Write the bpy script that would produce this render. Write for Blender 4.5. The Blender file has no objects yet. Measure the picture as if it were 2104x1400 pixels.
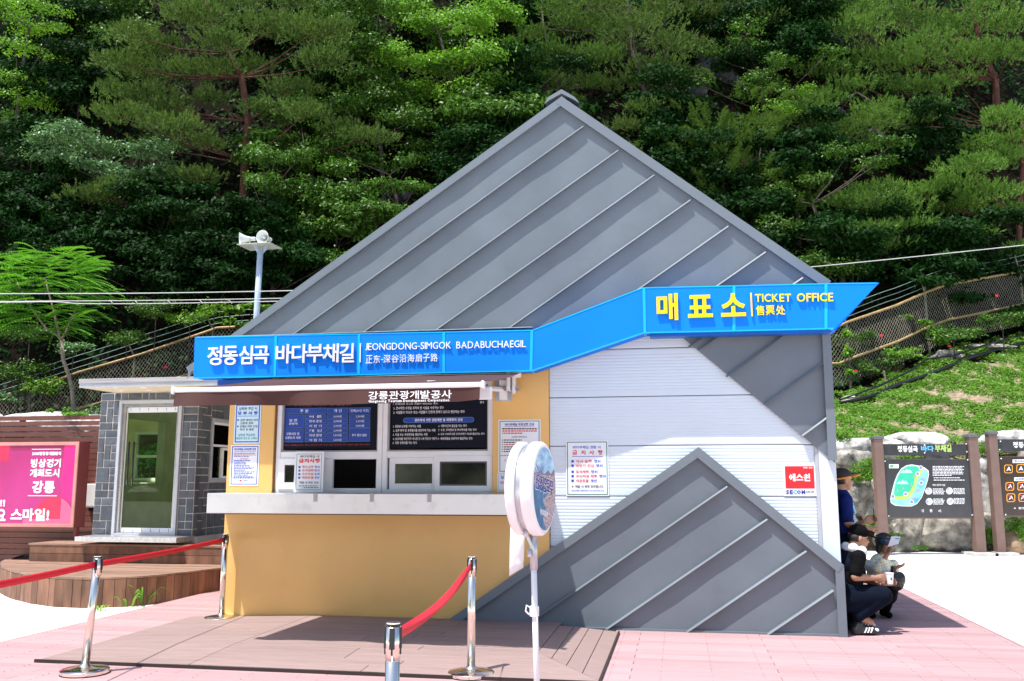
import bpy, math, random
import numpy as np
from mathutils import Vector, Matrix, noise as mnoise

random.seed(7)
R = math.radians
scene = bpy.context.scene
col = scene.collection

# ------------------------------------------------------------------ camera
FOC, HOR, CX, CY, CAM_H = 1865.0, 985.0, 1052.0, 700.0, 1.55
PITCH = math.atan((HOR - CY) / FOC)
YAW = math.atan((1395 - CX) * math.cos(PITCH) / FOC)          # the kiosk front is turned by this much
cam_data = bpy.data.cameras.new('camera')
cam = bpy.data.objects.new('camera', cam_data)
col.objects.link(cam)
cam.location = (0, 0, CAM_H)
cam.rotation_euler = (R(90) + PITCH, 0, 0)
cam_data.sensor_width = 36
cam_data.lens = FOC / 2104 * 36
cam_data.clip_start = 0.05
cam_data.clip_end = 2000
scene.camera = cam

# ------------------------------------------------------------------ site frame (s along the front, t towards the viewer, z up)
def ray(px, py):
    x = px - CX; v = CY - py
    return (x, FOC * math.cos(PITCH) - v * math.sin(PITCH), FOC * math.sin(PITCH) + v * math.cos(PITCH))
def ground(px, py, z=0.0):
    r = ray(px, py); k = (z - CAM_H) / r[2]
    return Vector((r[0] * k, r[1] * k, z))
def at_y(px, py, Y):
    r = ray(px, py); k = Y / r[1]
    return Vector((r[0] * k, Y, CAM_H + r[2] * k))
ORG = ground(1733, 1307)
U = Vector((math.cos(YAW), -math.sin(YAW), 0))
N = Vector((-math.sin(YAW), -math.cos(YAW), 0))
Z = Vector((0, 0, 1))
def W(s, t, z): return ORG + U * s + N * t + Z * z
def S(p):
    d = Vector(p) - ORG
    return (d.dot(U), d.dot(N), d.z)
def F(px, py, t=0.0):
    r = Vector(ray(px, py)); d = (ORG + N * t).dot(N)
    k = d / (r.x * N.x + r.y * N.y)
    p = r * k + Vector((0, 0, CAM_H)); q = S(p)
    return (q[0], q[2])
def G(px, py, z=0.0):
    q = S(ground(px, py, z)); return (q[0], q[1])

# ------------------------------------------------------------------ world, sun, exposure
sun_vec = (U * -0.26 + N * 0.31 + Z).normalized()
world = bpy.data.worlds.new('World'); scene.world = world; world.use_nodes = True
wn = world.node_tree
bg = wn.nodes['Background']
sky = wn.nodes.new('ShaderNodeTexSky'); sky.sky_type = 'NISHITA'; sky.sun_disc = False
sky.sun_elevation = math.asin(sun_vec.z); sky.sun_rotation = math.atan2(sun_vec.x, sun_vec.y)
sky.altitude = 20; sky.air_density = 1.0; sky.dust_density = 1.6; sky.ozone_density = 1.0
wn.links.new(sky.outputs[0], bg.inputs[0]); bg.inputs[1].default_value = 0.13
sl = bpy.data.lights.new('sun', 'SUN'); sl.energy = 4.1; sl.angle = R(0.53); sl.color = (1.0, 0.965, 0.91)
so = bpy.data.objects.new('sun', sl); col.objects.link(so)
so.rotation_euler = sun_vec.to_track_quat('Z', 'Y').to_euler(); so.location = sun_vec * 60
scene.view_settings.view_transform = 'Standard'; scene.view_settings.look = 'None'
scene.view_settings.exposure = 0.72; scene.view_settings.gamma = 1
scene.view_settings.use_curve_mapping = False
scene.render.engine = 'CYCLES'
scene.cycles.max_bounces = 7; scene.cycles.diffuse_bounces = 3; scene.cycles.glossy_bounces = 3
scene.cycles.transmission_bounces = 4; scene.cycles.transparent_max_bounces = 8
scene.cycles.use_denoising = True
scene.cycles.sample_clamp_indirect = 6

# ------------------------------------------------------------------ materials
MATS = {}
def _n(nt, kind, **kw):
    n = nt.nodes.new(kind)
    for k, v in kw.items(): setattr(n, k, v)
    return n
def mat(name, c, rough=.6, metal=0., var=.12, scale=4., bump=0., bscale=60., spec=.5, stretch=None, island=0., c2=None, coat=0., wear=0.):
    if name in MATS: return MATS[name]
    m = bpy.data.materials.new(name); m.use_nodes = True; nt = m.node_tree
    b = nt.nodes['Principled BSDF']; L = nt.links.new
    tc = _n(nt, 'ShaderNodeTexCoord'); mp = _n(nt, 'ShaderNodeMapping')
    L(tc.outputs['Object'], mp.inputs[0])
    if stretch: mp.inputs['Scale'].default_value = stretch
    no = _n(nt, 'ShaderNodeTexNoise'); no.inputs['Scale'].default_value = scale; no.inputs['Detail'].default_value = 6
    L(mp.outputs[0], no.inputs['Vector'])
    rp = _n(nt, 'ShaderNodeValToRGB'); rp.color_ramp.elements[0].position = .3; rp.color_ramp.elements[1].position = .7
    lo = [max(0, x * (1 - var)) for x in c]; hi = [min(1, x * (1 + var)) for x in (c2 or c)]
    rp.color_ramp.elements[0].color = (*lo, 1); rp.color_ramp.elements[1].color = (*hi, 1)
    L(no.outputs[0], rp.inputs[0]); out = rp.outputs[0]
    if island:
        g = _n(nt, 'ShaderNodeNewGeometry'); oi = _n(nt, 'ShaderNodeObjectInfo')
        ad = _n(nt, 'ShaderNodeMath', operation='ADD'); fr = _n(nt, 'ShaderNodeMath', operation='FRACT')
        L(g.outputs['Random Per Island'], ad.inputs[0]); L(oi.outputs['Random'], ad.inputs[1]); L(ad.outputs[0], fr.inputs[0])
        mr = _n(nt, 'ShaderNodeMapRange'); mr.inputs['To Min'].default_value = 1 - island; mr.inputs['To Max'].default_value = 1 + island
        L(fr.outputs[0], mr.inputs[0])
        hs = _n(nt, 'ShaderNodeHueSaturation'); L(out, hs.inputs['Color']); L(mr.outputs[0], hs.inputs['Value']); out = hs.outputs[0]
    if wear:
        n2 = _n(nt, 'ShaderNodeTexNoise'); n2.inputs['Scale'].default_value = scale * 3.1; n2.inputs['Detail'].default_value = 9
        L(mp.outputs[0], n2.inputs['Vector'])
        r2 = _n(nt, 'ShaderNodeValToRGB'); r2.color_ramp.elements[0].position = .56; r2.color_ramp.elements[1].position = .7
        r2.color_ramp.elements[0].color = (0, 0, 0, 1); r2.color_ramp.elements[1].color = (wear, wear, wear, 1)
        L(n2.outputs[0], r2.inputs[0])
        mx = _n(nt, 'ShaderNodeMixRGB', blend_type='MIX'); L(r2.outputs[0], mx.inputs[0]); L(out, mx.inputs[1])
        mx.inputs[2].default_value = (c[0] * .45 + .05, c[1] * .42 + .045, c[2] * .38 + .04, 1); out = mx.outputs[0]
    L(out, b.inputs['Base Color'])
    b.inputs['Roughness'].default_value = rough; b.inputs['Metallic'].default_value = metal
    b.inputs['Specular IOR Level'].default_value = spec; b.inputs['Coat Weight'].default_value = coat
    rm = _n(nt, 'ShaderNodeMapRange'); rm.inputs['To Min'].default_value = max(.02, rough * .85); rm.inputs['To Max'].default_value = min(1, rough * 1.15)
    L(no.outputs[0], rm.inputs[0]); L(rm.outputs[0], b.inputs['Roughness'])
    if bump:
        nb = _n(nt, 'ShaderNodeTexNoise'); nb.inputs['Scale'].default_value = bscale; nb.inputs['Detail'].default_value = 5
        L(mp.outputs[0], nb.inputs['Vector'])
        bp = _n(nt, 'ShaderNodeBump'); bp.inputs['Strength'].default_value = bump; bp.inputs['Distance'].default_value = .01
        L(nb.outputs[0], bp.inputs['Height']); L(bp.outputs[0], b.inputs['Normal'])
    MATS[name] = m; return m
def leafmat(name, c, c2, trans=.28, rough=.42, tcol=None, spec=.5):
    m = bpy.data.materials.new(name); m.use_nodes = True; nt = m.node_tree; L = nt.links.new
    b = nt.nodes['Principled BSDF']; o = nt.nodes['Material Output']
    g = _n(nt, 'ShaderNodeNewGeometry'); oi = _n(nt, 'ShaderNodeObjectInfo')
    tc = _n(nt, 'ShaderNodeTexCoord'); no = _n(nt, 'ShaderNodeTexNoise'); no.inputs['Scale'].default_value = 1.1
    L(tc.outputs['Object'], no.inputs['Vector'])
    ad = _n(nt, 'ShaderNodeMath', operation='ADD'); L(g.outputs['Random Per Island'], ad.inputs[0]); L(no.outputs[0], ad.inputs[1])
    md = _n(nt, 'ShaderNodeMath', operation='MULTIPLY'); md.inputs[1].default_value = .55; L(ad.outputs[0], md.inputs[0])
    rp = _n(nt, 'ShaderNodeValToRGB'); rp.color_ramp.elements[0].position = .1; rp.color_ramp.elements[1].position = .9
    rp.color_ramp.elements[0].color = (*c, 1); rp.color_ramp.elements[1].color = (*c2, 1); L(md.outputs[0], rp.inputs[0])
    hs = _n(nt, 'ShaderNodeHueSaturation'); L(rp.outputs[0], hs.inputs['Color'])
    mr = _n(nt, 'ShaderNodeMapRange'); mr.inputs['To Min'].default_value = .8; mr.inputs['To Max'].default_value = 1.25
    L(oi.outputs['Random'], mr.inputs[0]); L(mr.outputs[0], hs.inputs['Value'])
    L(hs.outputs[0], b.inputs['Base Color']); b.inputs['Roughness'].default_value = rough; b.inputs['Specular IOR Level'].default_value = spec
    tr = _n(nt, 'ShaderNodeBsdfTranslucent')
    t2 = _n(nt, 'ShaderNodeMixRGB', blend_type='MULTIPLY'); t2.inputs[0].default_value = 1; L(hs.outputs[0], t2.inputs[1])
    t2.inputs[2].default_value = (*(tcol or (1.0, 1.0, .45)), 1); L(t2.outputs[0], tr.inputs[0])
    mx = _n(nt, 'ShaderNodeMixShader'); mx.inputs[0].default_value = trans; L(b.outputs[0], mx.inputs[1]); L(tr.outputs[0], mx.inputs[2])
    L(mx.outputs[0], o.inputs['Surface']); MATS[name] = m; return m
def glassmat(name, tint, ior=1.5, refl=1.0):
    m = bpy.data.materials.new(name); m.use_nodes = True; nt = m.node_tree; L = nt.links.new
    nt.nodes.remove(nt.nodes['Principled BSDF']); o = nt.nodes['Material Output']
    tr = _n(nt, 'ShaderNodeBsdfTransparent'); tr.inputs[0].default_value = (*tint, 1)
    gl = _n(nt, 'ShaderNodeBsdfGlossy'); gl.inputs['Roughness'].default_value = .01; gl.inputs['Color'].default_value = (refl, refl, refl, 1)
    fr = _n(nt, 'ShaderNodeFresnel'); fr.inputs[0].default_value = ior
    mx = _n(nt, 'ShaderNodeMixShader'); L(fr.outputs[0], mx.inputs[0]); L(tr.outputs[0], mx.inputs[1]); L(gl.outputs[0], mx.inputs[2])
    L(mx.outputs[0], o.inputs['Surface']); MATS[name] = m; return m

grey_metal = mat('grey seamed metal', (.145, .174, .202), .42, 0., .12, 1.3, .04, 220, spec=.45, wear=.22)
grey_trim = mat('grey folded trim', (.150, .180, .208), .4, 0., .05, 3, 0, spec=.5)
yellow = mat('ochre metal panel', (.80, .48, .155), .32, 0., .05, 1.5, .03, 3, spec=.5, wear=.06)
white_metal = mat('white shutter metal', (.64, .73, .80), .42, 0., .02, 2, 0)
white_pvc = mat('white window frame plastic', (.86, .88, .90), .4, 0., .03, 6, spec=.3)
blue = mat('blue sign metal', (.0, .22, .90), .55, 0., .04, 2, .01, 40, spec=.2)
blue_b = mat('lit blue sign metal', (.0, .255, .88), .42, 0., .04, 2, .01, 40)  # unused copy of the sign blue with a sky-lit tone in its colour
blue_edge = mat('sky blue sign edge', (.0, .45, .95), .3, 0., .05, 8)
dark_blue = mat('dark blue bracket', (.0, .08, .35), .4)
white_paint = mat('white gloss paint', (.86, .86, .86), .3, 0., .03, 5)
yellow_paint = mat('yellow sign letters', (.93, .70, .0), .35, 0., .03, 5)
steel = mat('brushed steel counter', (.72, .72, .72), .34, .85, .05, 2.2, .02, 30, wear=.22)
steel_grey = mat('galvanised steel', (.55, .57, .6), .35, .7, .1, 12)
chrome = mat('polished chrome', (.88, .82, .73), .17, 1., .03, 6, .02, 6)
black_plastic = mat('black plastic', (.012, .012, .013), .35, 0., .1, 10)
black_board = mat('black board print', (.004, .007, .018), .5, 0., .1, 10, spec=.15)
brown_cloth = mat('brown awning canvas', (.062, .022, .018), .85, 0., .12, 6, .15, 250)
red_belt = mat('red nylon belt', (.75, .012, .03), .6, 0., .06, 20, .1, 300)
pink_deck = mat('pink composite decking', (.45, .285, .295), .62, 0., .07, 7, .25, 60, island=.10, stretch=(.35, 6, 6), wear=.1)
brown_deck = mat('brown composite decking', (.31, .22, .205), .65, 0., .1, 6, .3, 60, island=.06, stretch=(.4, 5, 5), wear=.15)
old_wood = mat('weathered brown timber', (.155, .072, .042), .75, 0., .35, 7, .5, 40, island=.25, stretch=(1, 1, .25), c2=(.20, .10, .06), wear=.5)
old_wood_top = mat('sun bleached timber boards', (.27, .165, .115), .8, 0., .25, 7, .5, 40, island=.15, stretch=(.3, 3, 3), wear=.35)
red_slat = mat('red brown painted slats', (.17, .058, .042), .55, 0., .1, 6, .1, 80, island=.08)
slate = mat('dark slate cladding', (.075, .09, .11), .5, 0., .2, 9, .8, 34, island=.28)
grout = mat('pale grout', (.50, .47, .43), .9)
cream = mat('cream soffit', (.82, .74, .54), .6)
concrete = mat('pale concrete', (.86, .84, .81), .9, 0., .05, .6, .3, 40)
concrete_grey = mat('grey concrete', (.45, .44, .42), .9, 0., .2, 3, .4, 50)
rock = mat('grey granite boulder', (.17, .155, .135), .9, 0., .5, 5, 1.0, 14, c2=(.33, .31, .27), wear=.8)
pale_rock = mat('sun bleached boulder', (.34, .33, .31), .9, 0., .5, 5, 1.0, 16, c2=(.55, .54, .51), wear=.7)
dark_rock = mat('shade darkened grey rock face', (.022, .022, .024), .9, 0., .5, 2.6, 1.0, 8, spec=.15, c2=(.075, .078, .085))  # grey darkened so the shade on the rock sits in its colour
white_print = mat('white print', (.84, .85, .87), .5, 0., .02)
blue_print = mat('blue print', (.015, .06, .55), .5, 0., .02)
red_print = mat('red print', (.72, .02, .04), .5, 0., .02)
black_print = mat('black print', (.02, .02, .03), .5, 0., .02)
green_print = mat('green print', (.02, .20, .13), .5, 0., .02)
teal_print = mat('teal print', (.04, .30, .32), .5, 0., .02)
paper = mat('white poster sheet', (.80, .84, .88), .3, 0., .02, 2)
cyan_paper = mat('pale cyan poster sheet', (.62, .82, .88), .3, 0., .02, 2)
window_glass = glassmat('window glass', (.55, .6, .58), 2.3)
dark_glass = glassmat('dark tinted glass', (.25, .3, .3), 1.9)
green_glass = glassmat('green door glass', (.86, .98, .76), 1.25)

# ------------------------------------------------------------------ building blocks
def thing(name, label, cat, loc=(0, 0, 0), rz=0.0, group=None):
    o = bpy.data.objects.new(name, None); col.objects.link(o); o.empty_display_size = .2
    o.location = loc; o.rotation_euler = (0, 0, rz); o['label'] = label; o['category'] = cat
    if group: o['group'] = group
    return o
def site_thing(name, label, cat, s, t, z=0.0, group=None):
    return thing(name, label, cat, W(s, t, z), -YAW, group)
def tag(o, label=None, cat=None, group=None, kind=None):
    if label: o['label'] = label
    if cat: o['category'] = cat
    if group: o['group'] = group
    if kind: o['kind'] = kind
    return o
def root_of(o):
    while o.parent: o = o.parent
    return o
class Frame:
    def __init__(self, o, a, b, c=(0, 0, 1)):
        self.o, self.a, self.b, self.c = Vector(o), Vector(a).normalized(), Vector(b).normalized(), Vector(c).normalized()
    def __call__(self, a, b, c): return self.o + self.a * a + self.b * b + self.c * c
SITE = Frame(ORG, U, N)
WORLD = Frame((0, 0, 0), (1, 0, 0), (0, 1, 0))
class MB:
    """collects shapes in a frame, in metres; build() links them as ONE mesh object"""
    def __init__(self, fr=SITE): self.v = []; self.f = []; self.fr = fr; self.mi = []; self.cur = 0
    def add(self, vs, fs):
        k = len(self.v); self.v += [self.fr(*p) for p in vs]; self.f += [tuple(i + k for i in f) for f in fs]; self.mi += [self.cur] * len(fs)
        return self
    def box(self, a0, a1, b0, b1, c0, c1):
        vs = [(a0, b0, c0), (a1, b0, c0), (a1, b1, c0), (a0, b1, c0), (a0, b0, c1), (a1, b0, c1), (a1, b1, c1), (a0, b1, c1)]
        return self.add(vs, [(0, 3, 2, 1), (4, 5, 6, 7), (0, 1, 5, 4), (1, 2, 6, 5), (2, 3, 7, 6), (3, 0, 4, 7)])
    def prism(self, poly, b0, b1):
        n = len(poly); vs = [(p[0], b0, p[1]) for p in poly] + [(p[0], b1, p[1]) for p in poly]
        return self.add(vs, [tuple(range(n)), tuple(range(2 * n - 1, n - 1, -1))] + [(i, (i + 1) % n, n + (i + 1) % n, n + i) for i in range(n)])
    def slab(self, poly, c0, c1):
        n = len(poly); vs = [(p[0], p[1], c0) for p in poly] + [(p[0], p[1], c1) for p in poly]
        return self.add(vs, [tuple(range(n - 1, -1, -1)), tuple(range(n, 2 * n))] + [(i, (i + 1) % n, n + (i + 1) % n, n + i) for i in range(n)])
    def hexa(self, p): return self.add(p, [(0, 3, 2, 1), (4, 5, 6, 7), (0, 1, 5, 4), (1, 2, 6, 5), (2, 3, 7, 6), (3, 0, 4, 7)])
    def quad(self, a, b, c, d): return self.add([a, b, c, d], [(0, 1, 2, 3)])
    def tube(self, pts, r, n=8, caps=True):
        pts = [Vector(p) for p in pts]; rs = r if isinstance(r, (list, tuple)) else [r] * len(pts)
        vs = []; fs = []
        up = None
        for i, p in enumerate(pts):
            d = (pts[min(i + 1, len(pts) - 1)] - pts[max(i - 1, 0)]).normalized()
            if up is None: up = Vector((0, 0, 1)) if abs(d.z) < .9 else Vector((1, 0, 0))
            x = d.cross(up)
            if x.length < 1e-4: x = d.orthogonal()
            x.normalize(); y = x.cross(d).normalized(); up = y
            vs += [tuple(p + (x * math.cos(2 * math.pi * k / n) + y * math.sin(2 * math.pi * k / n)) * rs[i]) for k in range(n)]
        for i in range(len(pts) - 1):
            fs += [(i * n + k, i * n + (k + 1) % n, (i + 1) * n + (k + 1) % n, (i + 1) * n + k) for k in range(n)]
        if caps: fs += [tuple(range(n - 1, -1, -1)), tuple((len(pts) - 1) * n + k for k in range(n))]
        return self.add(vs, fs)
    def lathe(self, prof, o=(0, 0, 0), ax=(0, 0, 1), n=24):
        ax = Vector(ax).normalized(); x = ax.orthogonal().normalized(); y = ax.cross(x); o = Vector(o); vs = []; fs = []
        for (r, h) in prof: vs += [tuple(o + ax * h + (x * math.cos(2 * math.pi * k / n) + y * math.sin(2 * math.pi * k / n)) * max(r, 1e-4)) for k in range(n)]
        for i in range(len(prof) - 1): fs += [(i * n + k, i * n + (k + 1) % n, (i + 1) * n + (k + 1) % n, (i + 1) * n + k) for k in range(n)]
        fs += [tuple(range(n - 1, -1, -1)), tuple((len(prof) - 1) * n + k for k in range(n))]
        return self.add(vs, fs)
    def ball(self, c, r, n=12, m=8, rot=None):
        r = (r, r, r) if isinstance(r, (int, float)) else r
        vs = []; fs = []; c = Vector(c)
        for j in range(m + 1):
            th = math.pi * j / m
            for k in range(n):
                ph = 2 * math.pi * k / n; q = Vector((r[0] * math.sin(th) * math.cos(ph), r[1] * math.sin(th) * math.sin(ph), r[2] * math.cos(th)))
                if rot: q = rot @ q
                vs.append(tuple(c + q))
        for j in range(m): fs += [(j * n + k, (j + 1) * n + k, (j + 1) * n + (k + 1) % n, j * n + (k + 1) % n) for k in range(n)]
        return self.add(vs, fs)
    def build(self, name, m, parent=None, smooth=False, bevel=0.0, seg=2, autosm=False):
        me = bpy.data.meshes.new(name)
        if parent is not None:
            rt = root_of(parent); inv = (Matrix.Translation(rt.location) @ Matrix.Rotation(rt.rotation_euler.z, 4, 'Z')).inverted()
            vs = [inv @ p for p in self.v]
        else: vs = self.v
        me.from_pydata(vs, [], self.f); me.update()
        ms = m if isinstance(m, (list, tuple)) else [m]
        for q in ms: me.materials.append(q)
        if len(ms) > 1: me.polygons.foreach_set('material_index', self.mi)
        if smooth: me.polygons.foreach_set('use_smooth', [True] * len(me.polygons))
        o = bpy.data.objects.new(name, me); col.objects.link(o); o.parent = parent
        if autosm:
            me.polygons.foreach_set('use_smooth', [True] * len(me.polygons)); me.set_sharp_from_angle(angle=R(38))
        if bevel:
            bm = o.modifiers.new('bevel', 'BEVEL'); bm.width = bevel; bm.segments = seg; bm.limit_method = 'ANGLE'; bm.angle_limit = R(35)
        return o
def copy_tree(o, loc=None, rz=None, label=None, parent=None):
    c = o.copy(); col.objects.link(c); c.parent = parent
    if loc is not None: c.location = loc
    if rz is not None: c.rotation_euler = (0, 0, rz)
    if label: c['label'] = label
    for ch in list(o.children): copy_tree(ch, parent=c)
    return c
# lettering: the outlines of the built-in typeface, fitted to a box on a frame
_G = {}
CHARSET = "!(),-.0123456789ABCDEFGIJKLMNOPRSTUVabcdefghijklmnoprstuvyz~·东售处子扇正沿海深票谷路가각간감강개객거검게경계고곡공관광교구군권금기길나납내는니다단닷당대도동되등또란람로료류른를릉리린림마만매면무문물미민및바반발방변별보본부북분비빙사산상생서석설세소속손수스시식신심아악안앞애어언없에여역연영예오올완외요용우울원월위으은을음의이인일입있자작장재적전정제조종주준증지진질차창채천체초최추출취치켜토통퇴특파판평포표픽하학한할합항행험호화환획후훼휴"
def _load(chars, bold, res):
    """outlines of many characters at once: one per line of a single text block, split by height"""
    cu = bpy.data.curves.new('lettering', 'FONT'); cu.body = chr(10).join(chars); cu.extrude = .01; cu.offset = bold; cu.resolution_u = res
    cu.space_line = 3.0
    ob = bpy.data.objects.new('lettering', cu); me = bpy.data.meshes.new_from_object(ob)
    vs = np.empty(len(me.vertices) * 3); me.vertices.foreach_get('co', vs); vs = vs.reshape(-1, 3)
    li = np.floor((1.5 - vs[:, 1]) / 3.0).astype(int)
    fl = {}
    for p in me.polygons:
        q = tuple(p.vertices); fl.setdefault(int(li[q[0]]), []).append(q)
    for k, ch in enumerate(chars):
        idx = np.nonzero(li == k)[0]
        if len(idx) == 0: _G[(ch, bold, res)] = (np.zeros((0, 3)), []); continue
        remap = {int(a): b for b, a in enumerate(idx)}; v = vs[idx].copy(); v[:, 1] += 3.0 * k
        _G[(ch, bold, res)] = (v, [tuple(remap[x] for x in q) for q in fl.get(k, [])])
    bpy.data.objects.remove(ob); bpy.data.curves.remove(cu); bpy.data.meshes.remove(me)
def glyphs(body, bold=0.0, res=2):
    bold = min((0.0, .012, .028, .04), key=lambda b: abs(b - bold)); res = 1 if res <= 1 else 3
    if ('A', bold, res) not in _G: _load(list(CHARSET), bold, res)
    miss = [c for c in dict.fromkeys(body) if c != ' ' and (c, bold, res) not in _G]
    if miss: _load(miss, bold, res)
    V, Fs, x, n = [], [], 0.0, 0
    for ch in body:
        if ch == ' ': x += .33; continue
        v, f = _G[(ch, bold, res)]
        if len(v) == 0: x += .3; continue
        w = v[:, 0].max() - v[:, 0].min(); wide = ord(ch) > 0x1100
        q = v.copy(); q[:, 0] += x - v[:, 0].min() + (.02 if wide else .05)
        V.append(q); Fs += [tuple(i + n for i in g) for g in f]; n += len(v); x += max(w + .05, .92 if wide else 0) + (0 if wide else .05)
    return (np.concatenate(V), Fs) if V else (np.zeros((0, 3)), [])
def letter(mb, body, a0, a1, c0, c1, b, depth=.0015, bold=0.0, res=2, skew=0.0, rot=0.0):
    vs, fs = glyphs(body, bold, res)
    if len(vs) == 0: return
    lo = vs.min(0); hi = vs.max(0); sx = (a1 - a0) / max(hi[0] - lo[0], 1e-6); sy = (c1 - c0) / max(hi[1] - lo[1], 1e-6)
    q = np.empty_like(vs); q[:, 0] = a0 + (vs[:, 0] - lo[0]) * sx; q[:, 2] = c0 + (vs[:, 1] - lo[1]) * sy
    q[:, 1] = b + (vs[:, 2] - lo[2]) / max(hi[2] - lo[2], 1e-6) * depth
    if rot:
        q[:, 2] += (q[:, 0] - a0) * math.tan(rot)
    mb.add([tuple(p) for p in q], fs)
def pxletter(mb, body, x0, y0, x1, y1, t, depth=.0015, bold=0.0, res=2):
    """box given by its corners in the photograph, unprojected on the site plane at distance t"""
    ym = (y0 + y1) / 2; xm = (x0 + x1) / 2
    a0 = F(x0, ym, t)[0]; a1 = F(x1, ym, t)[0]; c1 = F(xm, y0, t)[1]; c0 = F(xm, y1, t)[1]
    letter(mb, body, a0, a1, c0, c1, t, depth, bold, res)
def pxbox(mb, x0, y0, x1, y1, t0, t1):
    ym = (y0 + y1) / 2; xm = (x0 + x1) / 2
    mb.box(F(x0, ym, t1)[0], F(x1, ym, t1)[0], t0, t1, F(xm, y1, t1)[1], F(xm, y0, t1)[1])
def hash01(*k):
    random_state = math.sin(sum((i + 1) * 12.9898 * float(v) for i, v in enumerate(k))) * 43758.5453
    return random_state - math.floor(random_state)
# ================================================================== ground, decking, ramp
mb = MB(WORLD)
mb.add([(-400, -300, -.06), (400, -300, -.06), (400, 500, -.06), (-400, 500, -.06)], [(0, 1, 2, 3)])
tag(mb.build('ground', concrete), kind='structure')

deck = bpy.data.objects.new('boardwalk_deck', None); col.objects.link(deck); deck.location = W(0, 0, 0); deck.rotation_euler = (0, 0, -YAW)
tag(deck, 'pink composite boardwalk under and around the grey ticket office', kind='structure')
SL, SR = -8.04, 1.55
pitch_b = .148
def board_mesh(w, d=.028):
    return MB(Frame((0, 0, 0), (1, 0, 0), (0, -1, 0))).box(0, w, 0, pitch_b - .006, -d, 0)
rest = MB(); nails = MB(); joints = MB()
proto = {}
nrow = 0
t = 8.0
rows = []
while t > -6.2:
    rows.append(t); t -= pitch_b
for ri, t in enumerate(rows):
    s = SL; off = (ri % 2) * 1.22 + .02
    right = SR if t > -5.2 else SR
    cuts = [SL] + [x for x in (SL + off + 2.4 * k for k in range(6)) if SL + .3 < x < SR - .3] + [SR]
    for a, b_ in zip(cuts[:-1], cuts[1:]):
        if -.3 < t < 3.6 and hash01(ri, a) < 2:
            key = round(b_ - a, 3)
            if key not in proto:
                m_ = board_mesh(b_ - a - .004); o = m_.build('plank', pink_deck, None, bevel=.002, seg=1); o.parent = deck; proto[key] = o
            else:
                o = proto[key].copy(); col.objects.link(o); o.parent = deck
            o.location = (a, -t + pitch_b - .148, -.0)
            q = o.location; o.location = (a, -t, hash01(ri, b_) * .002 - .002)
        else:
            rest.box(a, b_ - .004, t, t + pitch_b - .006, -.028, hash01(ri, b_) * .002 - .002)
    for k in range(24):
        sx = SL + .2 + k * .405
        if sx < SR - .05 and -5.2 < t < 3.8:
            for dt in (.04, .105):
                if hash01(ri, k, dt) > .2: nails.box(sx, sx + .007, t + dt, t + dt + .008, -.001, .0012)
o = rest.build('boards', pink_deck, deck); o['kind'] = 'stuff'
o = nails.build('screws', mat('dark screw heads', (.12, .06, .05), .6), deck); o['kind'] = 'stuff'
MB().box(SL, SR, -6.2, 8.1, -.055, -.03).build('joists', mat('dark gap', (.02, .015, .015), .9), deck)
MB().box(SL - .022, SL - .001, -6.2, 8.1, -.06, .0).build('edge_board', pink_deck, deck)
MB().box(SR + .001, SR + .022, -6.2, 8.1, -.06, .0).build('edge_board', pink_deck, deck)

# brown ramp in front of the counter
ramp = site_thing('wooden_ramp', 'low brown composite ramp lying on the pink deck below the ticket counter', 'ramp', -4.5, 1.2, 0)
RL, RR, RT, RB = -7.06, -2.21, 2.62, .01
def rz(s, t):      # height of the ramp's top
    z = .062
    z = min(z, .030 + max(0, (2.66 - t)) * .04)
    z = min(z, .012 + max(0, (s - (RL + (RB - t) * 0))) * .055)
    z = min(z, .016 + max(0, (RR + .0 - s)) * .085)
    return z
wrow = .2
tt = RB + .01
while tt < RT - .05:
    t1 = min(tt + wrow - .006, RT)
    a0 = RL + .02 + (tt) * .0; a1 = RR - .62 + (tt - 1.3) * .0
    lim = lambda t_: -2.83 if t_ < 1.75 else -2.83 + (t_ - 1.75) / 1.35
    a1 = lim((tt + t1) / 2)
    joints_ = [RL] + ([-5.62] if True else []) + [-4.2 + .35 * math.sin(tt * 9)] + [a1]
    for a, b_ in zip(joints_[:-1], joints_[1:]):
        p = []
        for zz in (0, 1):
            e0, e1 = (lim(tt), lim(t1)) if b_ == a1 else (b_, b_)
            for (s_, t_) in ((a + .003, tt), (e0 - .003, tt), (e1 - .003, t1), (a + .003, t1)):
                z_ = rz(s_, t_); p.append((s_, t_, z_ if zz else z_ - .022))
        MB().hexa(p).build('plank', brown_deck, ramp, bevel=.002, seg=1)
    tt += wrow
ns = 4
for k in range(ns):      # the wing on the right: planks at right angles, mitred towards the front
    a = -2.83 + .152 * k + .004; b_ = a + .146
    f0 = 1.74 + (a + 2.83) * 1.35; f1 = 1.74 + (b_ + 2.83) * 1.35
    p = []
    for zz in (0, 1):
        for (s_, t_) in ((a, RB + .25), (b_, RB + .25), (b_, min(f1, RT)), (a, min(f0, RT))):
            z_ = rz(s_, t_); p.append((s_, t_, z_ if zz else z_ - .018))
    MB().hexa(p).build('plank', brown_deck, ramp, bevel=.002, seg=1)
MB().box(RL + .01, RR - .02, RT - .004, RT + .014, .0, .026).build('edge_strip', mat('dark edge strip', (.03, .02, .018), .6), ramp)  # dark strip: the shaded gap under the ramp's rim put into colour
MB().box(RL + .02, RR - .05, .03, RT - .02, .0005, .008).build('underlay', mat('dark gap', (.02, .015, .015)), ramp)
MB().box(RR - .016, RR, RB + .25, RT, .0, .026).build('edge_strip', mat('dark edge strip', ()), ramp)  # same painted gap shade along the right side

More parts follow.
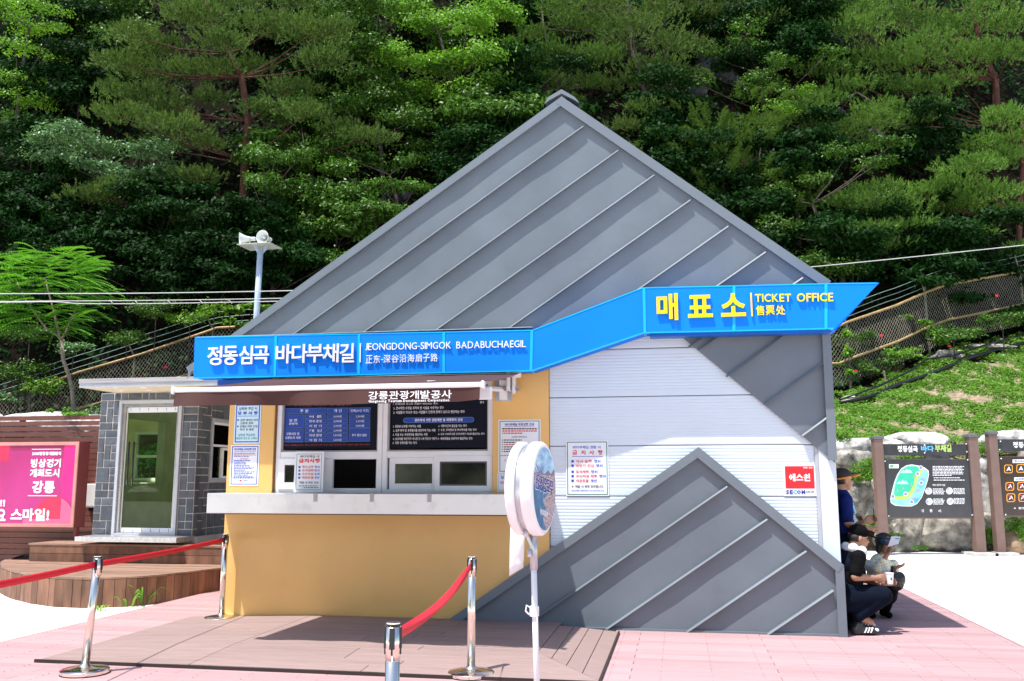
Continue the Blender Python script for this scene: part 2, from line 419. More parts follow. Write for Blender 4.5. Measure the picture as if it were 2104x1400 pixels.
# ================================================================== ticket office
off = site_thing('ticket_office', 'grey seamed-metal ticket office with ochre front, white shutter and a steep gable', 'building', -3.3, 0, 0)
AP = F(1155, 203); ER = F(1705, 580); BL = F(373, 777)
ex_l = F(480, 690); ex_l = (ex_l[0], ex_l[1])
LB = -4.2                # how deep the building is
def ply(*pts, t=0.0): return [F(x, y, t) for x, y in pts]
slope_l = (AP[1] - ex_l[1]) / (AP[0] - ex_l[0])
lowL = (-7.28, AP[1] - slope_l * (AP[0] + 7.28))
# shell: side walls, back wall, roof slopes, floor, ceiling of the booth
MB().box(-6.74, -6.70, -3.1, -.03, 0, 2.9).build('side_wall', yellow, off)
MB().box(-.02, .02, -3.1, -.03, 0, 3.1).build('side_wall', grey_metal, off)
MB().box(-6.70, -.02, -3.14, -3.1, 0, 3.0).build('back_wall', grey_metal, off)
def roof_plate(p0, p1, th):
    d = Vector((p1[0] - p0[0], p1[1] - p0[1])).normalized(); n = Vector((-d.y, d.x)) * th
    if n.y > 0: n = -n
    return [p0, p1, (p1[0] + n.x, p1[1] + n.y), (p0[0] + n.x, p0[1] + n.y)]
MB().prism(roof_plate(lowL, AP, .05), -3.3, -.022).build('roof', grey_metal, off)
MB().prism(roof_plate(AP, (ER[0], ER[1]), .05), -3.3, -.022).build('roof', grey_metal, off)
MB().prism([(-6.70, 2.9), (AP[0], AP[1] - .12), (-.02, 3.6), (-.02, 3.0), (-6.7, 2.86)], -3.14, -3.1).build('gable', grey_metal, off)
MB().box(-6.70, -2.97, -3.1, -.1, 2.72, 2.76).build('ceiling', cream, off)
MB().box(-2.99, -2.96, -3.1, -.1, 0, 2.9).build('partition', cream, off)
MB().box(-6.70, -2.99, -1.9, -1.87, .0, 2.7).build('inner_wall', mat('dim inner wall', (.10, .10, .11), .8), off)
# --- clad panels of the tall gable, one between each pair of seams
PT = .0
TH = .018
dirr = Vector((AP[0] - ex_l[0], AP[1] - ex_l[1])).normalized()
nrm = Vector((dirr.y, -dirr.x))                  # pointing down-right from a seam
def clip(poly, p, n, keep):                       # keep side with (q-p).n*keep >= 0
    out = []
    for i in range(len(poly)):
        a = Vector(poly[i]); b = Vector(poly[(i + 1) % len(poly)])
        da = (a - p).dot(n) * keep; db = (b - p).dot(n) * keep
        if da >= -1e-9: out.append((a.x, a.y))
        if (da > 1e-9 and db < -1e-9) or (da < -1e-9 and db > 1e-9):
            k = da / (da - db); q = a + (b - a) * k; out.append((q.x, q.y))
    return out
def panel_mesh(mb, poly, t, amp=.006, seed=0, st=.22):
    """thin sheet with the gentle unevenness of site-folded metal: a grid inside the outline"""
    xs = [p[0] for p in poly]; nx = max(1, int((max(xs) - min(xs)) / st))
    x0, x1 = min(xs), max(xs)
    for i in range(nx):
        a = x0 + (x1 - x0) * i / nx; b = x0 + (x1 - x0) * (i + 1) / nx
        q = clip(clip(poly, Vector((a, 0)), Vector((1, 0)), 1), Vector((b, 0)), Vector((1, 0)), -1)
        if len(q) < 3: continue
        ys = [p[1] for p in q]; ny = max(1, int((max(ys) - min(ys)) / st))
        for j in range(ny):
            c = min(ys) + (max(ys) - min(ys)) * j / ny; d = min(ys) + (max(ys) - min(ys)) * (j + 1) / ny
            w = clip(clip(q, Vector((0, c)), Vector((0, 1)), 1), Vector((0, d)), Vector((0, 1)), -1)
            if len(w) < 3: continue
            mb.add([(p[0], t + amp * mnoise.noise(Vector((p[0] * 1.7 + seed, p[1] * 1.7, seed * 3.1))), p[1]) for p in w], [tuple(range(len(w)))])
def seam(p, q, t, w=.017, h=.056, name='seam'):
    d = (Vector(q) - Vector(p)); L_ = d.length; d.normalize(); n = Vector((-d.y, d.x)); k = max(2, int(L_ / .35)); mb = MB()
    base = len(mb.v)
    pts = []
    for i in range(k + 1):
        c = Vector(p) + d * (L_ * i / k); hh = h + .006 * mnoise.noise(Vector((c.x * 2.3, c.y * 2.3, 5)))
        pts.append((c, hh))
    vs = []; fs = []
    for (c, hh) in pts:
        for (off_, tt_) in ((-w / 2, -.005), (-w / 2, hh), (w / 2, hh - .014), (w / 2, -.005)):
            e = c + n * off_; vs.append((e.x, t + tt_, e.y))
    for i in range(k):
        for j in range(3): fs.append((i * 4 + j, i * 4 + j + 1, i * 4 + j + 5, i * 4 + j + 4))
    fs += [(0, 1, 2, 3), (k * 4 + 3, k * 4 + 2, k * 4 + 1, k * 4)]
    mb.add(vs, fs); mb.build(name, grey_metal, off)
E1 = F(1703, 675); P1 = F(1717, 952); Q1 = F(1380, 676); M2 = F(1325, 655); M1 = F(1093, 722); M0 = F(395, 745)
upper = [(lowL[0], lowL[1]), AP, ER, (.02, E1[1]), P1, Q1, M2, M1, (-7.2, M0[1] - .1), (-7.3, 2.72)]
seam_tops = [F(*p) for p in ((1218, 249), (1290, 298), (1362, 350), (1435, 402), (1512, 456), (1588, 509), (1662, 563))]
offs = [(Vector(p) - Vector(AP)).dot(nrm) for p in seam_tops]
step = (offs[-1] - offs[0]) / 6
alloffs = [-.02] + offs + [offs[-1] + step * k for k in (1, 2, 3, 4, 5)]
for i in range(len(alloffs) - 1):
    a = Vector(AP) + nrm * alloffs[i]; b = Vector(AP) + nrm * alloffs[i + 1]
    q = clip(clip(upper, a, nrm, 1), b, nrm, -1)
    if len(q) < 3: continue
    mb = MB(); panel_mesh(mb, q, PT, .009, i + 1); mb.build('panel', grey_metal, off)
def seam_span(poly, o_):
    """where the seam line at offset o_ crosses the polygon (pairs of points)"""
    p0 = Vector(AP) + nrm * o_; hits = []
    for i in range(len(poly)):
        a = Vector(poly[i]); b = Vector(poly[(i + 1) % len(poly)]); da = (a - p0).dot(nrm); db = (b - p0).dot(nrm)
        if da * db < 0: c = a + (b - a) * (da / (da - db)); hits.append(((c - p0).dot(dirr), c))
    hits.sort(key=lambda h: h[0]); return [(hits[i][1], hits[i + 1][1]) for i in range(0, len(hits) - 1, 2)]
inner_r = [(p[0] - .0, p[1]) for p in upper]
for o_ in offs:
    for (c, d) in seam_span(upper, o_)[-1:]:
        e = d - dirr * .14; seam(c + dirr * .01, e, PT)
# the small grey facet under the sign, right
seams2 = [((1475, 715), (1452, 715)), ]
for (x0, y0, x1, y1) in ((1450, 690, 1415, 714), (1612, 688, 1492, 775), (1703, 738, 1570, 833), (1707, 852, 1647, 896)):
    seam(F(x1, y1), F(x0, y0), PT, name='seam')
# folded trims of the gable
def trim(p, q, w0, w1, t=0.0, h=.056, side=1, name='trim'):
    p = Vector(p); q = Vector(q); d = (q - p).normalized(); n = Vector((-d.y, d.x)) * side
    MB().prism([tuple(p), tuple(q), tuple(q + n * w1), tuple(p + n * w0)], t - .02, t + h).build(name, grey_trim, off, bevel=.003)
trim(lowL, AP, .08, .08, side=-1)
trim(AP, (ER[0] + .0, ER[1]), .092, .092, side=-1, h=.058)
trim((.022, 3.5), (.018, P1[1] + .03), .08, .08, side=-1)
trim(Q1, (.02, Q1[1]), .08, .08, side=-1, h=.05)
# ridge cap
capL = F(1122, 213); capR = F(1190, 213); cap = F(1155, 188)
MB().prism([F(1122, 216), F(1128, 205), F(1155, 189), F(1182, 205), F(1189, 214), F(1183, 210), F(1155, 196), F(1128, 211)], -3.4, .062).build('ridge_cap', grey_trim, off, bevel=.004)
# --- lower clad triangle
L0 = F(915, 1281); L1 = F(1435, 920); L2 = F(1733, 1160)
lower = [(L0[0], .0), L1, (.022, L2[1]), (.022, .0)]
dl = (Vector(L1) - Vector(L0)).normalized(); nl = Vector((dl.y, -dl.x))
ltops = [F(*p) for p in ((1503, 993), (1583, 1061), (1661, 1127), (1715, 1208))]
lo = [0] + [(Vector(p) - Vector(L1)).dot(nl) for p in ltops]; lo += [lo[3] + (lo[3] - lo[2])] if False else []
lo.append(lo[-1] + .8)
LT = .022
for i in range(len(lo) - 1):
    a = Vector(L1) + nl * lo[i]; b = Vector(L1) + nl * lo[i + 1]
    q = clip(clip(lower, a, nl, 1), b, nl, -1)
    if len(q) >= 3: mb = MB(); panel_mesh(mb, q, LT, .009, i + 20); mb.build('panel', grey_metal, off)
    if 0 < i: 
        p0 = Vector(L1) + nl * lo[i]; hits = []
        for j in range(len(lower)):
            A = Vector(lower[j]); B = Vector(lower[(j + 1) % len(lower)]); da = (A - p0).dot(nl); db = (B - p0).dot(nl)
            if da * db < 0: hits.append(A + (B - A) * (da / (da - db)))
        hits.sort(key=lambda h: h.x)
        seam(hits[0], hits[-1] - dl * .13, LT)
MB().prism([(L0[0], 0), L1, (L1[0], L1[1] - .05), (L0[0] + .09, 0)], -.02, LT - .003).build('backing', grey_trim, off)
def trim2(p, q, w, h): trim(p, q, w, w, t=LT, h=h, side=-1)
trim2((L0[0] - .03, -.02 + .02), L1, .08, .058)
trim2(L1, (.024, L2[1]), .088, .06)
trim2((.026, L2[1]), (.026, 0.0), .08, .056)
MB().prism([(L0[0] + .05, .0), (.02, .0), (.02, .02), (L0[0] + .05, .02)], LT, LT + .03).build('base_trim', grey_trim, off)
# --- white shutter: long ribbed boards
zl = [.0, .83, 1.368, 1.906, 2.437, 2.962, 3.5]
for i in range(len(zl) - 1):
    mb = MB(); a0, a1 = -2.955, -.19; z0, z1 = zl[i] + .004, zl[i + 1] - .004
    prof = [(-.06, z0), (-.034, z0), (-.030, z0 + .012), (-.030, z0 + .07)]
    z = z0 + .075
    while z < z1 - .03:
        prof += [(-.0328, z), (-.0328, z + .006), (-.031, z + .011), (-.0305, z + .026)]; z += .0345
    prof += [(-.030, z1 - .012), (-.036, z1), (-.06, z1)]
    n = len(prof); vs = [(a0, p[0], p[1]) for p in prof] + [(a1, p[0], p[1]) for p in prof]
    mb.add(vs, [(k, k + 1, n + k + 1, n + k) for k in range(n - 1)])
    mb.build('shutter_board', white_metal, off)
MB().box(-2.96, -.18, -.09, -.062, 0, 3.5).build('shutter_backing', mat('shutter gap', (.06, .06, .07), .8), off)
MB().box(-.188, -.150, -.04, -.018, .0, 2.1).build('corner_post', mat('grey corner strip', (.45, .48, .52), .4), off, bevel=.002)
MB().box(-.148, .018, -.04, -.012, .0, 2.3).build('corner_panel', white_metal, off, bevel=.003)
# --- ochre front with the window opening
WX0, WX1 = F(563, 880)[0], F(1012, 900)[0]
WZ0, WZ1 = 1.38, 2.66
YL = F(455, 1272)[0] - .02
MB().box(YL, WX0, -.03, .0, WZ0 - .2, 3.0).build('front_panel', yellow, off, bevel=.002)
MB().box(WX1, -2.96, -.03, .0, WZ0 - .2, 3.1).build('front_panel', yellow, off, bevel=.002)
MB().box(WX0 + .001, WX1 - .001, -.03, .0, WZ1, 3.1).build('front_panel', yellow, off)
mb = MB(); panel_mesh(mb, [(YL, .0), (-2.96, .0), (-2.96, WZ0 - .2), (YL, WZ0 - .2)], 0.0, .013, 55, .3); mb.build('front_panel', yellow, off, smooth=True)
MB().box(YL + .001, YL + .018, -3.1, -.031, 0, 2.8).build('side_panel', yellow, off)
MB().box(WX0 - .004, WX0 + .014, -.16, -.031, WZ0, WZ1).build('window_reveal', mat('shade toned ochre reveal', (.25, .12, .04), .5), off)  # darker ochre: the shading of the recess is in this colour
# windows: two framed units, black printed boards above, sliding sashes below
fr_t0, fr_t1 = -.12, -.045
def P2(x, y, t=-.05): return F(x, y, t)
def frame_rect(name, x0, x1, z0, z1, w, t0, t1, m, parent, bevel=.003):
    mb = MB(); mb.box(x0, x0 + w, t0, t1, z0, z1); mb.box(x1 - w, x1, t0, t1, z0, z1)
    mb.box(x0 + w, x1 - w, t0, t1, z0, z0 + w); mb.box(x0 + w, x1 - w, t0, t1, z1 - w, z1)
    return mb.build(name, m, parent, bevel=bevel)
xa, xm, xb = WX0 + .016, P2(786, 900)[0], WX1 - .004
zm = P2(790, 933)[1]
for (x0, x1) in ((xa, xm - .002), (xm + .002, xb)):
    wf = frame_rect('window', x0, x1, WZ0 + .002, WZ1, .055, fr_t0, fr_t1, white_pvc, off)
    MB().box(x0 + .056, x1 - .056, fr_t0, fr_t1 - .003, zm - .045, zm + .028).build('transom', white_pvc, wf, bevel=.003)
    frame_rect('bead', x0 + .056, x1 - .056, zm + .029, WZ1 - .056, .014, fr_t0, fr_t1 - .02, mat('grey bead', (.42, .42, .43), .4), wf, bevel=0)
wins = [o for o in off.children if o.name.split('.')[0] == 'window']
def sash(x0, x1, z0, z1, w, t0, t1, parent, glass, inner=None):
    f = frame_rect('sash', x0, x1, z0, z1, w, t0, t1, white_pvc, parent)
    return f
def pane(x0, x1, z0, z1, t, parent, m):
    return MB().box(x0, x1, t - .004, t, z0, z1).build('pane', m, parent)
zb = WZ0 + .057; zt = zm - .046
# left unit
lx0, lx1 = xa + .056, xm - .058
sx = P2(664, 960)[0]
sash(lx0 - .012, sx, zb, zt, .075, -.055, -.03, wins[0], None)
pane(lx0 + .063, sx - .075, zb + .075, zt - .075, -.045, wins[0], dark_glass)
frame_rect('inner_bead', lx0 + .063, sx - .075, zb + .075, zt - .075, .012, -.044, -.036, black_plastic, wins[0], bevel=0)
MB().box(sx + .003, sx + .10, -.1, -.055, zb, zt).build('sash', white_pvc, wins[0], bevel=.003)
frame_rect('track', sx + .1, lx1 + .003, zb, zt, .012, -.1, -.05, white_pvc, wins[0], bevel=0)
# right unit
rx0, rx1 = xm + .058, xb - .056
sx2 = P2(893, 960)[0]
sash(rx0 + .02, sx2 + .03, zb, zt, .065, -.1, -.075, wins[1], None)
pane(rx0 + .085, sx2, zb + .065, zt - .065, -.09, wins[1], window_glass)
sash(sx2, rx1 + .052, zb - .02, zt + .02, .062, -.06, -.035, wins[1], None)
pane(sx2 + .062, rx1 - .01, zb + .042, zt - .042, -.048, wins[1], dark_glass)
frame_rect('inner_bead', sx2 + .062, rx1 - .01, zb + .042, zt - .042, .018, -.047, -.038, mat('dark bead', (.06, .06, .06), .4), wins[1], bevel=0)
# things behind the opening: a dark cabinet
cabt = site_thing('cabinet', 'dark cabinet standing inside behind the open ticket window', 'cabinet', -5.0, -1.2, 0)
MB().box(-5.15, -4.62, -1.7, -1.15, .0, 1.95).build('body', mat('dark cabinet', (.035, .035, .038), .5), cabt, bevel=.01)
MB().box(-5.08, -4.7, -1.15, -1.12, 1.5, 1.9).build('door', mat('dark cabinet door', (.05, .055, .055), .4), cabt, bevel=.004)
# counter
CT = .42
cl = F(425, 1030, CT)[0]; cr = F(1045, 1030, CT)[0]
MB().box(cl, cr + .03, .001, CT, 1.178, 1.398).build('counter', steel, off, bevel=.006, seg=2)
MB().box(cl + .002, cr + .028, .0, CT - .01, 1.170, 1.178).build('counter_edge', mat('dark edge strip', ()), off)  # thin dark strip below the counter
for x in (648, 764, 882):
    c = F(x, 1030, CT)[0]; mb = MB(); mb.box(c - .024, c + .024, CT + .001, CT + .0025, 1.31, 1.398); mb.box(c - .024, c + .024, CT - .12, CT + .0025, 1.3985, 1.400)
    o = mb.build('tape_strip', mat('grey tape', (.42, .42, .41), .5), off)
# yellow small marks: bolts
# ================================================================== blue sign band
ST = .30
sgn = site_thing('shop_sign', 'long folded blue sign band with white and yellow lettering across the grey gable', 'sign', -3.2, .3, 2.7)
top = [(400, 694), (567, 690), (738, 686.5), (912, 683), (1093, 679), (1323, 592), (1508, 588), (1697, 583.5), (1805, 582)]
bot = [(397, 777), (565, 774), (737, 770.5), (912, 766), (1091, 762), (1325, 684), (1508, 680), (1697, 675.5), (1715, 675)]
TP = [F(*p, ST) for p in top]; BP = [F(*p, ST) for p in bot]
for i in range(len(TP) - 1):
    e = .006
    q = [(BP[i][0] + e, BP[i][1]), (BP[i + 1][0] - (e if i < 7 else 0), BP[i + 1][1]), (TP[i + 1][0] - (e if i < 7 else 0), TP[i + 1][1]), (TP[i][0] + e, TP[i][1])]
    bk = .07 if i < 7 else .14
    MB().prism(q, bk, ST).build('sign_panel', blue, sgn, bevel=.004)
    mb = MB()
    if i < 7:
        mb.prism([(BP[i + 1][0] - .012, BP[i + 1][1] - .002), (BP[i + 1][0] + .012, BP[i + 1][1] - .002), (TP[i + 1][0] + .012, TP[i + 1][1] + .002), (TP[i + 1][0] - .012, TP[i + 1][1] + .002)], bk + .01, ST + .006)
        mb.build('joint_strip', blue_edge, sgn, bevel=.003)
    for (A, B_) in ((TP, 1), (BP, -1)):
        a, b = A[i], A[i + 1]
        MB().prism([(a[0] + .013, a[1] - .006), (b[0] - .013, b[1] - .006), (b[0] - .013, b[1] + .006), (a[0] + .013, a[1] + .006)], ST - .03, ST + .004).build('edge_strip', blue_edge, sgn)
# recessed band below and the return along the right flank
MB().box(BP[0][0] + .25, BP[4][0] - .45, .0755, .20, BP[0][1] - .075, BP[0][1] - .02).build('lower_rail', dark_blue, sgn)
q5, q6 = BP[5], BP[8]
MB().box(q5[0] + .05, .0, .062, .22, q5[1] - .035, q5[1] - .004).build('lower_rail', mat('mid blue rail', (.0, .12, .5), .4), sgn)
tip = TP[8]
MB().prism([(.04, 3.08), (.07, 3.08), (tip[0], tip[1] - .003), (tip[0] - .05, tip[1] - .003)], -3.2, .139).build('flank_fascia', blue, sgn)
MB().prism([(.02, 3.50), (tip[0] - .06, 3.50), (tip[0] - .06, 3.515), (.02, 3.515)], -3.2, .12).build('flank_top', grey_trim, sgn)
MB().box(TP[0][0] + .02, TP[4][0], .07, .29, TP[0][1] + .004, TP[0][1] + .012).build('top_flashing', steel_grey, sgn)
def sign_letters(body, x0, y0, x1, y1, m, depth, bold):
    mb = MB(); pxletter(mb, body, x0, y0, x1, y1, ST + .012, depth, bold, 3); mb.build('letter', m, sgn)
# glyphs as separate letters, boxes measured in the photograph
hang = [('정', 428, 712, 457.5, 751), ('동', 460, 711.5, 490, 750.5), ('심', 493, 711, 520.5, 749), ('곡', 521.5, 711.5, 554, 748.5),
        ('바', 568, 708.5, 600, 747.5), ('다', 601, 708, 633, 746.5), ('부', 631.5, 708, 665, 745.5), ('채', 664.5, 707, 697, 745.5), ('길', 699, 706.5, 728.5, 745.5)]
for g in hang: sign_letters(*g, white_paint, .022, .012)
MB().prism([F(740, 745, ST), F(742, 745, ST), F(742.6, 706, ST), F(740.6, 706, ST)], ST + .005, ST + .02).build('divider', white_paint, sgn)
def word(body, x0, x1, yl, yr, h, m, depth, bold):
    """a word whose letters follow a baseline that runs from (x0, yl) to (x1, yr)"""
    ws = []
    for ch in body:
        if ch == ' ': ws.append(.5); continue
        vs, fs = glyphs(ch, bold, 2); ws.append(vs[:, 0].max() - vs[:, 0].min() + .09)
    tot = sum(ws); x = x0
    for ch, w in zip(body, ws):
        wpx = w / tot * (x1 - x0)
        if ch != ' ':
            yb = yl + (yr - yl) * (x - x0) / (x1 - x0); hh = h
            if ch == '-': mb = MB(); pxletter(mb, ch, x, yb - h * .45, x + wpx * .85, yb - h * .37, ST + .012, depth, bold, 2)
            else: mb = MB(); pxletter(mb, ch, x, yb - hh, x + wpx * (.86 if ch != 'I' else .55), yb, ST + .012, depth, bold, 2)
            mb.build('letter', m, sgn)
        x += wpx
word('JEONGDONG-SIMGOK', 751, 929, 720, 716.5, 14, white_paint, .012, .0)
word('BADABUCHAEGIL', 938, 1082, 716.5, 713.5, 14, white_paint, .012, .0)
word('正东-深谷沿海扇子路', 752, 902, 747, 743, 16.5, white_paint, .012, .0)
for g in (('매', 1349, 604, 1393, 659), ('표', 1413, 607, 1464, 653), ('소', 1481, 603.5, 1532, 651)): sign_letters(*g, yellow_paint, .02, .028)
MB().prism([F(1543.5, 651, ST), F(1546.5, 651, ST), F(1544, 603, ST), F(1541, 603, ST)], ST + .005, ST + .03).build('divider', yellow_paint, sgn)
word('TICKET', 1551, 1627, 621, 620.5, 16, yellow_paint, .016, .018)
word('OFFICE', 1637, 1713, 620.5, 619.5, 17, yellow_paint, .016, .018)
word('售票处', 1553, 1616, 648.5, 647.5, 20, yellow_paint, .014, .012)

# ================================================================== awning
awn = site_thing('awning', 'brown retractable awning with a white front bar over the ticket windows', 'awning', -4.7, .1, 2.7)
AT = 2.2
al0, ar0 = F(361, 797, AT)[0], F(987, 797, AT)[0]
zbar = F(670, 797, AT)[1]
ZW = 2.70
vs = []; fs = []; nx, ny = 40, 12
for i in range(nx + 1):
    for j in range(ny + 1):
        s = al0 + (ar0 - al0 + .0) * i / nx; k = j / ny; t = .12 + (AT - .12) * k
        z = ZW + (zbar + .025 - ZW) * k - .018 * math.sin(math.pi * k) * (1 + .4 * math.sin(i * .7))
        vs.append((s, t, z))
for i in range(nx):
    for j in range(ny): fs.append((i * (ny + 1) + j, i * (ny + 1) + j + 1, (i + 1) * (ny + 1) + j + 1, (i + 1) * (ny + 1) + j))
MB().add(vs, fs).build('canvas', brown_cloth, awn, smooth=True)
MB().tube([(al0 - .02, AT, zbar), (ar0 + .02, AT, zbar)], .025, 12).build('front_bar', white_paint, awn, smooth=False, bevel=0)
for s in (al0 - .03, ar0 + .01): MB().box(s, s + .03, AT - .035, AT + .035, zbar - .036, zbar + .036).build('end_cap', white_paint, awn, bevel=.012)
vs = []; fs = []; nx, ny = 60, 5
zlo = F(500, 833, AT)[1]
for i in range(nx + 1):
    for j in range(ny + 1):
        u_ = i / nx; s = al0 + (ar0 - al0) * u_; k = j / ny
        zb_ = zlo - .004 + .006 * math.sin(u_ * 9) + .02 * max(0, u_ - .93) / .07
        z = zbar - .015 + (zb_ - zbar + .015) * k
        vs.append((s, AT + .012 + .03 * k * math.sin(u_ * 13 + .5) + .02 * k * math.sin(u_ * 31), z))
for i in range(nx):
    for j in range(ny): fs.append((i * (ny + 1) + j, (i + 1) * (ny + 1) + j, (i + 1) * (ny + 1) + j + 1, i * (ny + 1) + j + 1))
MB().add(vs, fs).build('valance', brown_cloth, awn, smooth=True)
mb = MB(); pxletter(mb, '강릉관광개발공사', 757, 803, 928, 820, AT + .045, .001, .012, 2); mb.build('lettering', white_print, awn)
mb = MB(); pxletter(mb, 'Gangneung Tourism Development Corporation', 757, 820.5, 923, 828, AT + .047, .001, .03, 1); mb.build('lettering', white_print, awn)
MB().tube([(al0, .12, ZW), (ar0 + .0, .12, ZW)], .05, 14).build('roller', white_paint, awn, smooth=True)
br = F(1040, 800, .05)
MB().box(br[0] - .13, br[0] + .06, .0, .012, br[1] - .13, br[1] + .14).build('wall_plate', steel_grey, awn, bevel=.003)
MB().box(br[0] - .07, br[0] + .01, .012, .10, br[1] - .12, br[1] + .1).build('bracket', white_paint, awn, bevel=.008)
MB().tube([(al0 + .3, .13, br[1] - .0), (br[0] + .16, .13, br[1] - .0)], .024, 4).build('square_bar', steel_grey, awn)
MB().box(br[0] + .03, br[0] + .065, .06, .2, br[1] - .03, ZW + .06).build('gear_arm', white_paint, awn, bevel=.008)
MB().box(br[0] + .085, br[0] + .115, .06, .16, br[1] - .06, ZW + .05).build('gear_arm', white_paint, awn, bevel=.008)
MB().ball((br[0] + .06, .14, ZW + .03), (.06, .05, .05)).build('gearbox', white_paint, awn, smooth=True)
el = Vector((br[0] - .55, 1.15, br[1] - .06))
MB().tube([(br[0] - .03, .12, br[1] - .01), tuple(el)], .028, 6).build('arm', white_paint, awn)
MB().tube([tuple(el), (ar0 - .12, AT - .03, zbar - .03)], .024, 6).build('arm', white_paint, awn)
MB().box(el.x - .04, el.x + .06, el.y - .05, el.y + .05, el.z - .045, el.z + .045).build('elbow', white_paint, awn, bevel=.01)
e3 = F(1000, 806, 1.9)
MB().box(e3[0] - .09, e3[0] + .03, 1.80, 1.84, e3[1] - .06, e3[1] + .05).build('arm_cover', white_paint, awn, bevel=.006)

# ================================================================== printed boards in the windows and posters
def poster(name, label, x0, y0, x1, y1, t, sheet=paper, border=None, bw=1.6, cat='poster', inset=2.5, th=.004):
    xm_, ym_ = (x0 + x1) / 2, (y0 + y1) / 2
    a = F(x0, ym_, t + th)[0]; b = F(x1, ym_, t + th)[0]; c = F(xm_, y1, t + th)[1]; d = F(xm_, y0, t + th)[1]
    o = site_thing(name, label, cat, (a + b) / 2, t, c)
    MB().box(a, b, t, t + th, c, d).build('sheet', sheet, o)
    if border:
        px_ = (b - a) / (x1 - x0); w = bw * px_; e = inset * px_
        mb = MB(); T0, T1 = t + th + .0005, t + th + .0012
        mb.box(a + e, a + e + w, T0, T1, c + e, d - e); mb.box(b - e - w, b - e, T0, T1, c + e, d - e)
        mb.box(a + e + w, b - e - w, T0, T1, c + e, c + e + w); mb.box(a + e + w, b - e - w, T0, T1, d - e - w, d - e)
        mb.build('border', border, o)
    return o
def lines(o, t, items, name='lettering'):
    by = {}
    for (body, x0, y0, x1, y1, m, *rest_) in items:
        by.setdefault(m, []).append((body, x0, y0, x1, y1, rest_[0] if rest_ else .012))
    for m, its in by.items():
        mb = MB()
        for (body, x0, y0, x1, y1, bold) in its:
            if body == '#':  pxbox(mb, x0, y0, x1, y1, t, t + .001)
            elif body == '##':       # a line of print too small to read: word-like dashes
                x = x0
                k = 0
                while x < x1 - 1:
                    w = 2.2 + 4 * hash01(x, y0, k); k += 1
                    pxbox(mb, x, y0, min(x + w, x1), y1, t, t + .0008); x += w + 1.1
            else: pxletter(mb, body, x0, y0, x1, y1, t, .0008, bold, 1)
        mb.build(name, m, o)
bb_t = -.10
def board(x0, y0, x1, y1, label):
    a, d = F(x0, (y0 + y1) / 2, bb_t + .006)[0], F((x0 + x1) / 2, y0, bb_t + .006)[1]; b, c = F(x1, (y0 + y1) / 2, bb_t + .006)[0], F((x0 + x1) / 2, y1, bb_t + .006)[1]
    o = site_thing('notice_board', label, 'notice board', (a + b) / 2, bb_t, c)
    MB().box(a, b, bb_t, bb_t + .006, c, 2.6).build('panel', black_board, o); return o
T = bb_t + .0065
pb = board(566, 820, 774.5, 922.5, 'black price board with a blue fare table behind the left upper window')
mb = MB(); mo = MB()
cells = [(582, 839, 670, 850.5), (671.5, 838.5, 715.5, 850), (717, 838, 761, 849.5), (581.5, 852.5, 624.5, 880), (581, 881.5, 623.5, 909),
         (717, 880, 760, 907.5)]
for k in range(6):
    y = 852 + 9.65 * k
    cells.append((626, y, 669.5, y + 8.4)); cells.append((671, y - .2, 715, y + 8.2))
    if k < 3: cells.append((717, y - .4, 760.5, y + 8))
for (x0, y0, x1, y1) in cells:
    pxbox(mo, x0, y0, x1, y1, T, T + .0006); pxbox(mb, x0 + .6, y0 + .6, x1 - .6, y1 - .6, T + .0008, T + .0016)
mo.build('cell_rim', mat('pale blue line', (.12, .25, .62), .5), pb); mb.build('table_cell', mat('royal blue cell', (.008, .055, .36), .4), pb)
wp = white_print
it = [('구 분', 616, 841.5, 634, 848, wp), ('개 인', 686, 841, 702, 847.5, wp), ('단체(30인 이상)', 721, 841, 757.5, 847.8, wp),
      ('일 반', 594, 861, 611, 866.5, wp), ('관광객', 593.5, 868.5, 611, 873.5, wp), ('강릉시민 및', 588.5, 889, 615, 894.5, wp), ('교류도시 시민', 585.5, 897, 617.5, 902.5, wp),
      ('추가 할인 없음', 723, 891.5, 753.5, 897, wp)]
for k, (n_, p1_, p2_) in enumerate((('어 른', '3,000원', '2,500원'), ('학생·군경', '2,500원', '2,000원'), ('어 린 이', '2,000원', '1,500원'), ('개 인', '2,000원', ''), ('학생·군경', '1,500원', ''), ('어 린 이', '1,000원', ''))):
    y = 853.7 + 9.65 * k
    it.append((n_, 635, y, 661, y + 5.2, wp)); it.append((p1_, 685.5, y - .2, 701.5, y + 5, wp))
    if p2_: it.append((p2_, 731.5, y - .4, 748, y + 4.8, wp))
dim_red = mat('dull red print', (.35, .04, .05), .5)
it.append(('※교류도시: 서울특별시(강서구, 서초구), 대전광역시 서구, 경기도 부천시, 대구광역시 북구, 경상북도 안동시, 경기도 파주시', 579, 912.5, 760, 917, dim_red))
it.append(('※ 주차요금은 무료입니다. 매주 월요일 휴무', 606, 830.5, 722, 834.5, dim_red))
lines(pb, T + .0018, it)
rb = board(793, 820, 1009, 920.5, 'black board listing visitor rules behind the right upper window')
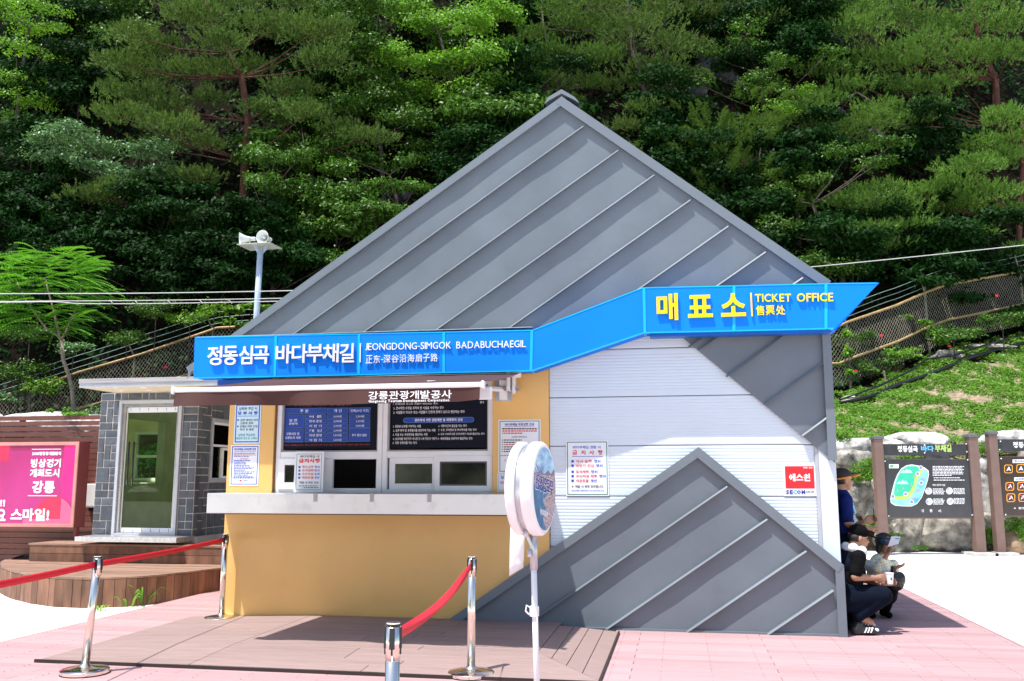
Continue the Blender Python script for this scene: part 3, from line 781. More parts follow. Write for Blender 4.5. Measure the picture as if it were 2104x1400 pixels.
it = [('경우', 986, 824.5, 995, 829.5, wp), ('1. 천재지변 등으로 위험이 예상되는 경우', 808, 828.5, 900, 832, wp),
      ('2. 군사작전 수행을 위하여 본 시설을 사용하는 경우', 808.5, 835.5, 912, 841.5, wp), ('3. 시설물의 개·보수 또는 시설물의 안전에 문제가 있다고 판단되는 경우', 808.5, 844, 955, 850, wp),
      ('관리자에 의한 관람제한 및 퇴장조치 안내', 852, 860, 950, 866.5, wp, .025),
      ('1. 관람료 납부를 거부하는 사람', 808, 873.5, 865, 879, wp), ('2. 음주 취객 및 공공질서를 문란하게 하는 사람', 808, 882, 895, 887.5, wp), ('3. 시설 또는 자연환경을 훼손하는 사람', 807.5, 890.5, 878.5, 896, wp),
      ('4. 보호자를 동반하지 아니한 만 6세 미만의 어린이', 807.5, 899, 898, 904.5, wp), ('5. 각종 상행위를 하는 경우', 807, 907.5, 857, 913, wp),
      ('6. 개방시간외 출입을 하는 경우', 901, 872.5, 959.5, 878, wp), ('7. 수영, 무속행위 및 취사행위를 하는 경우', 900.5, 881, 979.5, 886.5, wp), ('8. 도보 이외에 다른 도구(자전거 등)로 출입하는 경우', 900.5, 889.5, 996, 895, wp), ('9. 애완동물을 동반하여 출입하는 경우', 900, 898.5, 971, 904, wp)]
mo = MB(); mb = MB()
def pill(m_, x0, y0, x1, y1, t0, t1):
    a, d = F(x0, (y0 + y1) / 2, t1)[0], F((x0 + x1) / 2, y0, t1)[1]; b, c = F(x1, (y0 + y1) / 2, t1)[0], F((x0 + x1) / 2, y1, t1)[1]
    r = (d - c) / 2; pts = [(b - r + r * math.cos(u), (c + d) / 2 + r * math.sin(u)) for u in [-math.pi / 2 + math.pi * k / 8 for k in range(9)]] + [(a + r + r * math.cos(u), (c + d) / 2 + r * math.sin(u)) for u in [math.pi / 2 + math.pi * k / 8 for k in range(9)]]
    m_.prism(pts, t0, t1)
pill(mo, 828.5, 858, 974, 868.8, T, T + .0006); pill(mb, 829.3, 858.8, 973.2, 868, T + .0008, T + .0014)
mo.build('heading_rim', MATS['pale blue line'], rb); mb.build('heading_pill', MATS['royal blue cell'], rb)
lines(rb, T + .0018, it)
bp, kp, rp_, gp, tp = blue_print, black_print, red_print, green_print, teal_print
o = poster('poster', 'pale cyan poster with blue border, upper one on the ochre pillar left of the windows', 481.5, 829, 535.5, 912, .001, cyan_paper, bp, 2)
lines(o, .0062, [('입장권 구입 시', 491, 837, 528, 843, kp), ('당 부 사 항', 489, 845.5, 529.5, 853, bp, .04), ('#', 488, 855, 529.5, 855.8, bp),
      ('#', 487.5, 862, 490.5, 865, kp), ('감면 대상은 미리', 494, 861, 530, 866, kp), ('신분증 준비', 494, 867.5, 520, 872.5, kp), ('#', 487, 875, 490, 878, kp), ('단체는 미리 인원', 493, 874, 529, 879, kp),
      ('파악 후 매표', 493, 880.5, 521.5, 885.5, kp), ('입장권 구입자만', 489, 891.5, 524, 897, tp), ('매표대 앞으로 오세요', 485.5, 898.5, 528, 903.5, tp)])
o = poster('poster', 'white poster with bright blue border, lower one on the ochre pillar left of the windows', 473, 914.5, 532, 998.5, .001, paper, blue_print, 1.6)
it = [('바다부채길 무료입장 안내', 481.5, 921, 525.5, 926, bp, .03), ('#', 482, 927.6, 525, 928.2, bp)]
for k, y in enumerate((931, 934.5, 937.5)): it.append(('##', 481, y, 525 - 14 * (k == 2), y + 1.4, rp_ if k == 1 else bp))
for k in range(11): it.append(('##', 480.5, 946 + 3.3 * k, 500 + 23 * hash01(k, 3), 947.5 + 3.3 * k, bp))
it += [('##', 494, 942.5, 510, 944, rp_), ('##', 479, 981.5, 522, 983.2, bp), ('#', 492, 986, 496, 989.5, rp_), ('강릉시', 499, 986.5, 510, 989.5, bp)]
lines(o, .0062, it)
o = poster('poster', 'white notice with a thin grey border standing on the counter before the left window', 604.5, 928.5, 664.5, 1011.5, .12, paper, mat('grey green print', (.22, .30, .33)), 1.0, inset=4)
lines(o, .1252, [('바다부채길 내', 617, 935.5, 656, 941, kp, .02), ('금지사항', 614, 942.5, 658, 951.5, rp_, .04)] +
      [x for k, (a_, b_) in enumerate((('취식·음주', '행위'), ('토석채취', '행위'), ('수산자원', '포획'), ('애완동물', '동반'))) for x in (('#', 613.5 - .3 * k, 958 + 7.3 * k, 617.5 - .3 * k, 962 + 7.3 * k, bp), (a_, 621 - .3 * k, 957 + 7.3 * k, 644, 962.5 + 7.3 * k, rp_), (b_, 646, 957 + 7.3 * k, 656.5, 962.5 + 7.3 * k, bp))] +
      [('적발 시 퇴장 조치', 615, 989.5, 654, 994.5, kp, .02), ('##', 614, 998, 652, 999.5, kp), ('##', 624, 1001.5, 655, 1003, kp)])
o = poster('poster', 'white poster with green border on the ochre pillar right of the windows', 1024, 862.5, 1111, 972, .001, paper, gp, 1.5)
it = [('바다부채길 무료입장 안내', 1037.5, 869.5, 1097, 875, mat('violet print', (.07, .03, .30)), .03), ('#', 1037, 875.8, 1097, 876.5, bp)]
for k in range(3): it.append(('##', 1032, 880 + 4.6 * k, 1103 - 30 * (k == 2), 882.6 + 4.6 * k, rp_ if k else kp))
it.append(('[입장료 면제 대상]', 1052, 896.5, 1082, 900, kp))
for k in range(6): it += [('#', 1031, 903.6 + 4.7 * k, 1033, 905.6 + 4.7 * k, kp), ('##', 1035, 903.4 + 4.7 * k, 1046 + 40 * hash01(k, 9), 905.6 + 4.7 * k, rp_ if k == 2 else kp)]
it += [('##', 1029, 935.5, 1085, 937.2, rp_), ('※ 할인은 없음', 1036, 944, 1070, 947.5, bp)]
lines(o, .0062, it)
o = poster('poster', 'small white notice with red print directly below the green bordered poster', 1022, 973.5, 1092, 1011, .001, paper, mat('grey blue print', (.3, .35, .5)), .8)
lines(o, .0062, [('무료입장은', 1028.5, 978.5, 1068, 985.5, bp, .03), ('검표대에서', 1027.5, 989, 1066, 995, rp_, .03), ('문의', 1039, 999.5, 1050, 1004, bp)])
o = poster('poster', 'white rules poster with green border on the ribbed white shutter', 1163, 905.5, 1250.5, 1019.5, -.026, paper, gp, 1.7, inset=2.4)
tt_ = -.0205
lines(o, tt_, [('바다부채길 관람 시', 1177, 916, 1234, 922.5, bp), ('금', 1176, 925.5, 1186, 935, rp_, .03), ('지', 1194, 925.5, 1203, 935, rp_, .03), ('사', 1210.5, 925.5, 1221, 935, rp_, .03), ('항', 1228.5, 925, 1238.5, 935, rp_, .03), ('#', 1175.5, 937.6, 1238.5, 938.6, bp)] +
      [x for k, (y, a_, b_, xe, xf) in enumerate(((945, '식사·음주', '행위', 1217, 1233.5), (954, '바닷가 진입', '행위', 1221, 1238), (966.5, '토석채취', '행위', 1210.5, 1227.5), (975.5, '수산자원 채취', '행위', 1227.5, 1244.5), (985, '애완동물', '동반', 1210.5, 1227))) for x in
       (('#', 1174, y + .7, 1179, y + 5.7, bp), (a_, 1183.5, y, xe - 1, y + 6.4, rp_), (b_, xe + 3.5, y, xf, y + 6.4, bp))] +
      [('※ 적발 시 퇴장 조치합니다.', 1175, 997, 1241, 1003, kp), ('★신고전화: 관리사무소 033-641-9444~5★', 1174, 1006.5, 1241, 1010, bp)])
o = poster('security_sign', 'small red and white security company sign at the right end of the white shutter', 1609, 955.5, 1676, 1019, -.026, paper, None, cat='sign')
lines(o, tt_, [('#', 1613.5, 958.2, 1673, 1004, mat('bright red sign', (.85, .012, .02), .35))])
lines(o, tt_ + .0014, [('언제나 안심', 1650, 959.8, 1669, 963, wp, .03), ('에스원', 1621, 973.5, 1664.5, 989.5, wp, .035)])
navy = mat('navy print', (.01, .02, .30))
lines(o, tt_, [('SE', 1615, 1007, 1629, 1016, navy, .04), ('C', 1629, 1007, 1637.5, 1016.3, mat('cyan print', (.0, .5, .85)), .04), ('OM', 1637, 1007, 1654.5, 1016, navy, .04), ('1588-3112', 1656.5, 1009, 1673, 1013, kp)])

# ================================================================== round sign on its pole
D0 = 5.9
def ptw(px, py, Y): return at_y(px, py, Y)
hub = ptw(1104, 1004, D0)
th_ = R(17.5)
ax = Vector((math.cos(th_), -math.sin(th_), 0)); side = Vector((math.sin(th_), math.cos(th_), 0))
rs = thing('round_sign', 'white double drum sign with a coast photograph on a slim white pole', 'sign', (hub.x - .035, hub.y, 0))
RF = Frame(hub, ax, side)        # a: along the drum axis, towards the picture side
RR_ = .298
MB(RF).lathe([(.0, .050), (RR_ - .03, .050), (RR_ - .01, .044), (RR_, .03), (RR_, -.02), (RR_ - .012, -.03), (.0, -.03)], (0, 0, 0), (1, 0, 0), 64).build('drum', white_paint, rs, autosm=True)
MB(RF).lathe([(.0, -.031), (RR_ - .03, -.031), (RR_ - .03, -.069), (.0, -.069)], (0, 0, 0), (1, 0, 0), 64).build('drum_band', steel_grey, rs, autosm=True)
MB(RF).lathe([(.0, -.070), (RR_ - .01, -.070), (RR_, -.08), (RR_, -.115), (RR_ - .015, -.13), (.0, -.13)], (0, 0, 0), (1, 0, 0), 64).build('drum', white_paint, rs, autosm=True)
# the printed face: sky, mountains, coast town, sea
def disc(mb, r, a, n=64, zlo=-9, zhi=9):
    pts = [Vector((r * math.cos(2 * math.pi * k / n), r * math.sin(2 * math.pi * k / n))) for k in range(n)]
    q = [tuple(p) for p in pts]
    q = clip(clip(q, Vector((0, zlo)), Vector((0, 1)), 1), Vector((0, zhi)), Vector((0, 1)), -1)
    mb.add([(a, -p[0], p[1]) for p in q], [tuple(range(len(q)))])
def in_disc(poly, r=.262):
    n = 48; q = list(poly)
    for k in range(n):
        u = 2 * math.pi * k / n; d = Vector((math.cos(u), math.sin(u))); q = clip(q, d * r, d, -1)
        if len(q) < 3: return q
    return q
def face(poly, a, name, m):
    q = in_disc(poly)
    if len(q) < 3: return
    MB(RF).add([(a, -p[0], p[1]) for p in q], [tuple(range(len(q)))]).build(name, m, rs)
# coordinates (x right, z up) as read on the disc, radius .262
skym = mat('printed blue sky', (.06, .27, .72), .35, 0., .35, 9, c2=(.35, .62, .9), stretch=(1, 1, 2))
seam_ = mat('printed sea', (.005, .10, .25), .35, 0., .3, 14, c2=(.02, .2, .4))
town = mat('printed coast town', (.10, .07, .09), .4, 0., .9, 90, c2=(.45, .36, .38))
mtn = mat('printed mountains', (.10, .10, .22), .4, 0., .5, 30, c2=(.22, .16, .22))
face([(-.3, .08), (.3, .08), (.3, .3), (-.3, .3)], .0505, 'printed_sky', skym)
face([(-.3, .03), (.3, .03), (.3, .11), (.16, .10), (.1, .12), (.02, .09), (-.08, .115), (-.15, .09), (-.22, .125), (-.3, .09)], .0512, 'printed_mountains', mtn)
face([(-.3, -.3), (.3, -.3), (.3, .04), (-.3, .04)], .0508, 'printed_sea', seam_)
face([(-.3, -.25), (-.04, -.28), (.05, -.2), (-.02, -.12), (.06, -.08), (-.08, -.03), (.02, .02), (.3, .03), (.3, .085), (-.3, .085)], .0515, 'printed_town', town)
rng = random.Random(5)
mb = MB(RF)
for k in range(46):
    x, z = rng.uniform(-.2, .2), rng.uniform(.1, .24)
    if x * x + z * z < .06 and rng.random() < .5:
        w = rng.uniform(.01, .04); mb.add([(.0520, -x, z), (.0520, -x - w, z + w * .5), (.0520, -x - w * .7, z + w * .9)], [(0, 1, 2)])
mb.build('printed_cloud', mat('printed cloud', (.75, .83, .92)), rs)
mb = MB(RF)
def rl(body, x0, x1, z0, z1, a, bold, skew=0.):
    vs, fs = glyphs(body, bold, 2); lo_, hi_ = vs.min(0), vs.max(0)
    q = [(a + (p[2] - lo_[2]) * .05, -(x0 + (p[0] - lo_[0]) / (hi_[0] - lo_[0]) * (x1 - x0)), z0 + (p[1] - lo_[1]) / (hi_[1] - lo_[1]) * (z1 - z0) + skew * ((p[0] - lo_[0]) / (hi_[0] - lo_[0]))) for p in vs]
    mb.add(q, fs)
rl('무료입장권', -.195, .225, -.055, .055, .0522, .04, .05); mb.build('lettering', white_print, rs)
mb = MB(RF); rl('무료입장권', -.19, .22, -.05, .05, .0536, .012, .05); mb.build('lettering', navy, rs)
mb = MB(RF); rl('PASSION', -.06, .12, -.185, -.15, .0522, .04, .03); mb.build('lettering', white_print, rs)
mb = MB(RF)
for k in range(60):
    x, z = rng.gauss(-.02, .05), rng.gauss(-.13, .055); w = rng.uniform(.004, .014)
    mb.add([(.0521, -x, z), (.0521, -x - w, z + w * .4), (.0521, -x - w * .3, z + w)], [(0, 1, 2)])
mb.build('printed_surf', white_print, rs)
# pole, bracket and hanging paper
pb_ = ptw(1103, 1400, D0); ptop = ptw(1096, 1100, D0)
bx = ptop.x + (pb_.x - ptop.x) * 1.35
MB(WORLD).tube([(bx, hub.y, 0.01), (ptop.x + .002, hub.y, .99)], .019, 14).build('pole', white_paint, rs, smooth=True)
MB(WORLD).tube([(ptop.x + .002, hub.y, .985), (ptop.x, hub.y, 1.22)], .025, 14).build('sleeve', steel_grey, rs, smooth=True)
MB(WORLD).tube([(ptop.x + .004, hub.y, .70), (ptop.x + .004, hub.y, .76)], .03, 14).build('clamp', white_paint, rs)
MB(WORLD).tube([(ptop.x - .02, hub.y, .75), (ptop.x - .045, hub.y, .765), (ptop.x - .05, hub.y, .73), (ptop.x - .03, hub.y, .71)], .006, 6).build('clamp_lever', white_paint, rs)
for (za, xo) in ((1.09, -.028), (1.215, -.05)):
    MB(WORLD).tube([(ptop.x + xo - .01, hub.y - .03, za), (ptop.x + xo + .014, hub.y - .03, za)], .026, 12).build('wing_bolt', steel_grey, rs)
MB(WORLD).hexa([(ptop.x - .055, hub.y - .03, 1.2), (ptop.x - .03, hub.y - .03, 1.19), (ptop.x - .03, hub.y - .02, 1.19), (ptop.x - .055, hub.y - .02, 1.2),
                (ptop.x - .0, hub.y - .03, 1.09), (ptop.x + .012, hub.y - .03, 1.1), (ptop.x + .012, hub.y - .02, 1.1), (ptop.x - .0, hub.y - .02, 1.09)]).build('strut', steel_grey, rs)
MB(WORLD).lathe([(.0, .0), (.2, .0), (.2, .025), (.05, .035), (.0, .035)], (bx, hub.y, 0.0), (0, 0, 1), 32).build('base', white_paint, rs)
pa = [ptw(*p, 6.05) for p in ((1049, 1075), (1079, 1090), (1075, 1167), (1046, 1184))]
o = thing('paper_sheet', 'blank white paper sheet hanging behind the round sign', 'paper', tuple(pa[3]))
mb = MB(WORLD)
vs = []; n_ = 6
for i in range(n_ + 1):
    a = pa[0].lerp(pa[3], i / n_); b = pa[1].lerp(pa[2], i / n_)
    for j in range(4):
        p = a.lerp(b, j / 3); vs.append((p.x, p.y + .012 * math.sin(i * 1.1 + j), p.z))
mb.add(vs, [(i * 4 + j, i * 4 + j + 1, i * 4 + j + 5, i * 4 + j + 4) for i in range(n_) for j in range(3)]); ob = mb.build('sheet', white_paint, o, smooth=True)
sm = ob.modifiers.new('t', 'SOLIDIFY'); sm.thickness = .003

# ================================================================== queue posts
def stanchion(px, py, label, top_px=None, H=.925, pos=None, lean=(0, 0)):
    if pos is None: pos = ground(px, py, 0)
    o = thing('queue_post', label, 'queue post', (pos.x, pos.y, pos.z), 0, 'chrome queue posts with red belts')
    fr = Frame(pos, (1, 0, 0), (0, 1, 0))
    MB(fr).lathe([(.0, .0), (.17, .0), (.185, .005), (.187, .012), (.187, .03), (.178, .038), (.11, .047), (.05, .058), (.037, .075), (.0, .075)], n=48).build('base', chrome, o, autosm=True)
    MB(fr).lathe([(.0, -.002), (.188, -.002), (.188, .006), (.0, .006)], n=48).build('rubber_ring', black_plastic, o)
    lx, ly = lean
    MB(fr).tube([(0, 0, .06), (lx, ly, H - .01)], .032, 28).build('post', chrome, o, smooth=True)
    MB(fr).tube([(lx, ly, H - .16), (lx, ly, H - .012)], .0335, 28).build('head', chrome, o, smooth=True)
    MB(fr).tube([(lx, ly, H - .012), (lx, ly, H - .005)], .035, 28).build('cap_ring', black_plastic, o)
    MB(fr).tube([(lx, ly, H - .005), (lx, ly, H)], .031, 28).build('cap', chrome, o)
    for (dx, dy) in ((1, 0), (-1, 0), (0, -1)):
        e = .0335
        c = (lx + dx * e, ly + dy * e)
        w = .012
        MB(fr).box(c[0] - (w if dy else .006), c[0] + (w if dy else .006), c[1] - (w if dx else .006), c[1] + (w if dx else .006), H - .11, H - .02).build('belt_clip', black_plastic, o, bevel=.003)
        MB(fr).box(c[0] - (.004 if dy else .004), c[0] + .004, c[1] - .004, c[1] + .004, H - .135, H - .11).build('release_pin', black_plastic, o)
    return o, pos + Vector((lx, ly, H - .065))
def belt(o, p, q, w=.05, twist=0., sag=.03, name='belt'):
    n = 24; vs = []; fs = []
    d = (q - p); hd = Vector((d.x, d.y, 0)).normalized(); sd = Vector((-hd.y, hd.x, 0))
    for i in range(n + 1):
        k = i / n; c = p + d * k; c.z -= sag * math.sin(math.pi * k); a = twist * math.sin(math.pi * k)
        v = Vector((0, 0, 1)) * math.cos(a) + sd * math.sin(a); vs += [tuple(c + v * w / 2), tuple(c - v * w / 2)]
    fs = [(2 * i, 2 * i + 1, 2 * i + 3, 2 * i + 2) for i in range(n)]
    ob = MB(WORLD).add(vs, fs).build(name, red_belt, o, smooth=True); m_ = ob.modifiers.new('t', 'SOLIDIFY'); m_.thickness = .002; m_.offset = 0
g1 = 'chrome queue posts with red belts'
s1, h1 = stanchion(174, 1384, 'chrome queue post standing left of the brown ramp corner, belts on both sides', lean=(.045, .0))
p2 = ground(455, 1274, 0)
s2, h2 = stanchion(0, 0, 'chrome queue post standing against the ochre wall corner', pos=p2, H=.94)
s3, h3 = stanchion(968, 1389, 'chrome queue post on the brown ramp edge between ochre wall and round sign', H=.93)
p4 = Vector((at_y(808, 1290, 4.15).x, 4.15, 0))
s4, h4 = stanchion(0, 0, 'nearest chrome queue post, only its top showing at the bottom of the view', pos=p4, H=.925)
p5 = Vector((at_y(-190, 1300, 5.35).x, 5.35, 0))
s5, h5 = stanchion(0, 0, 'chrome queue post holding the left end of the long red belt', pos=p5, H=.925)
e = .04
def toward(a, b, e=.04): d = Vector((b.x - a.x, b.y - a.y, 0)).normalized(); return a + d * e
belt(s1, toward(h1, h5), toward(h5, h1), sag=.006)
belt(s1, toward(h1, h2), toward(h2, h1), sag=.012)
belt(s4, toward(h4, h3), toward(h3, h4), sag=.06, twist=1.15, w=.048)
# ================================================================== left: stone booth on its timber platform
BT = -3.2
sL, sR = F(199, 955, BT)[0], F(401, 970, BT)[0]
zB, zT = F(300, 1103, BT)[1], F(300, 807, BT)[1]
bo = site_thing('stone_booth', 'small slate-clad booth with glass door and flat roof, left of the ticket office', 'building', (sL + sR) / 2, BT, zB)
DP = 2.4
dx0, dx1, dz1 = F(240, 960, BT)[0], F(370, 960, BT)[0], F(300, 823, BT)[1]
def ashlar(fr, a0, a1, c0, c1, b, parent, unit=.118, seed=1, skip=None):
    """random-sized slate pieces, each its own object, over pale mortar"""
    rg = random.Random(seed); nx = max(1, round((a1 - a0) / unit)); nz = max(1, round((c1 - c0) / unit)); ux = (a1 - a0) / nx; uz = (c1 - c0) / nz
    used = set()
    for j in range(nz):
        for i in range(nx):
            if (i, j) in used: continue
            w, h = rg.choice([(1, 1), (2, 1), (1, 2), (2, 2), (1, 1), (2, 1)])
            if i + w > nx or any((i + q, j + r) in used for q in range(w) for r in range(h)): w = 1
            if j + h > nz or any((i + q, j + r) in used for q in range(w) for r in range(h)): h = 1
            for q in range(w):
                for r in range(h): used.add((i + q, j + r))
            x0, x1 = a0 + i * ux + .0065, a0 + (i + w) * ux - .0065; z0, z1 = c0 + j * uz + .0065, c0 + (j + h) * uz - .0065
            mb = MB(fr); d = lambda: b + .004 + rg.random() * .010
            m = (x0 + (x1 - x0) * rg.uniform(.3, .7), z0 + (z1 - z0) * rg.uniform(.3, .7)); e = .004
            vs = [(x0, b, z0), (x1, b, z0), (x1, b, z1), (x0, b, z1), (x0 + e, d(), z0 + e), (x1 - e, d(), z0 + e), (x1 - e, d(), z1 - e), (x0 + e, d(), z1 - e), (m[0], d() + .004, m[1])]
            mb.add(vs, [(0, 1, 5, 4), (1, 2, 6, 5), (2, 3, 7, 6), (3, 0, 4, 7), (4, 5, 8), (5, 6, 8), (6, 7, 8), (7, 4, 8)])
            mb.build('stone', slate, parent)
# walls (mortar-coloured) with the doorway, a side window and an added left opening for daylight
MB().box(sL, dx0, BT - .15, BT, zB, zT).build('wall', grout, bo)
MB().box(dx1, sR, BT - .15, BT, zB, zT).build('wall', grout, bo)
MB().box(dx0, dx1, BT - .15, BT, dz1, zT).build('wall', grout, bo)
MB().box(sL, sL + .12, BT - DP, BT - 1.7, zB, zT).build('wall', grout, bo)
MB().box(sL, sL + .12, BT - .6, BT - .151, zB, zT).build('wall', grout, bo)
MB().box(sL, sL + .12, BT - 1.7, BT - .6, zB, zB + .8).build('wall', grout, bo)
MB().box(sL, sL + .12, BT - 1.7, BT - .6, zT - .35, zT).build('wall', grout, bo)
iw0, iw1, iwz0, iwz1 = sL + .3, sL + 1.0, zB + .85, zB + 1.75
MB().box(sL + .12, iw0, BT - DP - .12, BT - DP, zB, zT).build('wall', cream, bo)
MB().box(iw1, sR, BT - DP - .12, BT - DP, zB, zT).build('wall', cream, bo)
MB().box(iw0, iw1, BT - DP - .12, BT - DP, zB, iwz0).build('wall', cream, bo)
MB().box(iw0, iw1, BT - DP - .12, BT - DP, iwz1, zT).build('wall', cream, bo)
ashlar(SITE, sL, dx0 - .005, zB, zT, BT, bo, seed=3)
ashlar(SITE, dx1 + .005, sR, zB, zT, BT, bo, seed=4)
ashlar(SITE, dx0, dx1, dz1 + .01, zT, BT, bo, seed=5)
SF = Frame(W(sR, 0, 0), N, U)      # flank, facing right: a = t, b = outwards
w0, w1 = BT - 1.25, BT - .42; wz0, wz1 = F(440, 990, BT - .8)[1], F(440, 862, BT - .6)[1]
MB(SF).box(BT - DP, w0, -.12, 0, zB, zT).build('wall', grout, bo)
MB(SF).box(w1, BT - .151, -.12, 0, zB, zT).build('wall', grout, bo)
MB(SF).box(w0, w1, -.12, 0, zB, wz0).build('wall', grout, bo)
MB(SF).box(w0, w1, -.12, 0, wz1, zT).build('wall', grout, bo)
ashlar(SF, w1 + .01, BT, zB, zT, 0, bo, seed=6)
ashlar(SF, w0, w1, zB, wz0 - .01, 0, bo, seed=7)
ashlar(SF, w0, w1, wz1 + .01, zT, 0, bo, seed=8)
ashlar(SF, BT - DP, w0 - .01, zB, zT, 0, bo, unit=.2, seed=9)
wf = frame_rect('window', 0, 1, 0, 1, .1, 0, 1, white_pvc, bo) if False else None
def frame_rect_f(fr, name, a0, a1, c0, c1, w, b0, b1, m, parent, bevel=.003):
    mb = MB(fr); mb.box(a0, a0 + w, b0, b1, c0, c1); mb.box(a1 - w, a1, b0, b1, c0, c1)
    mb.box(a0 + w, a1 - w, b0, b1, c0, c0 + w); mb.box(a0 + w, a1 - w, b0, b1, c1 - w, c1)
    return mb.build(name, m, parent, bevel=bevel)
alu = mat('aluminium frame', (.50, .53, .58), .38, .3, .05, 5)
wf = frame_rect_f(SF, 'window', w0, w1, wz0, wz1, .05, -.06, .03, alu, bo)
wm = wz0 + (wz1 - wz0) * .56
frame_rect_f(SF, 'sash', w0 + .05, w1 - .05, wm, wz1 - .05, .035, -.04, .01, white_pvc, wf)
frame_rect_f(SF, 'sash', w0 + .05, (w0 + w1) / 2 + .03, wz0 + .05, wm - .01, .04, -.03, .02, white_pvc, wf)
frame_rect_f(SF, 'sash', (w0 + w1) / 2 - .03, w1 - .05, wz0 + .05, wm - .01, .04, -.05, -.031, white_pvc, wf)
MB(SF).box(w0 + .06, w1 - .06, -.026, -.022, wz0 + .06, wz1 - .06).build('pane', green_glass, wf)
# roof
zs = zT
tf = BT
while F(300, 794, tf)[1] > zs and tf < BT + 1.2: tf += .01
tf = min(tf, BT + 1.1)
rl0, rr0 = F(166, 790, tf)[0], F(482, 790, tf)[0]
MB().box(rl0, rr0, BT - DP - .3, tf, zs + .002, zs + .02).build('soffit', cream, bo)
MB().box(rl0 - .01, rr0 + .01, tf, tf + .02, zs - .004, zs + .055).build('fascia', mat('bright aluminium fascia', (.62, .66, .72), .25, .6, .05, 6), bo, bevel=.004)
MB().box(rl0 - .016, rr0 + .016, tf - .01, tf + .032, zs + .056, zs + .125).build('fascia', mat('weathered aluminium cap', (.42, .40, .41), .4, .4, .3, 9, stretch=(.2, 3, 8)), bo, bevel=.004)
MB().box(rl0 - .015, rl0, BT - DP - .3, tf, zs - .004, zs + .12).build('fascia', MATS['bright aluminium fascia'], bo)
MB().box(rl0, rr0, BT - DP - .3, tf - .01, zs + .021, zs + .115).build('roof', mat('grey roof sheet', (.3, .3, .32), .6), bo)
for (x, y) in ((240, 795), (297, 794), (252, 801.5), (309, 800)):
    tt_ = tf - (.2 if y < 797 else .62); sx_ = F(x, y, tt_)[0]
    MB().lathe([(.0, -.002), (.045, -.002), (.05, .006), (.0, .006)], (sx_, tt_, zs - .004), n=16).build('downlight', white_paint, bo)
MB().box(sL + .1, sR - .02, BT - DP, BT - .14, zB, zB + .012).build('floor', mat('booth floor', (.6, .6, .52), .5), bo)
MB().box(sL + .04, sL + .05, BT - 1.7, BT - .6, zB + .8, zT - .35).build('pane', green_glass, bo)  # pane of the added left opening that lets daylight into the booth
MB().box(sR - .135, sR - .121, BT - DP + .001, w0 - .01, zB, zT).build('inner_lining', cream, bo)
MB().box(sL + .3, sR - .13, BT - DP + .001, BT - DP + .35, zB + .78, zB + .82).build('shelf', white_pvc, bo)
# small window in the back wall of the booth, seen through the door
iw = frame_rect('window', iw0, iw1, iwz0, iwz1, .05, BT - DP - .06, BT - DP + .03, white_pvc, bo)
MB().box(iw0 + .05, iw1 - .05, BT - DP - .03, BT - DP + .0, iwz0 + .42, iwz0 + .47).build('bar', white_pvc, iw)
MB().box(iw0 + .051, iw1 - .051, BT - DP - .02, BT - DP - .016, iwz0 + .051, iwz1 - .051).build('pane', green_glass, iw)
# door: steel surround, glass leaf, stickers, handles
frame_rect('door_frame', dx0, dx1, zB, dz1, .05, BT - .1, BT + .045, alu, bo, bevel=.004)
df_ = [o for o in bo.children if o.name.startswith('door_frame')][0]
frame_rect('inner_frame', dx0 + .05, dx1 - .05, zB + .02, dz1 - .05, .045, BT - .09, BT + .01, mat('steel inner frame', (.5, .5, .48), .25, .8), df_)
g0, g1, h0, h1_ = dx0 + .10, dx1 - .10, zB + .03, dz1 - .1
door = MB().box(g0, g1, BT - .05, BT - .04, h0, h1_).build('door', green_glass, bo)
MB().box(g0, g0 + .012, BT - .052, BT - .030, h0, h1_).build('edge_rail', white_paint, door)
for (c0, c1) in ((h1_ - .09, h1_ - .005), (h0, h0 + .1)):
    MB().box(g0, g1, BT - .038, BT - .034, c0, c1).build('sticker_band', paper, door)
    mb = MB()
    for k in range(6):
        x = g0 + .05 + k * (g1 - g0 - .08) / 5.2; mb.add([(x, BT - .0325, c1 - .012), (x + .008, BT - .0325, c1 - .012), (x + .02, BT - .0325, c0 + .03), (x + .012, BT - .0325, c0 + .03)], [(0, 1, 2, 3)])
    mb.build('sticker_print', blue_print, door)
hz0, hz1 = F(270, 998, BT)[1], F(270, 908, BT)[1]
for x in (265.5, 275.5):
    sx_ = F(x, 950, BT)[0]
    MB().tube([(sx_, BT + .03, hz0), (sx_, BT + .03, hz1)], .014, 10).build('handle', black_plastic, door, smooth=True)
    for z in (hz0 + .03, hz1 - .03): MB().tube([(sx_, BT + .03, z), (sx_, BT - .04, z)], .008, 6).build('handle_stub', chrome, door)
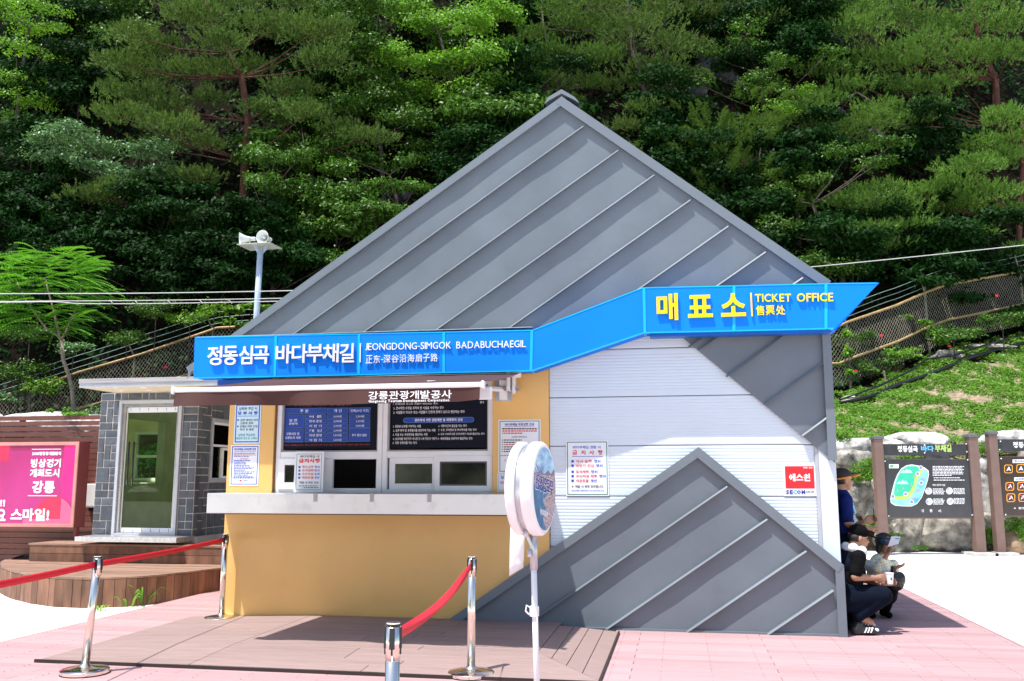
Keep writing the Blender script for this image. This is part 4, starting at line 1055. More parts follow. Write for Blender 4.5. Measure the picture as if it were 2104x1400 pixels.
# tread plate step in front of the door
q0, q1 = F(153, 1110, BT + .55), F(362, 1110, BT + .55)
st = site_thing('metal_step', 'silver chequer-plate step in front of the glass door of the slate booth', 'step', (q0[0] + q1[0]) / 2, BT + .3, zB - .06)
zst = F(250, 1104, BT + .55)[1]
tread = mat('chequer plate', (.62, .62, .62), .3, .7, .2, 30)
MB().box(q0[0], q1[0], BT + .05, BT + .55, zst - .075, zst).build('plate', tread, st, bevel=.003)
mb = MB()
for k in range(46):
    for r in range(3):
        x = q0[0] + .02 + k * (q1[0] - q0[0] - .04) / 46; z = zst - .068 + r * .022; s_ = 1 if (k + r) % 2 else -1
        mb.hexa([(x, BT + .5505, z + (.012 if s_ < 0 else 0)), (x + .006, BT + .5505, z + (.012 if s_ < 0 else 0)), (x + .006, BT + .554, z + (.012 if s_ < 0 else 0)), (x, BT + .554, z + (.012 if s_ < 0 else 0)),
                 (x + .018, BT + .5505, z + (.0 if s_ < 0 else .012)), (x + .024, BT + .5505, z + (.0 if s_ < 0 else .012)), (x + .024, BT + .554, z + (.0 if s_ < 0 else .012)), (x + .018, BT + .554, z + (.0 if s_ < 0 else .012))])
o = mb.build('raised_pattern', chrome, st); o['kind'] = 'stuff'
# folding chair inside the booth
ch = site_thing('folding_chair', 'blue folding chair inside the slate booth behind its glass door', 'chair', (sL + sR) / 2 + .3, BT - 1.0, zB)
cb = mat('blue chair tube', (.01, .06, .22), .3, .3); cx_, cy_ = (sL + sR) / 2 + .30, BT - 1.0; zf = zB + .012
for dx in (-.2, .2):
    MB().tube([(cx_ + dx - .12, cy_ + .22, zf), (cx_ + dx + .08, cy_ - .2, zf + .85)], .012, 8).build('leg', cb, ch)
    MB().tube([(cx_ + dx + .1, cy_ - .25, zf), (cx_ + dx - .08, cy_ + .18, zf + .45)], .012, 8).build('leg', cb, ch)
MB().box(cx_ - .22, cx_ + .2, cy_ - .16, cy_ + .2, zf + .43, zf + .46).build('seat', cb, ch, bevel=.01)
MB().box(cx_ - .13, cx_ + .27, cy_ - .22, cy_ - .2, zf + .62, zf + .82).build('backrest', cb, ch, bevel=.01)
# timber platform: curved lower tier, straight upper tier
pf = site_thing('timber_platform', 'two-tier weathered timber platform with a curved plank skirt below the slate booth', 'platform', -9.5, -1.8, -.06)
arc = [(-12.6, -4.2), (-12.2, -3.4), (-11.75, -2.65), (-11.2, -2.0), (-10.6, -1.48), (-9.96, -1.06), (-9.46, -.84), (-8.95, -.80), (-8.5, -1.06), (-8.3, -1.4), (-8.13, -1.9), (-8.0, -2.35), (-7.75, -3.0)]
PZ0, PZ1 = -.06, .31
# resample by length
def resample(pts, d):
    out = [Vector(pts[0])]; acc = 0
    for a, b in zip(pts[:-1], pts[1:]):
        a, b = Vector(a), Vector(b); L_ = (b - a).length; x = d - acc
        while x <= L_: out.append(a + (b - a) * (x / L_)); x += d
        acc = (acc + L_) % d if True else 0
        acc = L_ - (x - d)
    return out
ap = resample(arc, .135)
for a, b in zip(ap[:-1], ap[1:]):
    d = (b - a).normalized(); n = Vector((d.y, -d.x)); n = -n if n.dot(Vector((0, 1))) < 0 and False else n
    if n.dot((a + b) / 2 - Vector((-9.8, -3.5))) < 0: n = -n
    e = .003; off_ = .006 * hash01(a.x, a.y); p0, p1 = a + d * e + n * off_, b - d * e + n * off_
    MB().slab([tuple(p0), tuple(p1), tuple(p1 - n * .028), tuple(p0 - n * .028)], PZ0, PZ1 - .024 - .006 * hash01(a.y)).build('plank', old_wood, pf)
MB().slab([tuple(Vector(p) * .985 + Vector((-9.8, -3.5)) * .015) for p in arc], PZ0, PZ1 - .05).build('frame', mat('dark gap', ()), pf)
poly = [tuple(p) for p in ap]
ycut = -.6; k = 0
while ycut > -2.95:
    q = clip(clip(poly, Vector((0, ycut)), Vector((0, 1)), -1), Vector((0, ycut - .138)), Vector((0, 1)), 1)
    if len(q) > 2:
        xs = [p[0] for p in q]; mid = min(xs) + (max(xs) - min(xs)) * (.3 + .4 * hash01(k))
        for part_ in ((clip(q, Vector((mid - .003, 0)), Vector((1, 0)), -1)), (clip(q, Vector((mid + .003, 0)), Vector((1, 0)), 1))):
            if len(part_) > 2:
                w_ = hash01(k, mid) * .004
                MB().slab(part_, PZ1 - .024 + w_, PZ1 + w_).build('deck_board', old_wood_top, pf)
    ycut -= .143; k += 1
TZ = F(250, 1119, -2.80)[1]
ul, ur = F(60, 1140, -2.8)[0], -6.9
for k, (z0, z1) in enumerate(((PZ1 + .006, (PZ1 + TZ) / 2 - .014), ((PZ1 + TZ) / 2 - .008, TZ - .028))):
    x = ul
    for L_ in ((1.9, 1.55, 1.6), (1.35, 2.2, 1.5))[k]:
        if x < ur: MB().box(x + .002, min(x + L_, ur) - .002, -2.828, -2.80, z0, z1).build('plank', old_wood, pf); x += L_
tt = -2.79
k = 0
while tt > -4.2:
    MB().box(ul + (.0 if k else -.02), ur, tt - .138, tt, TZ - .026, TZ).build('deck_board', old_wood_top, pf); tt -= .143; k += 1
MB().box(ul + .02, ur, -4.3, -2.83, PZ0, TZ - .03).build('frame', mat('dark gap', ()), pf)
MB().box(sL - .1, sR + .1, BT - DP - .1, BT + .02, TZ, zB).build('booth_plinth', grout, pf)

# ================================================================== slat fence and billboard
FT = -4.1
fx0, fx1 = F(-260, 1000, FT)[0], F(235, 1000, FT)[0]
fe = site_thing('slat_fence', 'red brown fence of horizontal timber slats behind the pink billboard', 'fence', (fx0 + fx1) / 2, FT, 0)
zt_ = F(100, 855, FT)[1]
for r in range(27):
    z1 = zt_ - r * .0935; z0 = z1 - (.072 if r < 5 else .086)
    if z0 < -.05: break
    x = fx0; k = 0
    for L_ in (1.1, 1.35, 1.35, 1.4):
        if x >= fx1: break
        MB().box(x, min(x + L_, fx1) - .003, FT, FT + .022 + .003 * hash01(r, k), z0, z1).build('slat', red_slat, fe); x += L_; k += 1
for x in (fx0 + .1, fx0 + 1.45, fx0 + 2.8, fx1 - .3): MB().box(x, x + .07, FT - .075, FT - .001, -.06, zt_ - .005).build('post', red_slat, fe)
MB().box(fx0, fx1, FT - .1, FT - .08, -.06, zt_ - .5).build('backing', mat('dark gap', ()), fe)
BB = -3.35
bx1 = F(157, 995, BB)[0]; bx0 = bx1 - 2.9; bz1 = F(150, 908, BB)[1]; bz0 = F(150, 1084, BB)[1]
bl = site_thing('billboard', 'magenta and pink billboard in a red brown box frame, left of the slate booth', 'billboard', (bx0 + bx1) / 2, BB, 0)
bf = mat('brown red sign box', (.20, .035, .035), .5)
MB().box(bx0, bx1, BB - .28, BB - .012, bz0, bz1).build('box', bf, bl, bevel=.004)
frame_rect('rim', bx0, bx1, bz0, bz1, .055, BB - .011, BB + .01, mat('pink aluminium rim', (.55, .24, .22), .35), bl)
magenta = mat('magenta print', (.40, .025, .14), .35, 0., .12, .8, c2=(.48, .035, .22)); hot = mat('hot pink print', (.85, .02, .22), .35); redp = mat('coral red print', (.86, .03, .09), .35); pinkp = mat('light pink print', (.86, .13, .27), .35); plum = mat('plum print', (.30, .02, .09), .35)
i0, i1, k0, k1 = bx0 + .056, bx1 - .056, bz0 + .056, bz1 - .056
def flat(name, poly, t, m): MB().add([(p[0], t, p[1]) for p in poly], [tuple(range(len(poly)))]).build(name, m, bl)
def fp(x, y): return F(x, y, BB)
MB().box(i0, i1, BB - .011, BB - .004, k0, k1).build('print_ground', magenta, bl)
flat('print_band', [fp(133, 914), (i1, k1), (i1, fp(140, 1033)[1]), fp(125, 1020)], BB - .002, hot)
flat('print_block', [fp(-150, 914), fp(20, 914), fp(17.5, 948), fp(-150, 948)], BB - .002, redp)
flat('print_strip', [(fp(22, 914)[0], k1), (fp(132, 914)[0], k1), fp(132, 924), fp(21, 926)], BB - .003, plum)
cc = fp(108, 1068); rr_ = .36
circ = [(cc[0] + rr_ * math.cos(2 * math.pi * k / 40), cc[1] + rr_ * math.sin(2 * math.pi * k / 40)) for k in range(40)]
def box_clip(q, x0, x1, z0, z1):
    q = clip(q, Vector((x0, 0)), Vector((1, 0)), 1); q = clip(q, Vector((x1, 0)), Vector((1, 0)), -1); q = clip(q, Vector((0, z0)), Vector((0, 1)), 1); return clip(q, Vector((0, z1)), Vector((0, 1)), -1)
flat('print_circle', box_clip(circ, i0, fp(123, 1050)[0], fp(100, 1067)[1], k1), BB - .0015, redp)
flat('print_circle', box_clip(circ, fp(124, 1050)[0], i1, k0, k1), BB - .001, pinkp)
flat('print_foot', [fp(48, 1067), fp(124, 1067), fp(123, 1077), fp(45, 1077)], BB - .0012, pinkp)
def bl_t(body, x0, y0, x1, y1, bold):
    mb = MB(); pxletter(mb, body, x0, y0, x1, y1, BB, .001, bold, 2); mb.build('lettering', white_print, bl)
for b_ in (('2018평창동계올림픽', 66, 928.5, 125.5, 936, .04), ('빙상경기', 63.5, 943, 125, 961, .1), ('개최도시', 61.5, 963.5, 122, 981, .1), ('강릉', 66, 988, 112.5, 1014, .1), ('!!', 0.5, 1027, 10.5, 1041, .04), ('요', -8, 1046, 12, 1071, .1), ('스마일!', 22, 1045, 101, 1071, .1)): bl_t(*b_)
mb = MB(); pxbox(mb, 65.5, 922.7, 125.5, 924, BB, BB + .001); pxbox(mb, 57, 1018.3, 117, 1019.8, BB, BB + .001); mb.build('rule', white_print, bl)
for x in (F(146, 1095, BB)[0], bx0 + .3): MB().box(x - .05, x, BB - .2, BB - .12, .0, bz0 - .001).build('leg', bf, bl)
# white meter box on the slat fence
u0, u1 = F(174, 1018, FT + .15), F(196, 1018, FT + .15)
mbx = site_thing('meter_box', 'blank white box fixed to the slat fence beside the slate booth', 'box', u0[0] + .08, FT + .024, F(180, 1044, FT + .15)[1])
MB().box(u0[0], u0[0] + .26, FT + .026, FT + .15, F(180, 1043.5, FT + .15)[1], F(180, 994.5, FT + .15)[1]).build('body', white_paint, mbx, bevel=.012)
MB().box(u0[0] + .05, u0[0] + .2, FT + .026, FT + .10, F(180, 1050, FT + .15)[1], F(180, 1044.5, FT + .15)[1]).build('conduit', black_plastic, mbx)

# ================================================================== loudspeaker pole and horns
LY = 17.5
pt = at_y(535, 515, LY); pbm = at_y(527, 650, LY)
lp = thing('loudspeaker_pole', 'pale blue steel pole with a flat top plate rising behind the ticket office', 'pole', (pbm.x, LY, -.06))
pblue = mat('pale blue painted steel', (.42, .52, .66), .45, 0., .12, 6, wear=.2)
MB(WORLD).tube([(pbm.x - .03, LY, -.06), (pbm.x, LY, pbm.z), (pt.x, LY, pt.z)], .058, 16).build('shaft', pblue, lp, smooth=True)
MB(WORLD).box(pbm.x - .15, pbm.x + .12, LY - .13, LY + .13, -.06, -.03).build('base_plate', steel_grey, lp)
pl_ = [at_y(494, 512, LY - .30), at_y(570, 511, LY - .12)]
zc = at_y(535, 506, LY).z
plw = mat('weathered white plate', (.55, .58, .50), .6, 0., .15, 6)
MB(Frame((pt.x, LY, zc), (math.cos(R(-14)), math.sin(R(-14)), 0), (math.sin(R(14)), math.cos(R(14)), 0))).box(-.37, .33, -.26, .26, -.012, .0).build('top_plate', plw, lp)
for a in range(4):
    ca, sa = math.cos(a * math.pi / 2 + .5), math.sin(a * math.pi / 2 + .5)
    MB(WORLD).add([(pt.x + ca * .05, LY + sa * .05, zc - .013), (pt.x + ca * .15, LY + sa * .15, zc - .013), (pt.x + ca * .05, LY + sa * .05, zc - .16)], [(0, 1, 2)]).build('gusset', pblue, lp)
# wire clamps on the pole
hornw = mat('white horn plastic', (.72, .74, .72), .45, 0., .06, 8)
def horn(px, py, axis, label, Y):
    c = at_y(px, py, Y); axis = Vector(axis).normalized()
    o = thing('horn_speaker', label, 'loudspeaker', tuple(c))
    r = .155
    prof = [(r + .006, .0), (r, .012), (.105, -.09), (.072, -.17), (.055, -.26), (.05, -.27)]
    mb = MB(WORLD); n = 40; ax_ = axis; x = ax_.orthogonal().normalized(); y = ax_.cross(x); vs = []; fs = []
    pr = [(r * .98, .005), (.098, -.09), (.066, -.17), (.048, -.26), (.048, -.33), (.03, -.335), (.035, -.30), (.056, -.26), (.075, -.17), (.108, -.09), (r, .0), (r * 1.03, .008), (r * .98, .005)]
    for (rr2, h) in pr:
      rr2 *= .86; h *= .74
      vs += [tuple(c + ax_ * h + (x * math.cos(2 * math.pi * k / n) + y * math.sin(2 * math.pi * k / n)) * rr2 * (1 + .012 * (k % 2))) for k in range(n)]
    for i in range(len(pr) - 1): fs += [(i * n + k, i * n + (k + 1) % n, (i + 1) * n + (k + 1) % n, (i + 1) * n + k) for k in range(n)]
    mb.add(vs, fs); mb.build('bell', hornw, o, autosm=True)
    MB(WORLD).lathe([(.0, -.15), (.018, -.15), (.024, -.08), (.016, -.035), (.0, -.025)], tuple(c), tuple(ax_), 16).build('reflex_cone', hornw, o, smooth=True)
    MB(WORLD).lathe([(.0, -.30), (.036, -.30), (.042, -.285), (.042, -.225), (.0, -.225)], tuple(c), tuple(ax_), 20).build('driver', hornw, o, autosm=True)
    m_ = c - ax_ * .19
    for sg in (-1, 1):
        sd_ = Vector((-ax_.y, ax_.x, 0)).normalized() * .07 * sg
        MB(WORLD).tube([tuple(m_ + sd_), (m_.x + sd_.x * .6, m_.y + sd_.y * .6, zc + .001)], .010, 6).build('bracket', steel_grey, o)
    return o
horn(493, 492, (-.93, -.36, -.12), 'ribbed white horn loudspeaker pointing left on the pole top plate', LY - .02)
horn(539, 487, (-.30, -.95, -.05), 'ribbed white horn loudspeaker facing forward on the pole top plate', LY - .05)
# overhead cables
cabm = mat('pale cable sheath', (.50, .50, .48), .5)
def cable(label, pts, r, name='overhead_cable'):
    P = [at_y(*p) for p in pts]
    o = thing(name, label, 'cable', tuple(P[0]))
    # smooth the polyline
    q = []
    for i in range(len(P) - 1):
        for k in range(6):
            u = k / 6; a = P[max(i - 1, 0)]; b = P[i]; c = P[i + 1]; d = P[min(i + 2, len(P) - 1)]
            q.append(.5 * ((2 * b) + (c - a) * u + (2 * a - 5 * b + 4 * c - d) * u * u + (3 * b - a - 3 * c + d) * u ** 3))
    q.append(P[-1]); MB(WORLD).tube([tuple(v) for v in q], r, 6).build('strand', cabm, o, smooth=True); return o
cy = 17.2
cable('uppermost of the three pale cables crossing before the loudspeaker pole', [(-300, 606, cy), (0, 604, cy), (280, 603, cy), (560, 598.5, cy), (900, 590, cy), (1300, 578, cy + 1), (1675, 548, cy + 2), (2104, 504, cy + 3), (2400, 470, cy + 4)], .010)
cable('middle pale cable with small tie loops crossing before the loudspeaker pole', [(-300, 622, cy), (0, 620, cy), (100, 619, cy), (280, 618, cy), (520, 614.5, cy), (900, 606, cy), (1300, 600, cy)], .009)
c3 = cable('lowest pale cable sagging below the middle one before the loudspeaker pole', [(-300, 623, cy - .1), (0, 621.5, cy - .1), (110, 620.5, cy - .1), (160, 624, cy - .1), (230, 624.5, cy - .1), (330, 624, cy - .1), (520, 620.5, cy - .1), (900, 612, cy - .1), (1300, 607, cy - .1)], .009)
for x in (228, 279, 347, 413, 473): MB(WORLD).tube([tuple(at_y(x - 3, 617, cy - .12)), tuple(at_y(x + 2, 621.5, cy - .12)), tuple(at_y(x + 3.5, 624, cy - .12))], .008, 5).build('tie', cabm, c3)

# ================================================================== right: two information boards
IY = 19.9
wood_post = mat('brown composite post', (.17, .105, .085), .55, 0., .12, 5, .15, 60)
board_slate = mat('polished black stone board', (.035, .036, .042), .16, 0., .2, 4)
def bpx(px, py, Y=IY): p = at_y(px, py, Y); return p.x, p.z
def info_post(px0, pyt, px1, pyb, o, Y=IY, wpx=18):
    x0, z1 = bpx(px0, pyt, Y); x1, z0 = bpx(px1, pyb, Y); w = wpx / 2 * Y / FOC
    x = (x0 + x1) / 2; zt2 = z1
    MB(WORLD).box(x - w, x + w, Y - w, Y + w, -.06, zt2).build('post', wood_post, o, bevel=.006)
    cp = MB(WORLD); cp.box(x - w - .02, x + w + .02, Y - w - .02, Y + w + .02, zt2 + .001, zt2 + .05); cp.hexa([(x - w - .02, Y - w - .02, zt2 + .051), (x + w + .02, Y - w - .02, zt2 + .051), (x + w + .02, Y + w + .02, zt2 + .051), (x - w - .02, Y + w + .02, zt2 + .051), (x - .02, Y - .02, zt2 + .09), (x + .02, Y - .02, zt2 + .09), (x + .02, Y + .02, zt2 + .09), (x - .02, Y + .02, zt2 + .09)])
    cp.build('post_cap', mat('dark grey cap', (.12, .12, .12), .5), o)
    return x
ib = thing('information_board', 'brown-framed stone board with a green coast map, nearer the ticket office', 'information board', (7.95, IY, -.06))
ib['group'] = 'trail information boards'
info_post(1800, 903, 1816, 1120, ib); info_post(1993.5, 899, 2015, 1137, ib, wpx=19)
def ibox(o, x0, y0, x1, y1, t0, t1, name, m, bevel=0., Y=IY):
    ax0, az1 = bpx(x0, (y0)); _, az0 = bpx(x0, y1); ax1 = bpx(x1, (y0 + y1) / 2)[0]; ax0 = bpx(x0, (y0 + y1) / 2)[0]
    return MB(WORLD).box(ax0, ax1, Y - t1, Y - t0, az0, az1).build(name, m, o, bevel=bevel)
ibox(ib, 1809, 913, 1987, 936, -.03, .03, 'title_panel', board_slate, .003)
ibox(ib, 1813, 943.5, 1997, 1066, -.03, .02, 'frame', wood_post, .003)
ibox(ib, 1814.5, 944.5, 1995.5, 1063, .021, .045, 'map_panel', board_slate, .003)
IFr = Frame((0, IY, 0), (1, 0, 0), (0, -1, 0))
def iflat(o, name, pts, b, m):
    MB(IFr).add([(bpx(*p)[0], b, bpx(*p)[1]) for p in pts], [tuple(range(len(pts)))]).build(name, m, o)
def itext(o, body, x0, y0, x1, y1, b, m, bold=.012):
    mb = MB(IFr); a0, c1 = bpx(x0, y0); a1, c0 = bpx(x1, y1); letter(mb, body, a0, a1, c0, c1, b, .002, bold, 1); mb.build('lettering', m, o)
def zz(x, y): return (1760 + x / 4.666, 860 + y / 4.666)
blob = [(470, 450), (520, 442), (580, 452), (640, 470), (680, 500), (685, 540), (672, 600), (645, 680), (615, 760), (570, 820), (520, 843), (430, 842), (360, 835), (320, 810), (315, 770), (330, 700), (350, 620), (380, 540), (420, 480)]
iflat(ib, 'map_outline', [zz(x, y) for x, y in blob], .0465, white_print)
cxm, cym = 500, 640
iflat(ib, 'map_sea', [zz(cxm + (x - cxm) * .965, cym + (y - cym) * .965) for x, y in blob], .0475, mat('map sea blue', (.10, .50, .78), .3, 0., .3, 4, c2=(.35, .75, .9)))
iflat(ib, 'map_coast', [zz(*p) for p in [(345, 735), (360, 640), (390, 550), (430, 485), (480, 457), (560, 460), (630, 490), (610, 540), (570, 590), (560, 660), (530, 720), (500, 760), (450, 785), (390, 780), (345, 770)]], .0485, mat('map lime coast', (.42, .66, .12), .4))
iflat(ib, 'map_land', [zz(*p) for p in [(348, 730), (362, 640), (392, 552), (432, 490), (482, 460), (550, 462), (600, 475), (580, 530), (545, 570), (535, 640), (500, 700), (440, 740), (370, 748)]], .0495, mat('map green land', (.03, .48, .30), .4))
for (x, y, w) in ((470, 500, 120), (430, 605, 120)):
    iflat(ib, 'map_mountain', [zz(x - w / 2, y + 25), zz(x - w / 4, y - 8), zz(x - w / 8, y + 5), zz(x, y - 20), zz(x + w / 8, y), zz(x + w / 4, y - 12), zz(x + w / 2, y + 25)], .0505, mat('map pale mountain', (.40, .62, .78)))
for (x, y, c_) in ((605, 472, blue_print), (575, 530, white_print), (460, 725, white_print), (338, 748, white_print), (518, 800, white_print), (610, 618, blue_print)):
    for rr3, mm, bb2 in ((21, white_print, .0508), (16, mat('map spot', (.22, .25, .45), .4), .0512)):
        iflat(ib, 'map_marker', [zz(x + rr3 * math.cos(2 * math.pi * k / 14), y + rr3 * math.sin(2 * math.pi * k / 14)) for k in range(14)], bb2, mm)
for (x, y) in ((540, 765), (575, 690), (625, 580)): iflat(ib, 'map_islet', [zz(x - 25, y + 8), zz(x - 5, y - 12), zz(x + 22, y - 6), zz(x + 28, y + 8), zz(x, y + 14)], .0506, mat('map mauve islet', (.35, .35, .6)))
for (x, y) in ((385, 690), (438, 665), (540, 550), (515, 635)): iflat(ib, 'map_tree', [zz(x - 12, y + 16), zz(x, y - 18), zz(x + 12, y + 16)], .0506, mat('map olive tree', (.3, .38, .2)))
iflat(ib, 'logo_plate', [zz(303, 440), zz(395, 440), zz(395, 478), zz(303, 478)], .047, white_print)
iflat(ib, 'logo_mark', [zz(312, 446), zz(345, 446), zz(345, 472), zz(312, 472)], .048, mat('logo green', (.1, .45, .2)))
def t4(o, body, x0, y0, x1, y1, m, b=.047, bold=.012): a = zz(x0, y0); c = zz(x1, y1); itext(o, body, a[0], a[1], c[0], c[1], b, m, bold)
t4(ib, '정동심곡', 385, 262, 582, 325, white_print, .032, .028); t4(ib, '바다', 610, 262, 735, 318, mat('sky blue script', (.12, .5, .85)), .032, .028); t4(ib, '부채길', 742, 250, 905, 322, mat('lime script', (.45, .62, .15)), .032, .028)
t4(ib, '강', 612, 872, 640, 900, white_print); t4(ib, '릉', 690, 872, 718, 900, white_print); t4(ib, '시', 772, 872, 800, 900, white_print); t4(ib, '주변 관광지 안내', 718, 630, 838, 648, white_print)
mb = MB(IFr)
def dash(x0, y0, x1, h):
    x = x0; k = 0
    while x < x1 - 4:
        w = 9 + 26 * hash01(x, y0, k); k += 1; a = zz(x, y0); c = zz(min(x + w, x1), y0 + h); p = bpx(*a); q = bpx(*c); mb.box(p[0], q[0], .0462, .0472, q[1], p[1]); x += w + 5
for k in range(7): dash(720, 458 + k * 14.2, 1020 - (120 if k == 6 else 20 * hash01(k)), 7)
for k in range(2): dash(730, 566 + 22 * k, 980 + 45 * k, 7)
for (x, y) in ((722, 672), (918, 670), (726, 770), (922, 765)):
    for k in range(5): dash(x, y + 12 * k, x + 115 - 20 * hash01(k, x), 6)
mb.build('small_print', white_print, ib)['kind'] = 'stuff'
for (x, y, c_) in ((682, 697, (.35, .55, .75)), (880, 695, (.08, .4, .5)), (688, 797, (.1, .4, .75)), (888, 795, (.12, .3, .6))):
    for rr3, mm, bb2 in ((33, white_print, .0465), (30, mat('photo spot %d' % x, c_, .4, 0, .6, 9, c2=(.7, .75, .8)), .0475)):
        iflat(ib, 'photo_disc', [zz(x + rr3 * math.cos(2 * math.pi * k / 20), y + rr3 * math.sin(2 * math.pi * k / 20)) for k in range(20)], bb2, mm)
for (x, y) in ((243, 265), (1043, 245), (248, 340), (1050, 320), (265, 410), (1055, 397), (300, 935), (1098, 925), (645, 255), (646, 330)):
    iflat(ib, 'stud', [zz(x + 7 * math.cos(2 * math.pi * k / 8), y + 7 * math.sin(2 * math.pi * k / 8)) for k in range(8)], .0478 if y > 360 else .033, white_print)
# second board, cut by the right edge
i2 = thing('information_board', 'brown-framed stone board with rows of prohibition signs, farther right', 'information board', (10.6, IY, -.06)); i2['group'] = 'trail information boards'
info_post(2036, 893, 2054.5, 1133, i2, wpx=17); info_post(2226, 889, 2252, 1132, i2, wpx=17)
ibox(i2, 2046, 903, 2218, 927, -.03, .03, 'title_panel', board_slate, .003); ibox(i2, 2050, 938, 2226, 1062, -.03, .02, 'frame', wood_post, .003)
ibox(i2, 2051.5, 939, 2224, 1059, .021, .045, 'rules_panel', mat('polished dark brown board', (.035, .022, .018), .16, 0., .2, 4), .003)
t4(i2, '정동심곡', 1490, 225, 1700, 285, white_print, .032, .028)
iflat(i2, 'pill', [zz(1485, 395), zz(1700, 392), zz(1700, 428), zz(1485, 428)], .0465, white_print); t4(i2, '주의하세요!', 1500, 400, 1640, 424, navy, .048)
iflat(i2, 'pill', [zz(1500, 566), zz(1715, 563), zz(1715, 600), zz(1500, 600)], .0465, white_print); t4(i2, '지켜주세요!', 1516, 572, 1655, 594, navy, .048)
org = mat('orange icon rim', (.85, .36, .02), .4)
for (x, y) in ((1445, 485), (1562, 480), (1680, 476), (1458, 652), (1572, 650), (1690, 646), (1468, 760), (1582, 757), (1700, 754)):
    def rr(h): 
        c = h * .3; return [zz(x + dx * h + ex * c, y + dy * h + ey * c) for dx, dy, ex, ey in ((-1, -1, 1, 0), (1, -1, -1, 0), (1, -1, 0, 1), (1, 1, 0, -1), (1, 1, -1, 0), (-1, 1, 1, 0), (-1, 1, 0, -1), (-1, -1, 0, 1))]
    iflat(i2, 'icon_rim', rr(41), .0465, org); iflat(i2, 'icon_ground', rr(34), .0475, mat('icon black', (.03, .02, .02)))
    iflat(i2, 'icon_figure', [zz(x - 22, y + 22), zz(x - 6, y - 8), zz(x + 4, y - 24), zz(x + 12, y - 8), zz(x + 24, y + 20), zz(x + 2, y + 8)], .0485, white_print)
    if y > 600: iflat(i2, 'icon_bar', [zz(x - 30, y - 24), zz(x - 24, y - 30), zz(x + 30, y + 24), zz(x + 24, y + 30)], .0495, red_print)
for (x, y) in ((1372, 220), (1364, 300), (1375, 385), (1418, 922)): iflat(i2, 'stud', [zz(x + 7 * math.cos(2 * math.pi * k / 8), y + 7 * math.sin(2 * math.pi * k / 8)) for k in range(8)], .0478 if y > 360 else .033, white_print)
t4(i2, '※ 환경, 우천시 통제', 1495, 850, 1800, 872, white_print)
for (x0, x1) in ((1990, 2042), (2034, 2076)):
    a = ground(x0, 1141, -.06); 
for px_, lb in ((2014, 'left'), (2056, 'right')):
    x = bpx(px_, 1130)[0]; o = thing('concrete_footing', 'pale concrete footing slab around the %s' % ('right post of the map board' if lb == 'left' else 'left post of the prohibition board'), 'footing', (x, IY, -.06))
    MB(WORLD).box(x - .28, x + .24, IY - .3, IY + .28, -.06, .01).build('slab', concrete_grey, o, bevel=.01)
# ================================================================== hillside
rails = [(-900, 1230, 29), (-300, 935, 29), (0, 815, 29), (97, 789, 29), (160, 766, 29), (291, 728, 29), (447, 674, 29), (560, 668, 29), (1000, 668, 29), (1400, 668, 29), (1719, 672, 29), (1745, 661, 29), (1840, 628.5, 29.6), (1907, 599, 30.2), (1940, 587, 30.5), (2104, 556.5, 32), (2500, 480, 35), (3000, 400, 38)]
RP = [at_y(*p) for p in rails]
rx = np.array([p.x for p in RP]); ry = np.array([p.y for p in RP]); rzz = np.array([p.z for p in RP])
def hz_np(x, y):
    x = np.asarray(x, float); y = np.asarray(y, float)
    yb = np.interp(x, [-60, -12, -6.5, -3, 4, 6.5, 8, 60], [15.5, 16.6, 17.6, 18.5, 19.5, 20.7, 21.2, 22])
    zb = np.interp(x, [-60, -9, -5, 0, 5, 8, 60], [1.0, 2.0, 2.0, 1.6, 1.7, 2.25, 2.4])
    yf = np.interp(x, rx, ry); zf = np.interp(x, rx, rzz) - 2.15
    z = np.full_like(x, -.12)
    k = np.clip((y - yb) / .9, 0, 1); z = np.where(y > yb, -.12 + (zb + .12) * k, z)
    k2 = np.clip((y - yb - .9) / (yf - yb - .9), 0, 1); z = np.where(y > yb + .9, zb + (zf - zb) * k2, z)
    d = y - yf - .6
    hill = zf + 1.95 * d + .9 * np.sin(x * .33 + 1.0) * np.clip(d / 6, 0, 1) + .7 * np.sin(x * .71 + y * .45) * np.clip(d / 6, 0, 1) + .4 * np.sin(x * 1.7 + 2) * np.sin(y * 1.3) * np.clip(d / 3, 0, 1)
    z = np.where(d > 0, np.maximum(hill, zf), z)
    z = z + np.where(y > yb + 1, .06 * np.sin(x * 3.1 + y * 2.2) + .04 * np.sin(x * 7.3) * np.sin(y * 6.1), 0)
    return z
def hz1(x, y): return float(hz_np(np.array([x]), np.array([y]))[0])
def hit(px, py, y0=16.5):
    r = ray(px, py); ys = np.arange(y0, 110, .2); ks = ys / r[1]; xs = r[0] * ks; zs_ = CAM_H + r[2] * ks
    h = hz_np(xs, ys); idx = np.nonzero(zs_ <= h)[0]; i = idx[0] if len(idx) else len(ys) - 1
    return Vector((xs[i], ys[i], h[i]))
def np_mesh(name, V, Fq, m, parent=None, smooth=False, nv=4):
    """V (n,3) world positions, Fq (k,nv) vertex indices"""
    V = np.asarray(V, np.float32)
    if parent is not None:
        rt = root_of(parent); V = V - np.array(rt.location, np.float32)
    me = bpy.data.meshes.new(name); k = len(Fq)
    me.vertices.add(len(V)); me.vertices.foreach_set('co', V.ravel())
    me.loops.add(k * nv); me.loops.foreach_set('vertex_index', np.asarray(Fq, np.int32).ravel())
    me.polygons.add(k); me.polygons.foreach_set('loop_start', np.arange(0, k * nv, nv, dtype=np.int32)); 
    if smooth: me.polygons.foreach_set('use_smooth', np.ones(k, bool))
    me.update(calc_edges=True); me.materials.append(m)
    o = bpy.data.objects.new(name, me); col.objects.link(o); o.parent = parent; return o
gx = np.arange(-62, 62.1, .55); gy = np.arange(14.0, 100, .55)
